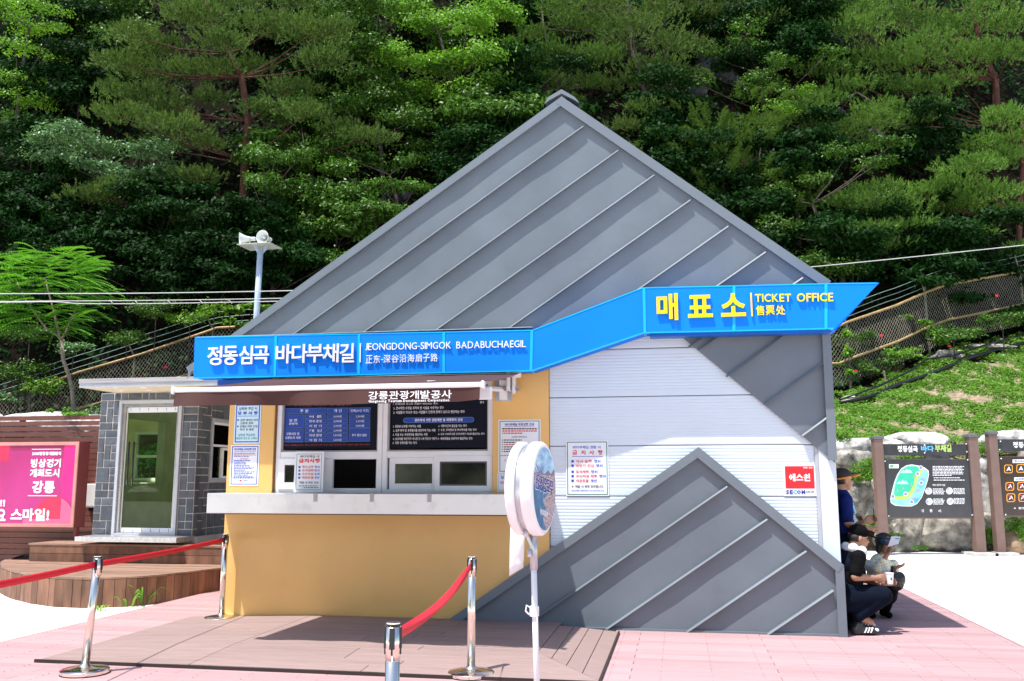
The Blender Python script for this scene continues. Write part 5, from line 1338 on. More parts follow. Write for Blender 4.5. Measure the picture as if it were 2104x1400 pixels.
GX, GY = np.meshgrid(gx, gy, indexing='ij'); GZ = hz_np(GX, GY)
V = np.stack([GX, GY, GZ], -1).reshape(-1, 3); n1, n2 = len(gx), len(gy)
I, J = np.meshgrid(np.arange(n1 - 1), np.arange(n2 - 1), indexing='ij'); b0 = (I * n2 + J).ravel()
soil = mat('shade darkened forest soil with litter', (.006, .0045, .003), .95, 0., .5, 1.6, 1.0, 20, spec=.05, c2=(.009, .006, .004))  # near-black tone includes the shade under the trees
straw = mat('dry straw and sandy soil', (.19, .14, .085), .95, 0., .35, 7, 1.0, 60, c2=(.30, .235, .155), wear=.5)
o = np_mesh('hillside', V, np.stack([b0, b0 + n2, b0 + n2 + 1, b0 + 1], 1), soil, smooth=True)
o.data.materials.append(straw)
c = V[b0]; yfq = np.interp(c[:, 0], rx, ry); o.data.polygons.foreach_set('material_index', ((c[:, 1] < yfq - 1.8) & (c[:, 0] > 4)).astype(np.int32))
tag(o, kind='structure')

# ------------------------------------------------------------------ leaves and needles
rgn = np.random.default_rng(11)
def nrmz(a): return a / np.maximum(np.linalg.norm(a, axis=1, keepdims=True), 1e-6)
def leaf_quads(C, Nn, size, aspect=.5, droop=.3):
    """one folded, pointed leaf (two faces sharing the midrib kept as one quad) per centre"""
    n = len(C); t = nrmz(np.cross(Nn, nrmz(rgn.normal(size=(n, 3))))); t[:, 2] -= droop * rgn.random(n); t = nrmz(t); s = nrmz(np.cross(t, Nn))
    size = np.broadcast_to(size, (n,))[:, None]; w = size * aspect * .5
    a = C - t * size * .5; b = C + s * w + t * size * .02; c = C + t * size * .5; d = C - s * w + t * size * .02
    Vv = np.stack([a, b, c, d], 1).reshape(-1, 3); return Vv, np.arange(n * 4).reshape(-1, 4)
def clump_leaves(c, r, n, size, up=.8, subs=14):
    """leaves gathered in sub-clumps over the outer part of an ellipsoid"""
    sc = nrmz(rgn.normal(size=(subs, 3))); sc[:, 2] = np.abs(sc[:, 2]) * .8 + sc[:, 2] * .2; sc *= rgn.uniform(.35, .95, (subs, 1))
    k = rgn.integers(0, subs, n); p = sc[k] + rgn.normal(size=(n, 3)) * np.array([.20, .2, .13])
    out = nrmz(p); C = np.array(c) + p * np.array(r)
    Nn = nrmz(out * .5 + np.array([0, -.15, up]) + rgn.normal(size=(n, 3)) * .55)
    return leaf_quads(C, Nn, rgn.uniform(.7, 1.25, n) * size)
def clump_needles(c, r, n, ln=.27, w=.029, per=13, upw=.8):
    """brush-like shoots spread over a flattened mass; every shoot is a fan of needles"""
    n = max(6, n); p = nrmz(rgn.normal(size=(n, 3))) * (rgn.random((n, 1)) ** .4); p[:, 2] = np.abs(p[:, 2]) * .9 - .25
    lump = 1 + .35 * np.sin(p[:, :1] * 7 + c[0] * 3) * np.sin(p[:, 1:2] * 6 + c[2]); C = np.array(c) + p * np.array(r) * lump
    D = nrmz(p * np.array([.8, .6, .3]) + np.array([0, -.2, upw]) + rgn.normal(size=(n, 3)) * .28)
    D = np.repeat(D, per, 0); C = np.repeat(C, per, 0); m = len(C)
    j = rgn.random((m, 1)); base = C + D * j * ln * .75
    d = nrmz(D * (.55 + j) + nrmz(rgn.normal(size=(m, 3))) * .75); s = nrmz(np.cross(d, rgn.normal(size=(m, 3)))) * w * .5
    L_ = ln * rgn.uniform(.35, .6, (m, 1))
    Vv = np.stack([base - s, base + s, base + d * L_], 1).reshape(-1, 3); return Vv, np.arange(m * 3).reshape(-1, 3)
def merge(parts, nv):
    V, Fq, k = [], [], 0
    for v, f in parts: V.append(v); Fq.append(f + k); k += len(v)
    return np.concatenate(V), np.concatenate(Fq)
pine_g = leafmat('pine needles', (.020, .055, .014), (.165, .265, .055), .2, .6, spec=.12)
pine_y = leafmat('yellowish pine needles', (.05, .10, .02), (.16, .24, .05), .25, .5, spec=.35)
pine_l = leafmat('bright green pine needles', (.025, .085, .018), (.20, .36, .06), .22, .6, spec=.12)
jun_g = leafmat('juniper sprays', (.03, .08, .012), (.15, .27, .04), .22, .6, spec=.1)
leaf_shade = leafmat('shade darkened green leaves', (.003, .014, .003), (.015, .058, .009), .18, .55, spec=.08)  # leaves darkened for the wood's shade, which is put into their colour
leaf_m = leafmat('mid green leaves', (.008, .03, .004), (.11, .25, .03), .24, .42, spec=.22)
leaf_l = leafmat('light green leaves', (.03, .12, .010), (.22, .43, .04), .3, .42, spec=.22)
leaf_w = leafmat('glossy pale leaves', (.03, .10, .03), (.20, .36, .15), .22, .4, spec=.3)
weed_m = leafmat('bright weed leaves', (.08, .21, .025), (.24, .46, .075), .4, .5, spec=.15)
bark_r = mat('reddish pine bark', (.075, .026, .015), .9, 0., .4, 9, .8, 30)
bark_g = mat('grey brown bark', (.075, .058, .045), .9, 0., .4, 9, .8, 30)
bark_p = mat('pale smooth bark', (.26, .21, .15), .8, 0., .3, 9, .4, 30)
NLEAF = [0]
def pad3(px, py, w, h, Y):
    c = at_y(px, py, Y); k = Y / FOC; return (c.x, c.y, c.z), (w * k * .62, max(w, h) * k * .5, h * k * .62)
def limb(mb, a, b, r0, r1, sag=.3, wob=.15):
    a, b = Vector(a), Vector(b); pts = []; rs = []; L_ = (b - a).length
    for i in range(5):
        k = i / 4; p = a.lerp(b, k); p.z -= sag * math.sin(math.pi * k) * L_ * .12; p += Vector((random.uniform(-1, 1), random.uniform(-1, 1), random.uniform(-1, 1))) * wob * .3 * (0 < i < 4)
        pts.append(tuple(p)); rs.append(r0 + (r1 - r0) * k)
    mb.tube(pts, rs, 6)
def px_tree(name, label, kind, trunk, pads, Y, m, bark, group=None, n_per=1.0, size=.13, r_tr=.14, cat='tree', vary=1.8, **kw):
    """a tree built from its visible trunk line and foliage masses; each mass gets its own distance"""
    if cat == 'tree' and name != 'vine': Y = hit(*trunk[0]).y - .15
    T_ = [at_y(x, y, Y) for x, y in trunk]
    base = T_[0]; gzv = hz1(base.x, base.y); foot = Vector((base.x, base.y, min(gzv, base.z) - .1))
    o = thing(name, label, cat, tuple(foot), 0, group)
    pts = [foot] + T_; mb = MB(WORLD); rs = [r_tr * (1.15 - .75 * i / (len(pts) - 1)) for i in range(len(pts))]
    mb.tube([tuple(p) for p in pts], rs, 8)
    parts = []
    for (px, py, w, h) in pads:
        Yp = Y + random.uniform(-vary, vary * .4)
        if cat == 'tree': Yp = min(Yp, hit(px, py).y - w * .25 * Y / FOC - (random.random() ** 1.5) * 2.2)
        c, r = pad3(px, py, w, h, Yp)
        best = min(T_, key=lambda q: (q - Vector(c)).length + (1.5 if q.z > c[2] else 0))
        limb(mb, best, c, r_tr * .24, .012)
        area = w * h * .237
        if kind == 'pine': parts.append(clump_needles(c, r, int(area * .24 * n_per), **kw))
        else: parts.append(clump_leaves(c, r, int(area * .88 * n_per), size * 1.08, **kw))
    mb.build('trunk', bark, o, smooth=True)
    v, f = merge(parts, 3); NLEAF[0] += len(f)
    cr = np_mesh('crown', v, f, m, o, nv=3 if kind == 'pine' else 4); return o
main_pads = [(270, 75, 100, 45), (330, 100, 110, 50), (400, 35, 120, 75), (455, 90, 100, 55), (560, 60, 120, 60), (640, 70, 110, 60), (665, 130, 100, 60), (600, 185, 100, 40), (240, 130, 90, 40), (300, 150, 130, 50), (390, 150, 110, 50),
             (235, 190, 80, 30), (300, 200, 120, 45), (335, 228, 110, 40), (250, 240, 120, 40), (360, 262, 120, 45), (445, 145, 100, 40), (520, 140, 80, 40), (625, 235, 90, 40), (205, 405, 110, 50), (250, 388, 90, 40), (395, 455, 80, 40),
             (400, 365, 90, 35), (330, 300, 100, 30), (760, 285, 100, 32), (705, 268, 90, 38), (540, 225, 80, 30), (430, 205, 90, 30), (470, 15, 120, 40), (350, -10, 120, 40), (600, 0, 120, 40), (420, 300, 90, 34), (690, 60, 60, 50)]
px_tree('pine_tree', 'broad red-barked pine with layered green boughs on the slope left of the gable', 'pine', [(500, 440), (503, 330), (510, 250), (497, 160), (470, 110), (440, 60), (420, -10)], main_pads, 33, pine_g, bark_r, None, 1.15, r_tr=.17)
mid_pads = [(1135, 115, 90, 60), (1180, 55, 100, 50), (1225, 120, 100, 50), (1120, 165, 70, 50), (1165, 215, 60, 40), (1095, 75, 60, 40), (1210, 175, 90, 35), (1150, 20, 90, 40), (1250, 60, 90, 40)]
px_tree('pine_tree', 'small pine with leaning thin trunk just behind the peak of the gable', 'pine', [(1152, 240), (1145, 185), (1130, 120), (1118, 60), (1112, 10)], mid_pads, 27, pine_l, bark_g, None, 1.1, r_tr=.07)
px_tree('pine_tree', 'spreading pine right of the gable peak with tiered boughs', 'pine', [(1330, 260), (1325, 190), (1300, 100), (1290, 20), (1285, -30)], [(1300, 60, 130, 50), (1345, 148, 130, 45), (1300, 180, 120, 35), (1400, 162, 80, 30), (1290, 262, 70, 28), (1240, 20, 110, 40), (1350, 30, 110, 45), (1380, 90, 90, 40), (1260, 110, 90, 35), (1320, 225, 80, 25)], 31, pine_g, bark_g, None, 1.0)
px_tree('pine_tree', 'dark pine at the top edge above the rock outcrops', 'pine', [(1500, 90), (1495, 20), (1490, -40)], [(1450, 40, 110, 45), (1510, 10, 120, 45), (1570, 45, 90, 35), (1420, 100, 90, 35), (1440, 5, 90, 40), (1620, 15, 90, 35)], 37, pine_g, bark_g, None, .9)
right_pads = [(1760, 60, 120, 50), (1850, 40, 130, 50), (1700, 152, 120, 42), (1795, 120, 130, 48), (1875, 130, 120, 45), (1950, 60, 120, 60), (1995, 112, 110, 50), (2065, 50, 110, 60), (1740, 185, 110, 35), (1905, 180, 110, 35), (1810, 228, 110, 35), (1965, 165, 90, 35),
              (1650, 228, 110, 32), (1690, 205, 90, 32), (1840, 180, 100, 30), (1900, 90, 120, 40), (2080, 110, 90, 50), (1750, 20, 110, 40), (1830, 5, 120, 35), (2030, 10, 110, 40)]
px_tree('pine_tree', 'large bright pine with red trunk filling the upper right corner', 'pine', [(2050, 260), (2045, 165), (2012, 90), (2000, 20), (1990, -40)], right_pads, 31, pine_l, bark_r, None, 1.15, r_tr=.17)
px_tree('pine_tree', 'long low bough pine left of the upper right pine, over the vines', 'pine', [(1880, 330), (1840, 260), (1800, 215), (1760, 190)], [(1790, 255, 120, 32), (1850, 250, 110, 35), (1735, 275, 90, 28), (1660, 240, 90, 30), (1900, 225, 100, 30), (1600, 250, 90, 30), (1690, 258, 80, 26), (1785, 300, 70, 24)], 29.5, pine_l, bark_g, None, 1.1, r_tr=.08)
px_tree('pine_tree', 'pine with dense lower boughs at the right edge above the fence', 'pine', [(2090, 560), (2095, 450), (2100, 340), (2100, 250)], [(2065, 245, 80, 60), (2030, 300, 100, 50), (2075, 330, 80, 60), (1990, 345, 110, 45), (1950, 385, 110, 40), (2030, 400, 110, 50), (2080, 440, 70, 50), (1960, 435, 120, 40), (1890, 405, 110, 36), (2090, 520, 50, 45), (1990, 480, 100, 35), (2100, 290, 70, 60)], 28, pine_l, bark_r, None, 1.15)
px_tree('pine_tree', 'low pale pine between the gable and the right edge pine', 'pine', [(1830, 540), (1820, 480), (1800, 430), (1790, 400)], [(1800, 395, 120, 34), (1740, 420, 100, 34), (1835, 432, 120, 36), (1720, 462, 90, 34), (1785, 478, 100, 34), (1870, 470, 100, 34), (1700, 490, 70, 30), (1840, 510, 90, 28)], 29, pine_l, bark_g, None, 1.1, r_tr=.1)
# juniper: upswept pointed sprays
def juniper(label, px0, py0, w, h, Y, n, trunk):
    Y = min(hit(*trunk[0]).y - .3, hit(px0, py0).y - 1.2)
    T_ = [at_y(x, y, Y) for x, y in trunk]; foot = Vector((T_[0].x, T_[0].y, min(T_[0].z, hz1(T_[0].x, T_[0].y)) - .1)); o = thing('juniper_tree', label, 'tree', tuple(foot))
    mb = MB(WORLD); mb.tube([tuple(foot)] + [tuple(p) for p in T_], [.12, .1] + [.06] * (len(T_) - 1), 7); mb.build('trunk', bark_g, o, smooth=True)
    parts = []
    for i in range(n):
        px = px0 + random.gauss(0, w * .27); py = py0 + random.gauss(0, h * .27); c = at_y(px, py, Y + random.uniform(-1.2, 1.2)); dx = (px - px0) / w * 2.2 + random.uniform(-.4, .4)
        d = Vector((dx, random.uniform(-.7, .2), .55 + random.random() * .5)).normalized(); L_ = random.uniform(.5, 1.1); m = 130
        k = rgn.random(m) ** .8; bend = np.stack([np.zeros(m), np.zeros(m), -k * k * .22 * L_], 1)
        C = np.array(c) + np.outer(k * L_, np.array(d)) + bend + rgn.normal(size=(m, 3)) * (.12 * (1.05 - k))[:, None]
        C = np.repeat(C, 5, 0); q = len(C); dd = nrmz(np.array(d) + rgn.normal(size=(q, 3)) * .5); s = nrmz(np.cross(dd, rgn.normal(size=(q, 3)))) * .008
        parts.append((np.stack([C - s, C + s, C + dd * rgn.uniform(.05, .12, (q, 1))], 1).reshape(-1, 3), np.arange(q * 3).reshape(-1, 3)))
    v, f = merge(parts, 3); NLEAF[0] += len(f); np_mesh('crown', v, f, jun_g, o, nv=3)
juniper('yellow green juniper with pointed upswept sprays right of the gable, below the grey rock face', 1485, 300, 250, 200, 28, 120, [(1480, 460), (1475, 330)])
juniper('small juniper bush tucked against the left side of the gable peak', 1095, 235, 60, 70, 24, 14, [(1095, 300), (1095, 240)])
juniper('olive juniper low on the slope beside the right roof edge', 1640, 400, 110, 90, 28, 26, [(1640, 470), (1640, 430)])
# broadleaf trees placed from the photograph
def bl_tree(label, trunk, pads, Y, m, size=.13, dens=1.0, bark=bark_g, r_tr=.12, group=None, name='broadleaf_tree', vary=1.9, up=.6): return px_tree(name, label, 'leaf', trunk, pads, Y, m, bark, group, dens, size, r_tr, vary=vary, up=up)
bl_tree('low tree with glossy pale leaves under the big left pine', [(330, 470), (280, 400), (230, 340)], [(110, 285, 110, 55), (195, 300, 120, 55), (290, 312, 110, 55), (125, 330, 110, 45), (265, 372, 110, 45), (150, 270, 80, 35), (330, 355, 90, 45), (190, 345, 100, 40), (100, 370, 60, 30)], 30.5, leaf_w, .13, 1.1)
bl_tree('airy light green tree in the upper left corner', [(30, 330), (40, 180), (60, 60)], [(90, 20, 90, 40), (60, 60, 110, 45), (110, 60, 60, 30), (30, 100, 80, 45), (25, 170, 90, 45), (60, 210, 100, 40), (20, 20, 80, 50), (110, 130, 60, 30), (40, 250, 90, 40), (90, 180, 60, 30)], 30, leaf_l, .12, .9)
bl_tree('leafy tree with bright crown left of the gable peak', [(950, 300), (930, 180), (900, 60)], [(880, 60, 120, 60), (960, 50, 120, 60), (1010, 25, 110, 50), (820, 120, 120, 60), (900, 140, 130, 60), (980, 120, 120, 60), (1030, 100, 80, 50), (860, 190, 120, 55), (960, 190, 110, 55), (830, 20, 110, 50), (1050, 40, 70, 50), (1020, 170, 70, 50)], 31, leaf_l, .135, 1.0)
bl_tree('leafy mid green tree between the big left pine and the bright crown', [(790, 420), (780, 280), (760, 120)], [(720, 60, 110, 60), (760, 110, 120, 60), (740, 170, 110, 55), (800, 210, 120, 60), (720, 20, 100, 50), (780, 10, 110, 45), (840, 250, 110, 50), (860, 310, 100, 45), (700, 220, 90, 50), (900, 240, 90, 45), (790, 160, 90, 40)], 30, leaf_m, .13, 1.0)
bl_tree('leafy shrub tree hanging over the left roof slope', [(830, 520), (820, 430), (800, 360)], [(760, 330, 110, 45), (830, 340, 110, 45), (790, 385, 110, 45), (700, 350, 100, 45), (850, 390, 90, 35), (730, 400, 90, 40), (680, 300, 90, 40), (760, 440, 80, 30)], 27.5, leaf_m, .12, .8)
bl_tree('small tree with lime leaves half way up the right slope', [(1560, 330), (1570, 250)], [(1590, 225, 80, 26), (1640, 185, 70, 24), (1550, 282, 80, 24)], 28.5, leaf_l, .12, .9, r_tr=.05)
bl_tree('vine-draped bush hanging down the dark bank left of the gable', [(560, 600), (555, 480), (550, 400)], [(540, 330, 80, 70), (560, 400, 90, 80), (600, 460, 100, 80), (640, 400, 90, 70), (660, 480, 90, 60), (590, 540, 90, 60), (520, 380, 60, 50), (610, 330, 80, 50), (680, 540, 80, 50)], 27.5, leaf_m, .11, .9, group=None)
bl_tree('ivy-smothered trunk right of the roof among the dark slope', [(1740, 600), (1700, 500), (1670, 420)], [(1640, 540, 90, 60), (1700, 560, 100, 60), (1600, 470, 90, 70), (1590, 400, 80, 60), (1690, 380, 90, 50), (1740, 320, 90, 50), (1800, 340, 90, 40), (1830, 300, 80, 40)], 28.5, leaf_m, .11, .9)
bl_tree('ivy mantle over the grey rock outcrops on the upper right slope', [(1570, 230), (1560, 150)], [(1540, 110, 90, 60), (1560, 170, 90, 50), (1520, 90, 60, 40), (1600, 130, 70, 50), (1610, 190, 80, 40), (1550, 200, 70, 40), (1640, 130, 70, 30), (1515, 120, 50, 40), (1455, 110, 60, 40), (1440, 175, 50, 40), (1530, 60, 80, 40), (1700, 110, 70, 40), (1690, 60, 60, 30)], 34, leaf_m, .12, .75, up=.5)
# anonymous broadleaf trees that fill the dark wood
fill = [(-150, 250), (-330, 380), (-180, 520), (-420, 180), (2230, 330), (60, 100), (25, 190), (140, 60), (1640, 300), (1500, 40), (1600, 60), (60, 330), (20, 420), (100, 440), (160, 180), (170, 90), (120, 500), (330, 480), (430, 520), (500, 560), (330, 560), (230, 480), (620, 300), (700, 130), (1060, 170), (1010, 260), (930, 330), (1060, 260), (250, 20), (180, 10), (560, 480), (480, 480), (1480, 420), (1540, 470), (1900, 300), (1900, 520), (1750, 540), (1420, 320), (1960, 540), (1380, 240), (640, 20), (1690, 70), (2090, 560), (880, 20), (420, 600), (60, 560), (690, 450), (1580, 340), (1060, 10), (760, 200), (530, 20)]
for i, (x, y) in enumerate(fill):
    p = hit(x, y); Yt = p.y - random.uniform(.5, 1.8)
    pads = [(x + random.gauss(0, 48), y + random.gauss(0, 44), random.uniform(80, 130), random.uniform(45, 75)) for _ in range(9)]
    bl_tree('dark leafy tree deep in the wooded slope, hardly apart from its neighbours', [(x, y + 60), (x + 5, y), (x, y - 40)], pads, Yt, (leaf_m if (i % 3 == 1 and not (x < 140 or 320 < x < 580 or x > 1400)) else leaf_shade), .17, .72, group='dark leafy trees filling the wooded slope', r_tr=.05)  # shade-coloured leaves go where the wood looks darkest
# low shrubs along the foot of the bank
SHR = ['wide leafy shrub at the left edge between fence and ailanthus trunk', 'small shrub left of the ailanthus trunk, above the slat fence', 'lowest shrub in the far left corner above the billboard', 'wide dark shrub behind the barbed wire left of the pole',
       'mid green shrub just above the fence rail right of the ailanthus', 'pale shrub at the fence left of the loudspeaker pole', 'little shrub right above the roof of the slate booth', 'shrub behind the mesh under the pointed tip of the blue sign', 'wide shrub at the mesh bottom beside the building edge',
       'small shrub at the mesh foot between building edge and vine post', 'lowest small shrub against the building edge over the pipes', 'shrub behind the mesh right of the vine-grown post', 'shrub behind the mesh at the right edge of the view', 'shrub close behind the loudspeaker pole', 'shrub behind the fork of the ailanthus trunk', 'wide shrub left of the ailanthus fork near the left edge']
for i, (x, y, w, h) in enumerate([(40, 770, 110, 60), (90, 800, 90, 50), (20, 820, 60, 40), (320, 640, 120, 50), (260, 700, 90, 40), (390, 660, 80, 40), (200, 850, 60, 30), (1760, 700, 90, 40), (1790, 760, 110, 50), (1850, 730, 80, 36), (1735, 790, 60, 40), (1960, 690, 110, 45), (2060, 660, 90, 40), (440, 640, 70, 40), (150, 720, 80, 40), (60, 690, 110, 50)]):
    p = hit(x, y + h * .4); Yt = min(p.y - .2, 28.4 if x < 600 or x > 1700 else 99)
    if i in (7, 8, 9, 10, 11, 12): Yt = 29.4
    px_tree('shrub', SHR[i], 'leaf', [(x, y + h * .4), (x, y)], [(x - w * .25, y, w * .6, h), (x + w * .25, y - h * .15, w * .6, h * .8), (x, y + h * .15, w * .7, h * .7)], Yt, (leaf_m, leaf_l, leaf_w, leaf_m)[i % 4], bark_g, 'leafy shrubs along the fence foot', .8, .085, .02, cat='shrub', vary=.3)
# vine with big leaves over the fence corner beside the roof
vn = px_tree('vine', 'broad-leaved vine sprawling over the fence beside the lower left roof corner', 'leaf', [(480, 690), (500, 650)], [(480, 640, 50, 16), (520, 632, 60, 18), (560, 634, 60, 18), (470, 665, 40, 16), (500, 672, 50, 22), (540, 655, 50, 18)], 27.5, leaf_l, bark_g, None, 1.1, .15, .02, cat='vine', vary=.3)
px_tree('vine', 'leafy vine climbing the mesh fence post right of the ticket office', 'leaf', [(1925, 740), (1915, 690)], [(1915, 690, 30, 36), (1900, 665, 26, 18), (1935, 705, 30, 26), (1860, 655, 26, 16), (1950, 730, 30, 20), (1880, 735, 36, 16)], 29.9, leaf_l, bark_g, None, 1.6, .13, .015, cat='vine', vary=.15)
px_tree('vine', 'thin leafy vine climbing the fence close to the right building edge', 'leaf', [(1745, 790), (1742, 690)], [(1740, 690, 16, 30), (1742, 730, 18, 34), (1746, 770, 18, 28)], 28.7, leaf_l, bark_g, None, 1.7, .11, .01, cat='vine', vary=.1)
# undergrowth over the whole bank
def scatter(n, xr, yr, size, mask, up=1.0, lift=.1):
    x = rgn.uniform(*xr, n); y = rgn.uniform(*yr, n); keep = mask(x, y); x, y = x[keep], y[keep]; z = hz_np(x, y) + rgn.uniform(0, lift, len(x))
    C = np.stack([x, y, z], 1); Nn = nrmz(np.array([0, -.6, up]) + rgn.normal(size=(len(x), 3)) * .5); return leaf_quads(C, Nn, rgn.uniform(.6, 1.3, len(x)) * size)
def patchy(x, y, f=.5, th=0.): return (np.sin(x * f * 1.3 + 2) * np.sin(y * f + 1) + .6 * np.sin(x * f * 3.1 + y * f * 2.3) + .4 * np.sin(x * f * 7 - y * f * 5) + rgn.normal(size=len(x)) * .25) > th
v, f = scatter(300000, (-55, 50), (26, 76), .27, lambda x, y: (y > np.interp(x, rx, ry) + .3) & patchy(x, y, .55, -1.2) & (np.abs(x) < y * .62 + 14), .55, .5)
NLEAF[0] += len(f); o = np_mesh('undergrowth', v, f, leaf_shade); tag(o, 'shade-darkened undergrowth and ivy leaves covering the wooded bank', 'undergrowth', kind='stuff')
v, f = scatter(60000, (-18, -1), (17.5, 29.2), .10, lambda x, y: (y > 18) & patchy(x, y, .8, -.2), .7, .3)
o = np_mesh('undergrowth', v, f, leaf_shade); tag(o, 'leafy undergrowth on the low bank behind the slate booth', 'undergrowth', kind='stuff')
# weeds on the sandy slope at the right: small rosettes
nr = 24000; x = rgn.uniform(5, 21, nr); y = rgn.uniform(21.8, 33, nr); k = (y < np.interp(x, rx, ry) - .2) & (patchy(x, y, 1.1, -.75)); x, y = x[k], y[k]
rs_ = rgn.uniform(.05, .17, len(x)); per = 15; X = np.repeat(x, per); Y_ = np.repeat(y, per); RS = np.repeat(rs_, per)
ang = rgn.uniform(0, 2 * np.pi, len(X)); rad = RS * rgn.random(len(X)) ** .6; X2 = X + np.cos(ang) * rad; Y2 = Y_ + np.sin(ang) * rad
C = np.stack([X2, Y2, hz_np(X2, Y2) + .02 + (RS - rad) * .9 * rgn.random(len(X))], 1); Nn = nrmz(np.stack([np.cos(ang) * .5, np.sin(ang) * .5 - .2, np.ones(len(X))], 1) + rgn.normal(size=(len(X), 3)) * .35)
v, f = leaf_quads(C, Nn, rgn.uniform(.05, .10, len(X)), .5); NLEAF[0] += len(f)
o = np_mesh('weeds', v, f, weed_m); tag(o, 'bright green weeds scattered over the sandy slope behind the boulders', 'weeds', kind='stuff')
# pale stones strewn on the slope
bmr = bpy.data.meshes.new('r'); 
import bmesh
def boulder(name, label, c, r, m, seed, sub=3, rough_=.28, cat='boulder', group=None, flat_top=.0, parent=None, link=True):
    bm = bmesh.new(); bmesh.ops.create_icosphere(bm, subdivisions=sub, radius=1)
    rg = random.Random(seed); planes = [(Vector((rg.gauss(0, 1), rg.gauss(0, 1), rg.gauss(0, .8))).normalized(), rg.uniform(.62, .9)) for _ in range(11)]
    for v in bm.verts:
        p = v.co.copy(); s = Vector((seed * 1.7, seed * .9, seed * 2.3))
        for (n, d) in planes:
            e = p.dot(n) - d
            if e > 0: p -= n * e * .92
        p *= 1 + rough_ * .35 * mnoise.noise(p * 1.6 + s) + rough_ * .18 * mnoise.noise(p * 4.2 + s)
        if p.z > 1 - flat_top: p.z = 1 - flat_top + (p.z - 1 + flat_top) * .3
        v.co = Vector((p.x * r[0] / .85, p.y * r[1] / .85, p.z * r[2] / .85))
    me = bpy.data.meshes.new(name); bm.to_mesh(me); bm.free(); me.materials.append(m)
    me.polygons.foreach_set('use_smooth', [True] * len(me.polygons)); me.set_sharp_from_angle(angle=R(32))
    o = bpy.data.objects.new(name, me); col.objects.link(o); o.location = c; tag(o, label, cat, group); return o
def px_boulder(px, py, w, h, Y, m, label, seed, dep=.6, **kw):
    c = at_y(px, py, Y); k = Y / FOC; return boulder('boulder', label, tuple(c), (w * k / 2, w * k / 2 * dep, h * k / 2), m, seed, **kw)
px_boulder(1782, 922, 150, 46, 21.5, pale_rock, 'long pale flat-topped boulder at the building end of the retaining wall', 1, sub=4, flat_top=.3)
px_boulder(1885, 914, 130, 46, 21.6, pale_rock, 'pale rounded boulder showing over the title strip of the map board', 2, sub=4)
px_boulder(2080, 908, 120, 40, 21.7, pale_rock, 'pale flat boulder above the prohibition board', 3, sub=4)
px_boulder(1750, 948, 110, 46, 21.3, rock, 'brownish boulder beneath the long pale one beside the building edge', 4, sub=4)
px_boulder(1762, 1020, 80, 70, 21.1, rock, 'wedge-shaped grey boulder left of the map board, pointing down', 5, sub=4)
px_boulder(1812, 1035, 76, 120, 21.1, pale_rock, 'tall rough pale boulder behind the left post of the map board', 6, sub=4)
px_boulder(1850, 1090, 110, 90, 21.0, rock, 'grey boulder below the left half of the map board', 7, sub=4)
px_boulder(1955, 1088, 160, 98, 20.95, rock, 'largest grey granite boulder with a red stain below the map board', 8, sub=4)
px_boulder(2030, 1010, 70, 130, 21.2, pale_rock, 'tall pale boulder in the gap between the two boards', 9, sub=4)
px_boulder(2024, 960, 60, 40, 21.2, pale_rock, 'small pale stone topping the gap between the two boards', 10)
px_boulder(2030, 1095, 60, 70, 20.9, rock, 'narrow grey boulder low between the two boards', 11)
px_boulder(2095, 1125, 110, 60, 20.3, mat('brown boulder', (.28, .19, .12), .9, 0., .5, 3, 1.0, 16), 'brown striped boulder low at the right edge', 12, sub=4)
px_boulder(2140, 1010, 120, 160, 21.0, rock, 'grey boulder behind the prohibition board', 13)
px_boulder(1920, 985, 170, 110, 21.6, rock, 'broad grey boulder behind the map panel', 14)
px_boulder(1725, 1080, 90, 80, 20.9, rock, 'grey boulder low behind the people', 15)
px_boulder(2100, 1070, 70, 60, 20.9, rock, 'grey boulder under the prohibition board', 16)
px_boulder(70, 880, 190, 66, 16.9, pale_rock, 'wide pale boulder rising above the slat fence at the left edge', 21, sub=4)
px_boulder(140, 874, 120, 44, 16.9, pale_rock, 'pale boulder above the middle of the slat fence', 22, sub=4)
px_boulder(205, 880, 110, 48, 16.8, pale_rock, 'pale boulder above the slat fence next to the slate booth', 23, sub=4)
px_boulder(-70, 880, 150, 70, 17.2, pale_rock, 'pale boulder just beyond the left edge above the slat fence', 24)
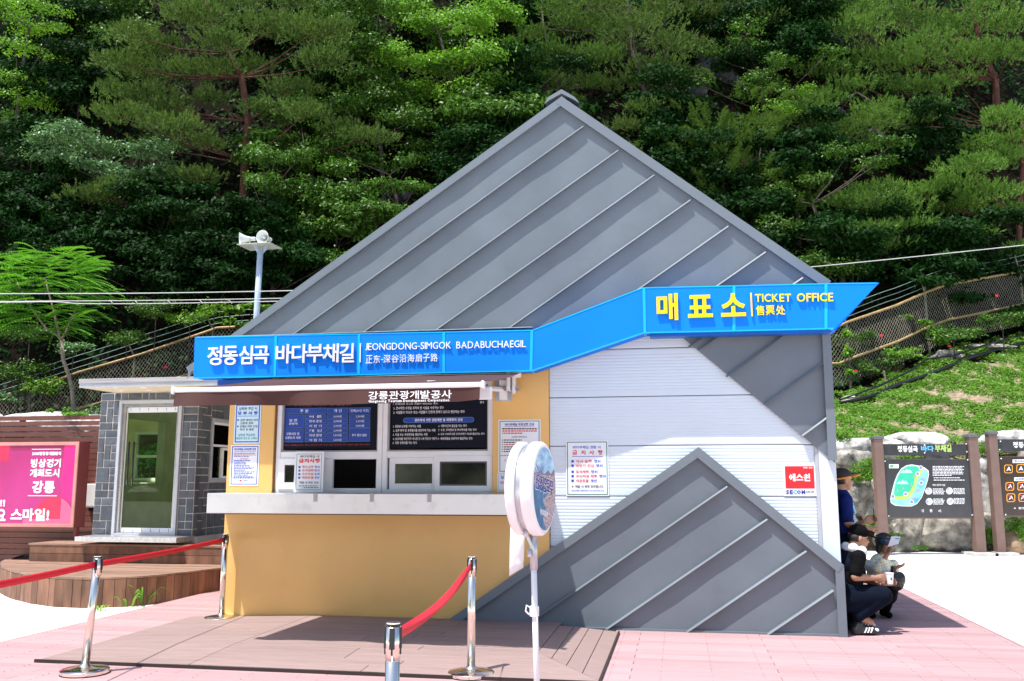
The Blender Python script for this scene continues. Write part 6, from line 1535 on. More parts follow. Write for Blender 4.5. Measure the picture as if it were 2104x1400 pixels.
# red paint streak on the largest boulder
# stones in the slope
rkn = 0
for i in range(26):
    px = random.uniform(1725, 2104); py = random.uniform(730, 885) if i > 8 else random.uniform(700, 740) if px > 1900 else random.uniform(760, 880)
    p = hit(px, py, 21.5)
    if p.y > np.interp(p.x, rx, ry) - .3: continue
    s = random.uniform(.03, .09) * (1.5 if i < 6 else 1)
    boulder('stone', 'small pale stone lying among the weeds on the slope', (p.x, p.y, p.z + s * .1), (s * 1.4, s, s * .5), pale_rock, 100 + i, sub=2, cat='stone', group='small pale stones strewn on the weedy slope')
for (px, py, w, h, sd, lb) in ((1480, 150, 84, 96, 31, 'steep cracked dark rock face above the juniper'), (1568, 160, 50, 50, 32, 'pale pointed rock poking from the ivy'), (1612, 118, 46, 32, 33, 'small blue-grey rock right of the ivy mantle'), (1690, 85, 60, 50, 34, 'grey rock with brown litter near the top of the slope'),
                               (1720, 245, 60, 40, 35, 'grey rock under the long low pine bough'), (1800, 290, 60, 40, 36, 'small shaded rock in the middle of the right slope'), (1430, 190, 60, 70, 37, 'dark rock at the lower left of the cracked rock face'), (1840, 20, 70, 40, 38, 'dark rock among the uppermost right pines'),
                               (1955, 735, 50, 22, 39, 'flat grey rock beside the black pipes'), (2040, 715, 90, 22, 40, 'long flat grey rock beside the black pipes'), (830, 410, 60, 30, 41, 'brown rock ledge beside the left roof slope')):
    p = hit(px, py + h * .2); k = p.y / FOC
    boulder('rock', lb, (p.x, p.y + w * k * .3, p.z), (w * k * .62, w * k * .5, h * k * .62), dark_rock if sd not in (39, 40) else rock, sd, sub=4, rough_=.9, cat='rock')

# ------------------------------------------------------------------ chain-link fence
fen = thing('mesh_fence', 'chain-link fence with ochre pipe rails and barbed wire climbing across the slope', 'fence', tuple(RP[3]))
rail_m = mat('rusty ochre pipe', (.40, .27, .13), .55, .2, .3, 8, wear=.5); wire_m = mat('dull fence wire', (.40, .37, .30), .5, .5, .2, 9); post_m = mat('lichened fence post', (.22, .2, .14), .8, 0., .4, 9)
def rail(off_, r, i0=0):
    q = [tuple(p + Vector((0, 0, off_))) for p in RP[i0:]]; MB(WORLD).tube(q, r, 8).build('rail', rail_m, fen, smooth=True)
rail(0, .045); rail(-1.2, .045)
mb = MB(WORLD)
arc_len = [0.0]
for a, b in zip(RP[:-1], RP[1:]): arc_len.append(arc_len[-1] + math.hypot(b.x - a.x, b.y - a.y))
def on_rail(s):
    k = max(i for i in range(len(RP) - 1) if arc_len[i] <= s + 1e-9) if s > 0 else 0
    a, b = RP[k], RP[min(k + 1, len(RP) - 1)]; u_ = (s - arc_len[k]) / max(arc_len[k + 1] - arc_len[k], 1e-6); return a.lerp(b, min(u_, 1))
cell, H_ = .12, 1.95; n = int(arc_len[-1] / cell); VV = []; FF = []
s_lo, s_hi = arc_len[1], arc_len[-2]
rows_ = 12
s = s_lo
w_ = .0050
while s < s_hi:
    pt0 = on_rail(s)
    if (-17.5 < pt0.x < -6) or (9.5 < pt0.x < 20):
        for sg in (0, 1):
            for r in range(rows_):
                z0 = -H_ * r / rows_; z1 = -H_ * (r + 1) / rows_
                a = on_rail(s + cell * sg); b = on_rail(s + cell * (1 - sg)); a = (a.x, a.y, a.z + z0); b = (b.x, b.y, b.z + z1); k = len(VV)
                VV += [(a[0] - w_, a[1], a[2]), (a[0] + w_, a[1], a[2]), (b[0] + w_, b[1], b[2]), (b[0] - w_, b[1], b[2]), (a[0], a[1] + .008, a[2]), (b[0], b[1] + .008, b[2])]
                FF += [(k, k + 1, k + 2, k + 3), (k, k + 3, k + 5, k + 4), (k + 1, k + 4, k + 5, k + 2)]
    s += cell
o = np_mesh('wire_mesh', np.array(VV), np.array(FF), wire_m, fen); o['kind'] = 'stuff'
for px in (-120, 68, 276, 436, 1742, 1909, 2110):
    xs = [q for q in RP]; 
    best = min(np.linspace(0, arc_len[-1], 1500), key=lambda q: abs(on_rail(q).x - at_y(px, 700, on_rail(q).y).x)); p = on_rail(best)
    MB(WORLD).tube([(p.x + .03, p.y + .05, p.z - 2.3), (p.x, p.y + .05, p.z + .05)], .04, 8).build('post', post_m, fen)
    MB(WORLD).tube([(p.x, p.y + .05, p.z + .0), (p.x - .22, p.y - .12, p.z + .52)], .025, 6).build('outrigger', post_m, fen)
    if px in (1909,): MB(WORLD).tube([(p.x, p.y + .05, p.z + .0), (p.x + .16, p.y + .25, p.z + .42)], .025, 6).build('outrigger', post_m, fen)
for (dx, dy, dz) in ((-.22, -.12, .52), (-.15, -.06, .36), (-.09, .0, .2)):
    q = []
    for i, sss in enumerate(np.linspace(0.5, arc_len[-1] - .5, 160)):
        p = on_rail(sss); q.append((p.x + dx, p.y + dy, p.z + dz - .05 * abs(math.sin(sss * .9))))
    MB(WORLD).tube(q, .009, 4).build('barbed_wire', mat('verdigris wire', (.25, .36, .33), .5, .3), fen)
mb = MB(WORLD)
for (px, py) in ((340, 755), (1810, 690), (1758, 763), (1950, 712), (2048, 608)):
    p = at_y(px, py, 28.6 if px < 1900 else 30.0); mb = MB(WORLD).box(p.x - .05, p.x + .05, p.y - .01, p.y, p.z - .03, p.z + .04).build('red_tag', red_print, fen)
# black drainage pipes along the fence foot
blackp = mat('black corrugated pipe', (.012, .012, .014), .35, 0., .2, 20)
for i, (lb, pts, r) in enumerate((('thick black drainage pipe lying along the fence foot', [(1725, 838), (1790, 818), (1850, 798), (1890, 782), (1925, 768), (1990, 742), (2060, 720), (2120, 705)], .065), ('thin black hose lying above the thick drainage pipe', [(1725, 833), (1800, 806), (1870, 772), (1900, 757), (1960, 742), (2020, 722), (2104, 698), (2140, 690)], .03))):
    P = []
    for (x, y) in pts: q = hit(x, y, 21.5); q.z += r * .6 + i * .12; q.y -= .1; P.append(tuple(q))
    o = thing('drainage_pipe', lb, 'pipe', P[0]); MB(WORLD).tube(P, r, 10).build('hose', blackp, o, smooth=True)
p = hit(1815, 800, 21.5); o = thing('stake', 'grey wooden stake holding the black pipes', 'stake', tuple(p)); MB(WORLD).tube([(p.x + .08, p.y - .2, p.z - .2), (p.x - .04, p.y - .2, p.z + .5)], .03, 6).build('rod', post_m, o)

# ------------------------------------------------------------------ ailanthus sapling in front of the fence, left
AY = 22.0
sap = thing('ailanthus_tree', 'young ailanthus with long feathery fronds and a pale forked trunk at the left', 'tree', tuple(at_y(150, 860, AY)))
mb = MB(WORLD)
def pxt(pts, r0, r1): q = [tuple(at_y(x, y, AY)) for x, y in pts]; mb.tube(q, [r0 + (r1 - r0) * i / (len(q) - 1) for i in range(len(q))], 8)
pxt([(156, 920), (148, 800), (141, 770), (130, 740), (126, 700)], .055, .045)
pxt([(126, 700), (122, 690), (112, 645), (100, 600), (92, 570)], .035, .02); pxt([(126, 700), (140, 672), (155, 640), (165, 600), (172, 575)], .035, .02); pxt([(126, 700), (118, 690), (95, 675), (75, 648), (55, 620), (35, 580)], .035, .02)
mb.build('trunk', bark_p, sap, smooth=True)
fr_parts = []
def frond(px, py, ang, ln, Y, drop=.3):
    c = at_y(px, py, Y); d = Vector((math.cos(ang), random.uniform(-.5, .2), math.sin(ang) * .6 + .2)).normalized(); npair = 12
    Cs, Ns, Ts = [], [], []
    for k in range(npair):
        u = (k + 1) / npair; p = Vector(c) + d * (ln * u); p.z -= drop * ln * u * u
        dd = (d - Vector((0, 0, 2 * drop * u))).normalized(); sd = dd.cross(Vector((0, 0, 1))).normalized()
        for sg in (-1, 1):
            t = (sd * sg * .95 + dd * .35 + Vector((0, 0, -.25))).normalized(); L_ = .17 * (1.1 - .5 * u) * ln
            Cs.append(tuple(p + t * L_ * .5)); Ts.append(tuple(t * L_)); n = dd.cross(t) * sg; n = -n if n.z < 0 else n; Ns.append(tuple(n))
    Cs, Ts, Ns = np.array(Cs), np.array(Ts), np.array(Ns); s = nrmz(np.cross(Ts, Ns)) * .037 * ln ** .5
    fr_parts.append((np.stack([Cs - Ts * .5, Cs + s - Ts * .15, Cs + Ts * .5, Cs - s - Ts * .15], 1).reshape(-1, 3), np.arange(len(Cs) * 4).reshape(-1, 4)))
for i in range(340):
    r = random.random() ** .55; a = random.uniform(0, 2 * math.pi)
    px = 100 + math.cos(a) * 95 * r; py = 600 - math.sin(a) * 88 * r
    sd_ = 1 if px + random.gauss(0, 40) > 100 else -1
    ang = random.gauss(.22 if py < 560 else .0, .28); ang = ang if sd_ > 0 else math.pi - ang
    frond(px, py, ang, random.uniform(.55, .95), AY + random.uniform(-1.1, 1.1), random.uniform(.2, .45))
for (x, y, a) in ((150, 660, -1.0), (120, 655, -1.7), (170, 670, -.5), (125, 670, -1.3)): frond(x, y, a, .6, AY)
v, f = merge(fr_parts, 4); o = np_mesh('leaflets', v, f, leafmat('ailanthus leaflets', (.05, .18, .015), (.16, .40, .05), .35, .45, spec=.25), sap); o['kind'] = 'stuff'
# weeds at the decking edge and beside the boards
def tuft(name, label, c, n, h, m, spread=.12, cat='plant', wd=.012, group=None):
    o = thing(name, label, cat, tuple(c), 0, group); mb = MB(WORLD)
    for i in range(n):
        a = random.uniform(0, 6.28); hh = h * random.uniform(.5, 1.1); b = Vector(c) + Vector((math.cos(a), math.sin(a), 0)) * random.uniform(0, spread); d = Vector((math.cos(a), math.sin(a), 0)); sd = Vector((-d.y, d.x, 0)) * wd
        p = [b, b + d * hh * .25 + Z * hh * .55, b + d * hh * .6 + Z * hh * .85, b + d * hh * 1.0 + Z * hh * .75]
        w = [1, 1.1, .8, .05]; vs = []
        for q, ww in zip(p, w): vs += [tuple(q - sd * ww), tuple(q + sd * ww)]
        mb.add(vs, [(0, 1, 3, 2), (2, 3, 5, 4), (4, 5, 7, 6)])
    mb.build('blades', m, o); return o
for (x, y, h, lb) in ((238, 1243, .32, 'tall grass weed left-hand of three weeds at the foot of the curved timber skirt'), (262, 1246, .2, 'middle low weed at the foot of the curved timber skirt'), (290, 1243, .28, 'arching grass weed at the foot of the skirt nearest the pink deck')):
    tuft('weed', lb, ground(x, y, -.06), 16, h, weed_m)
tuft('weed', 'tiny weed in the pale concrete below the three skirt weeds', ground(205, 1256, -.06), 7, .1, weed_m)
for (px, py, w, h, Y, lb) in ((1733, 905, 26, 34, 20.7, 'small leafy plant by the right edge of the building beneath the long pale boulder'), (1780, 968, 60, 34, 20.5, 'leafy plant spilling left of the map board post, above the wedge boulder'), (1800, 950, 34, 26, 20.6, 'small leafy plant right under the brownish boulder'),
        (1790, 985, 70, 40, 20.6, 'dense low plant over the wedge-shaped boulder'), (1835, 1108, 30, 26, 20.3, 'sparse weed at the foot of the left board post'), (2040, 1112, 34, 40, 20.4, 'leafy plant between the two board posts at ground level'), (2085, 1100, 60, 60, 20.3, 'large leafy plant under the prohibition board'),
        (1892, 1128, 26, 14, 20.2, 'tiny weed at the foot of the boulder below the map panel'), (1806, 1078, 34, 40, 20.6, 'thin plant between the left post and the tall rough boulder'), (1975, 935, 50, 22, 21.3, 'plant behind the top of the right map board post'), (1865, 940, 40, 14, 20.8, 'narrow plant showing between title strip and map panel'),
        (2025, 935, 40, 34, 21.1, 'plant above the small pale stone between the boards'), (160, 853, 40, 14, 15.6, 'bright weed on top of the slat fence boulders, near the booth'), (137, 848, 12, 22, 15.7, 'thin upright weed on the boulders above the slat fence'), (100, 846, 14, 12, 15.7, 'tiny weed on the leftmost boulders above the slat fence')):
    c, r = pad3(px, py, w, h, Y); o = thing('leafy_plant', lb, 'plant', c, 0, 'leafy plants between the boulders')
    v, f = clump_leaves(c, (r[0] * 1.1, r[0] * .7, r[2] * 1.3), int(w * h * .55) + 30, .055, up=.8, subs=9); np_mesh('foliage', v, f, weed_m, o)
# dead red pine sprig
# ------------------------------------------------------------------ ridge across the bay, behind the viewer: what the window glass mirrors
gx = np.linspace(-90, 0, 90); gy = np.linspace(-90, -28, 34); GX, GY = np.meshgrid(gx, gy, indexing='ij')
GZ = np.maximum(-.2, (np.interp(GX / -GY, [-1.2, -.62, -.52, -.46, -.42, -.38], [30, 26, 17, 8, 2, 0]) * np.clip((-28 - GY) / 25, 0, 1)) + 1.2 * np.sin(GX * .6) * np.sin(GY * .5)) - .05
V = np.stack([GX, GY, GZ], -1).reshape(-1, 3); n1, n2 = len(gx), len(gy); I, J = np.meshgrid(np.arange(n1 - 1), np.arange(n2 - 1), indexing='ij'); b0 = (I * n2 + J).ravel()
o = np_mesh('headland', V, np.stack([b0, b0 + n2, b0 + n2 + 1, b0 + 1], 1), mat('wooded headland', (.03, .05, .02), .95, 0., .6, .5, 1., 3, c2=(.12, .12, .08)), smooth=False); tag(o, kind='structure')
print('leaf faces', NLEAF[0])
# ================================================================== people
skin = mat('skin tone', (.40, .21, .135), .55, 0., .12, 12, .1, 120, spec=.25)  # one even base tone for all the people
hairm = mat('black hair', (.012, .010, .010), .45, 0., .2, 40, .6, 200)
def blob(parts, name, m, parent, vox=.009, smooth=4, fr=None):
    """tapered capsules and ellipsoids fused into one continuous surface"""
    mb = MB(fr)
    for p in parts:
        if p[0] == 'c':          # capsule chain: points and radii
            pts, rs = p[1], p[2]
            for (a, b, ra, rb) in zip(pts[:-1], pts[1:], rs[:-1], rs[1:]):
                a, b = Vector(a), Vector(b); n = max(2, int((b - a).length / (min(ra, rb) * .7)) + 1)
                mb.tube([tuple(a.lerp(b, k / n)) for k in range(n + 1)], [ra + (rb - ra) * k / n for k in range(n + 1)], 14)
            for a, r in zip(pts, rs): mb.ball(a, r, 14, 10)
        else: mb.ball(p[1], p[2], 16, 12, p[3] if len(p) > 3 else None)
    o = mb.build(name, m, None); md = o.modifiers.new('r', 'REMESH'); md.mode = 'VOXEL'; md.voxel_size = vox; md.use_smooth_shade = True
    if smooth: sm = o.modifiers.new('s', 'SMOOTH'); sm.iterations = smooth; sm.factor = .5
    bpy.context.view_layer.update(); dg = bpy.context.evaluated_depsgraph_get(); me = bpy.data.meshes.new_from_object(o.evaluated_get(dg)); me.name = name
    old = o.data; o.modifiers.clear(); o.data = me; bpy.data.meshes.remove(old)
    if not me.materials: me.materials.append(m)
    rt = root_of(parent); inv = (Matrix.Translation(rt.location) @ Matrix.Rotation(rt.rotation_euler.z, 4, 'Z')).inverted()
    me.transform(inv); o.parent = parent; me.polygons.foreach_set('use_smooth', [True] * len(me.polygons)); return o
def RX(*e): 
    from mathutils import Euler
    return Euler(e).to_matrix()
def head_parts(c, f, up=(0, 0, 1), r=.092):
    """head parts: c centre of skull, f facing direction"""
    c = Vector(c); f = Vector(f).normalized(); u = Vector(up); u = (u - f * u.dot(f)).normalized(); l = u.cross(f)
    M_ = Matrix((f, l, u)).transposed()
    P = lambda a, b, d: tuple(c + f * a + l * b + u * d)
    parts = [('b', P(-.012, 0, .02), (r * 1.05, r * .80, r * 1.02), M_), ('b', P(.030, 0, -.040), (.060, .058, .078), M_), ('b', P(.052, 0, -.088), (.030, .032, .024), M_),
             ('c', [P(.078, 0, .008), P(.100, 0, -.026)], [.008, .013]), ('b', P(.088, .0, -.058), (.012, .026, .007), M_), ('b', P(.085, 0, -.068), (.012, .022, .008), M_),
             ('b', P(.060, .033, -.028), (.028, .022, .02), M_), ('b', P(.060, -.033, -.028), (.028, .022, .02), M_), ('b', P(.074, 0, .022), (.012, .05, .010), M_)]
    for s in (-1, 1): parts.append(('b', P(-.008, s * .078, -.018), (.018, .012, .030), M_))
    return parts, P, M_
def face_bits(P, M_, parent, fr, closed=False):
    for s in (-1, 1):
        MB(fr).ball(P(.0765, s * .032, .003), (.010, .013, .005 if closed else .007), 10, 8, M_).build('eye', mat('dark eye', (.02, .015, .012), .2), parent, smooth=True)
        MB(fr).ball(P(.084, s * .033, .022), (.006, .019, .004), 8, 6, M_).build('eyebrow', hairm, parent, smooth=True)
    MB(fr).ball(P(.0965, 0, -.0625), (.006, .021, .0045), 10, 6, M_).build('lips', mat('lips', (.30, .09, .07), .4), parent, smooth=True)
def hand_parts(w, d, palm_n, curl=.5, side=1, spread=1.0, ln=.085):
    """palm and five fingers from wrist w along d; palm_n is the palm's facing direction"""
    w = Vector(w); d = Vector(d).normalized(); n = Vector(palm_n); n = (n - d * n.dot(d)).normalized(); l = d.cross(n) * side
    parts = [('c', [tuple(w), tuple(w + d * .035)], [.024, .026])]
    for k in range(4):
        x = (k - 1.5) * .019; b = w + d * .075 + l * x
        parts.append(('c', [tuple(w + d * .02 + l * x * .7), tuple(b)], [.015, .0125]))
        L_ = ln * (.78, .95, 1.0, .86)[k] if side else ln; a = curl * 1.1; p = b; dd = d.copy(); pts = [tuple(b)]; rs = [.0115]
        fdir = (d + l * x * 4 * spread).normalized()
        for j, fr_ in enumerate((.45, .32, .23)):
            ang = a * (j * .75 + .35); v = (fdir * math.cos(ang) + n * math.sin(ang)).normalized(); p = p + v * L_ * fr_; pts.append(tuple(p)); rs.append(.0105 - .0015 * j)
        parts.append(('c', pts, rs))
    tb = w + d * .02 - l * .022; t1 = tb - l * .022 + d * .025 + n * .012; t2 = t1 + d * .028 + n * .018 - l * .004; parts.append(('c', [tuple(tb), tuple(t1), tuple(t2)], [.016, .013, .010]))
    return parts

# --- standing man in the shade behind the corner, facing right
mx, my = at_y(1729, 1000, 9.95).x, 9.95
mn = thing('person', 'standing person in navy shirt and black cap with orange brim, leaning at the building corner', 'person', (mx, my, 0))
fr = Frame((mx, my, 0), (1, 0, 0), (0, 1, 0))
hc = at_y(1733, 986, 9.95); hx, hz_ = hc.x - mx, hc.z
hp, P, M_ = head_parts((hx, 0, hz_), (1, .05, -.03))
ra = [(-.02, -.17, 1.335), (-.03, -.215, 1.10), (.06, -.20, 1.02), (.20, -.12, 1.035)]      # arm on the viewer's side
la = [(-.02, .17, 1.335), (.0, .22, 1.10), (.10, .18, 1.02), (.24, .02, 1.10)]
body = hp + [('c', [(hx - .035, 0, hz_ - .08), (-.02, 0, 1.36)], [.056, .064]), ('c', [(-.02, 0, 1.33), (-.03, 0, 1.12), (-.02, 0, .95)], [.105, .115, .115]),
    ('b', (-.02, 0, 1.32), (.10, .19, .075)), ('c', ra, [.05, .045, .036, .026]), ('c', la, [.05, .045, .036, .026])]
body += hand_parts(ra[-1], (1, .25, .05), (0, .3, -1), .5) + hand_parts(la[-1], (1, -.1, .35), (.2, -1, .1), .9)
for s in (-1, 1): body += [('c', [(-.02, s * .09, .93), (.03, s * .1, .50), (-.03, s * .1, .09)], [.09, .06, .045]), ('c', [(-.04, s * .1, .05), (.12, s * .11, .035)], [.04, .032])]
blob(body, 'body', skin, mn, fr=fr)
face_bits(P, M_, mn, fr)
navy_c = mat('navy polo cloth', (.008, .018, .11), .9, 0., .4, 9, 1.0, 14, spec=.08); black_c = mat('black cloth', (.006, .006, .007), .9, 0., .4, 9, 1.0, 14, spec=.06); navy_t = mat('navy trousers', (.004, .007, .016), .9, 0., .4, 7, 1.0, 12, spec=.08)
blob([('c', [(-.02, 0, 1.34), (-.03, 0, 1.14), (-.02, 0, .98), (-.02, 0, .86)], [.115, .13, .135, .135]), ('b', (-.02, 0, 1.33), (.115, .205, .08)), ('b', (-.02, 0, 1.05), (.14, .18, .14)), ('b', (-.02, 0, .90), (.14, .175, .1)), ('c', [(-.025, 0, 1.36), (-.0, 0, 1.395)], [.075, .068]),
      ('c', [ra[0], (-.03, -.21, 1.14)], [.07, .062]), ('c', [la[0], (.0, .22, 1.14)], [.07, .062])], 'shirt', navy_c, mn, vox=.012, fr=fr)
blob([('c', [(-.02, s * .085, .90), (.035, s * .1, .50), (-.025, s * .1, .08)], [.115, .088, .075]) for s in (-1, 1)] + [('b', (-.02, 0, .90), (.13, .17, .12))], 'trousers', navy_t, mn, vox=.012, fr=fr)
for s in (-1, 1): blob([('c', [(-.05, s * .1, .045), (.06, s * .105, .045), (.17, s * .11, .035)], [.045, .045, .036])], 'shoe', black_c, mn, fr=fr)
blob([('b', P(-.02, 0, .052), (.104, .088, .078), M_)], 'cap', mat('black cap', (.02, .015, .014), .8, 0, .1, 20, .3, 200), mn, fr=fr)
orange = mat('orange cap brim', (.66, .27, .05), .7, 0, .08, 20)
blob([('b', P(.122, 0, .046), (.068, .066, .017), Matrix.Rotation(-.30, 3, 'Y') @ M_)], 'brim', orange, mn, vox=.006, fr=fr)
MB(fr).tube([P(.088 * math.cos(a) - .015, .082 * math.sin(a), .018 + .018 * math.cos(a)) for a in np.linspace(-math.pi, math.pi, 25)], .012, 6, caps=False).build('cap_band', orange, mn, smooth=True)
blob([('b', P(-.03, 0, -.012), (.082, .081, .05), M_)], 'hair', hairm, mn, fr=fr)
mb = MB(fr)
for k in range(5):
    z = 1.18 - k * .022; mb.add([(.075, -.115, z), (.105, -.085, z), (.105, -.085, z + .012), (.075, -.115, z + .012)], [(0, 1, 2, 3)])
for k in range(4):
    z = 1.31 - k * .03; mb.add([(.045 + k * .008, -.14, z), (.065 + k * .008, -.125, z + .004), (.085 + k * .008, -.105, z - .022), (.06 + k * .008, -.13, z - .024)], [(0, 1, 2, 3)])
mb.build('shirt_print', mat('light blue shirt print', (.15, .5, .75), .6), mn)
pen = thing('pen', 'dark pen held by the standing person', 'pen', (mx + .36, my - .05, 1.14)); MB(fr).tube([(.325, -.02, 1.10), (.318, -.035, 1.24)], .005, 6).build('barrel', black_plastic, pen)

# --- crouching man in black, facing right
CYY = 9.62
gp0 = ground(1775, 1283, 0); cx0 = at_y(1752, 1280, CYY).x
cm = thing('person', 'crouching person in black shirt and cap, white towel round the neck, holding a cup', 'person', (cx0, CYY, 0))
fr = Frame((cx0, CYY, 0), (1, 0, 0), (0, 1, 0))
def L_(px, py, dy=0.0):
    p = at_y(px, py, CYY + dy); return (p.x - cx0, dy, p.z)
hp, P, M_ = head_parts(L_(1765, 1104), (1, -.10, -.22))
sh = L_(1752, 1142); hipc = L_(1738, 1228)
sR_ = (sh[0], -.17, sh[2]); sL_ = (sh[0] + .02, .17, sh[2])
elR = L_(1757, 1186, -.20); wrR = L_(1800, 1188, -.12); elL = L_(1775, 1190, .18); wrL = L_(1812, 1198, -.02)
knR = L_(1818, 1224, -.13); anR = L_(1764, 1268, -.14); toeR = L_(1790, 1279, -.15); knL = L_(1812, 1222, .16); anL = L_(1757, 1266, .16); toeL = L_(1784, 1274, .17)
body = hp + [('c', [P(-.035, 0, -.08), (sh[0], 0, sh[2] + .02)], [.056, .066]), ('c', [sh, ((sh[0] + hipc[0]) / 2 - .02, 0, (sh[2] + hipc[2]) / 2), hipc], [.10, .115, .125]), ('b', (sh[0], 0, sh[2] - .01), (.10, .19, .08)),
    ('c', [sR_, elR, wrR], [.052, .043, .027]), ('c', [sL_, elL, wrL], [.052, .043, .027]),
    ('c', [(hipc[0], -.10, hipc[2]), knR, anR], [.10, .068, .042]), ('c', [(hipc[0], .10, hipc[2]), knL, anL], [.10, .068, .042]), ('c', [anR, toeR], [.04, .03]), ('c', [anL, toeL], [.04, .03])]
body += hand_parts(wrR, (1, .22, .0), (.1, 1, -.1), .75) + hand_parts(wrL, (1, -.1, .1), (0, -1, .2), .7)
blob(body, 'body', skin, cm, fr=fr); face_bits(P, M_, cm, fr)
blob([('c', [sh, ((sh[0] + hipc[0]) / 2 - .03, 0, (sh[2] + hipc[2]) / 2), (hipc[0], 0, hipc[2] + .03)], [.118, .14, .145]), ('b', (sh[0], 0, sh[2] - .015), (.115, .205, .085)), ('b', ((sh[0] + hipc[0]) / 2, 0, (sh[2] + hipc[2]) / 2), (.14, .19, .16)),
      ('c', [sR_, tuple(Vector(sR_).lerp(Vector(elR), .72))], [.074, .068]), ('c', [sL_, tuple(Vector(sL_).lerp(Vector(elL), .72))], [.074, .068])], 'shirt', black_c, cm, vox=.012, fr=fr)
blob([('c', [(sh[0] - .05, 0, sh[2] - .05), (hipc[0] - .03, 0, hipc[2] + .06)], [.135, .155]), ('b', (sh[0] - .05, 0, sh[2] - .1), (.13, .185, .14)), ('b', (hipc[0] + .01, 0, hipc[2] + .09), (.16, .195, .10))], 'vest', navy_t, cm, vox=.012, fr=fr)
blob([('c', [(hipc[0], -.10, hipc[2]), tuple(Vector(knR) + Vector((-.02, 0, -.0))), tuple(Vector(anR) + Vector((0, 0, .02)))], [.135, .098, .07]), ('c', [(hipc[0], .10, hipc[2]), tuple(Vector(knL) + Vector((-.02, 0, 0))), tuple(Vector(anL) + Vector((0, 0, .02)))], [.135, .098, .07]), ('b', (hipc[0] - .02, 0, hipc[2] - .02), (.16, .19, .14))], 'trousers', navy_t, cm, vox=.012, fr=fr)
wshoe = mat('black and white trainers', (.02, .02, .022), .4, 0, .1, 4)
for an, toe in ((anR, toeR), (anL, toeL)):
    a = Vector(an); t = Vector(toe); b = Vector((t.x + .03, t.y, .035))
    sh_ = blob([('c', [(a.x - .045, a.y, .045), (a.x + .05, a.y, .055), tuple(b)], [.045, .048, .036]), ('c', [(a.x - .02, a.y, .05), (a.x - .0, a.y, .10)], [.045, .045])], 'shoe', wshoe, cm, fr=fr)
    mb = MB(fr)
    for k in range(3): x = a.x + .03 + k * .03; mb.hexa([(x, a.y - .056, .03), (x + .012, a.y - .056, .03), (x + .012, a.y - .04, .03), (x, a.y - .04, .03), (x + .025, a.y - .05, .075), (x + .037, a.y - .05, .075), (x + .037, a.y - .03, .08), (x + .025, a.y - .03, .08)])
    mb.ball((b.x + .012, b.y, .05), (.032, .034, .022)); mb.build('shoe_stripe', white_paint, sh_)
blob([('b', P(-.012, 0, .055), (.106, .090, .078), M_)], 'cap', black_c, cm, fr=fr)
blob([('b', P(.125, 0, .038), (.075, .066, .010), Matrix.Rotation(.12, 3, 'Y') @ M_), ('b', P(.10, 0, .042), (.05, .066, .012), M_)], 'brim', black_c, cm, vox=.006, fr=fr)
blob([('b', P(-.03, 0, -.008), (.088, .083, .055), M_)], 'hair', hairm, cm, fr=fr)
tow = []
for a in np.linspace(-2.5, 2.5, 15): tow.append((sh[0] + .03 - .085 * math.cos(a) - .01, .10 * math.sin(a), sh[2] + .088 - .03 * (1 - math.cos(a)) + .012 * math.sin(a * 5)))
blob([('c', tow, [.046 + .008 * math.sin(k * 2.1) for k in range(15)])], 'towel', mat('white towel', (.75, .76, .78), .9, 0, .05, 20, .6, 90), cm, vox=.008, fr=fr)
MB(fr).tube([tuple(Vector(wrL) + Vector((-.03, .0, .03)) + Vector((0, math.cos(a), math.sin(a))) * .0 + Vector((.0, .028 * math.cos(a), -.03 + .028 * math.sin(a)))) for a in np.linspace(0, 6.28, 16)], .006, 6).build('wristwatch', chrome, cm)
cc = L_(1828, 1189, -.07)
cup = thing('paper_cup', 'white paper cup held in both hands by the crouching person in black', 'cup', (cx0 + cc[0], CYY - .07, cc[2] - .05))
MB(WORLD).lathe([(.0, -.055), (.030, -.055), (.041, .05), (.044, .052), (.044, .057), (.038, .057), (.036, .045), (.0, .04)], (cx0 + cc[0], CYY - .07, cc[2]), n=24).build('cup', white_paint, cup, autosm=True)
MB(WORLD).box(cx0 + cc[0] - .006, cx0 + cc[0] + .008, CYY - .109, CYY - .1075, cc[2] - .012, cc[2] + .012).build('cup_mark', green_print, cup)

# --- woman crouching farther back, facing the viewer
WY = 10.75
wx0 = at_y(1812, 1240, WY).x
wm_ = thing('person', 'crouching person in pale plaid shirt and dark sun visor, holding up a folded leaflet', 'person', (wx0, WY, 0))
fr = Frame((wx0, WY, 0), (1, 0, 0), (0, 1, 0))
def Lw(px, py, dy=0.0):
    p = at_y(px, py, WY + dy); return (p.x - wx0, dy, p.z)
hp, P, M_ = head_parts(Lw(1819, 1117), (.18, -1, -.12), r=.088)
sh = Lw(1808, 1157, .03); hipc = Lw(1806, 1218, .15)
sr = (sh[0] - .155, sh[1], sh[2] - .02); sl_ = (sh[0] + .155, sh[1], sh[2] - .02)
er = Lw(1803, 1168, -.26); wr_ = Lw(1826, 1136, -.34); el_ = Lw(1838, 1190, -.08); wl = Lw(1834, 1168, -.30)
kr = Lw(1796, 1212, -.30); kl = Lw(1830, 1208, -.28); ar = (kr[0], -.10, .09); al = (kl[0], -.08, .09)
body = hp + [('c', [P(-.035, 0, -.08), (sh[0], sh[1], sh[2] + .02)], [.047, .058]), ('c', [sh, hipc], [.095, .115]), ('b', (sh[0], sh[1], sh[2] - .02), (.165, .09, .075)),
    ('c', [sr, er, wr_], [.045, .038, .023]), ('c', [sl_, el_, wl], [.045, .038, .023]), ('c', [(hipc[0] - .09, hipc[1], hipc[2]), kr, ar], [.095, .062, .04]), ('c', [(hipc[0] + .09, hipc[1], hipc[2]), kl, al], [.095, .062, .04])]
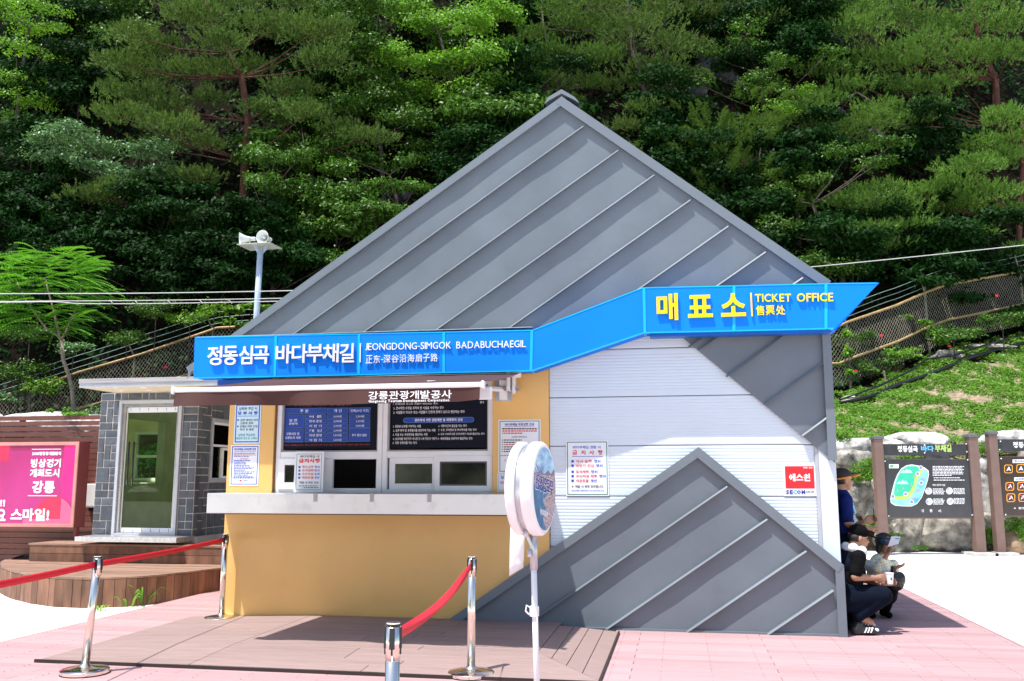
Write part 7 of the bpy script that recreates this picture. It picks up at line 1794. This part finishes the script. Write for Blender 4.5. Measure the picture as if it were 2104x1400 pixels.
body += hand_parts(wr_, (.15, -.25, 1), (.6, -.2, 0), .75, ln=.075) + hand_parts(wl, (.75, -.5, .25), (.1, .2, 1), .35, ln=.078)
blob(body, 'body', skin, wm_, fr=fr); face_bits(P, M_, wm_, fr, closed=True)
def plaid():
    m = bpy.data.materials.new('pale plaid cloth'); m.use_nodes = True; nt = m.node_tree; b = nt.nodes['Principled BSDF']; L = nt.links.new; b.inputs['Roughness'].default_value = .85
    tc = _n(nt, 'ShaderNodeTexCoord'); mp = _n(nt, 'ShaderNodeMapping'); mp.inputs['Rotation'].default_value = (0, R(12), 0); L(tc.outputs['Object'], mp.inputs[0]); prev = None
    for i, (ax, sc, cl, th) in enumerate((('X', 5.2, (.42, .44, .25), .55), ('Z', 4.6, (.48, .55, .52), .5), ('X', 9.7, (.38, .30, .34), .86), ('Z', 9.1, (.35, .34, .36), .86))):
        w = _n(nt, 'ShaderNodeTexWave', wave_type='BANDS', bands_direction=ax); w.inputs['Scale'].default_value = sc; w.inputs['Distortion'].default_value = .6; w.inputs['Detail'].default_value = 1; L(mp.outputs[0], w.inputs['Vector'])
        r = _n(nt, 'ShaderNodeValToRGB'); r.color_ramp.elements[0].position = th; r.color_ramp.elements[1].position = min(1, th + .1); r.color_ramp.elements[0].color = (1, 1, 1, 1); r.color_ramp.elements[1].color = (*[min(1, c * 2.2) for c in cl], 1); L(w.outputs[0], r.inputs[0])
        mx = _n(nt, 'ShaderNodeMixRGB', blend_type='MULTIPLY'); mx.inputs[0].default_value = 1
        if prev is None: mx.inputs[1].default_value = (.80, .81, .74, 1)
        else: L(prev, mx.inputs[1])
        L(r.outputs[0], mx.inputs[2]); prev = mx.outputs[0]
    L(prev, b.inputs['Base Color']); return m
pl = plaid()
blob([('c', [sh, tuple(Vector(sh).lerp(Vector(hipc), .55)), (hipc[0], hipc[1] - .02, hipc[2] + .02)], [.112, .135, .14]), ('b', (sh[0], sh[1], sh[2] - .03), (.18, .105, .085)), ('b', (sh[0], sh[1] - .02, sh[2] - .15), (.17, .14, .14)),
      ('c', [sr, er, tuple(Vector(er).lerp(Vector(wr_), .45))], [.066, .06, .05]), ('c', [sl_, el_, tuple(Vector(el_).lerp(Vector(wl), .7))], [.064, .056, .042])], 'shirt', pl, wm_, vox=.012, fr=fr)
blob([('c', [(hipc[0] - .09, hipc[1], hipc[2] - .02), kr, ar], [.12, .085, .06]), ('c', [(hipc[0] + .09, hipc[1], hipc[2] - .02), kl, al], [.12, .085, .06]), ('b', (hipc[0], hipc[1], hipc[2] - .03), (.18, .15, .12))], 'trousers', black_c, wm_, vox=.012, fr=fr)
for a in (ar, al): blob([('c', [(a[0], a[1] + .06, .045), (a[0], a[1] - .12, .04)], [.042, .036])], 'shoe', black_c, wm_, fr=fr)
blob([('b', P(-.028, 0, .024), (.100, .102, .098), M_), ('b', P(-.02, .075, -.05), (.045, .03, .07), M_), ('b', P(-.02, -.075, -.05), (.045, .03, .07), M_), ('b', P(-.06, 0, -.05), (.05, .085, .07), M_)], 'hair', hairm, wm_, vox=.008, fr=fr)
visor = mat('dark glossy visor', (.03, .05, .085), .12, 0, .1, 6)
mb = MB(fr); vs = []; n = 16
for i in range(n + 1):
    a = -1.15 + 2.3 * i / n
    for (rr, zz_) in ((.108, .078), (.132, .020)): vs.append(P(rr * math.cos(a) * 1.05, rr * math.sin(a) * .93, zz_))
mb.add(vs, [(2 * i, 2 * i + 1, 2 * i + 3, 2 * i + 2) for i in range(n)]); vo = mb.build('visor', visor, wm_, smooth=True); sm = vo.modifiers.new('t', 'SOLIDIFY'); sm.thickness = .003
MB(fr).tube([P(.110 * math.cos(a), .100 * math.sin(a), .080) for a in np.linspace(-3.14, 3.14, 25)], .006, 6).build('visor_band', visor, wm_)
MB(fr).ball(P(.113, -.01, .088), .008).build('visor_badge', red_print, wm_)
q = [Lw(1824, 1124, -.40), Lw(1846, 1118, -.44), Lw(1850, 1103, -.42), Lw(1832, 1102, -.38)]
lf = thing('leaflet', 'white folded leaflet held up by the crouching person in plaid', 'leaflet', (wx0 + q[0][0], WY + q[0][1], q[0][2]))
mb = MB(fr); mb.add(q + [(a[0] + .002, a[1] + .006, a[2]) for a in q], [(0, 1, 2, 3), (7, 6, 5, 4), (0, 4, 5, 1), (1, 5, 6, 2), (2, 6, 7, 3), (3, 7, 4, 0)]); mb.build('sheet', white_paint, lf)
def qi(u_, v_): a = Vector(q[0]).lerp(Vector(q[1]), u_); b = Vector(q[3]).lerp(Vector(q[2]), u_); p = a.lerp(b, v_); return (p.x, p.y - .002, p.z)
MB(fr).add([qi(.45, .82), qi(.95, .80), qi(.85, .68), qi(.5, .72)], [(0, 1, 2, 3)]).build('print', mat('leaflet blue', (.1, .3, .6)), lf)
# black plastic bag beside her
bc = at_y(1842, 1190, 10.35)
bag = thing('plastic_bag', 'black plastic bag hanging beside the knees of the person in plaid', 'bag', (bc.x, bc.y, bc.z - .13))
fr2 = Frame(bc, (1, 0, 0), (0, 1, 0))
ob = blob([('b', (.0, 0, -.03), (.085, .07, .10)), ('b', (.04, 0, -.0), (.06, .06, .08)), ('c', [(-.02, 0, .05), (-.04, -.01, .13)], [.04, .02]), ('b', (-.03, 0, -.06), (.06, .06, .06))], 'bag', mat('black polythene', (.02, .017, .014), .22, 0, .3, 20, 1.0, 30), bag, vox=.01, smooth=2, fr=fr2)
print('scene built')
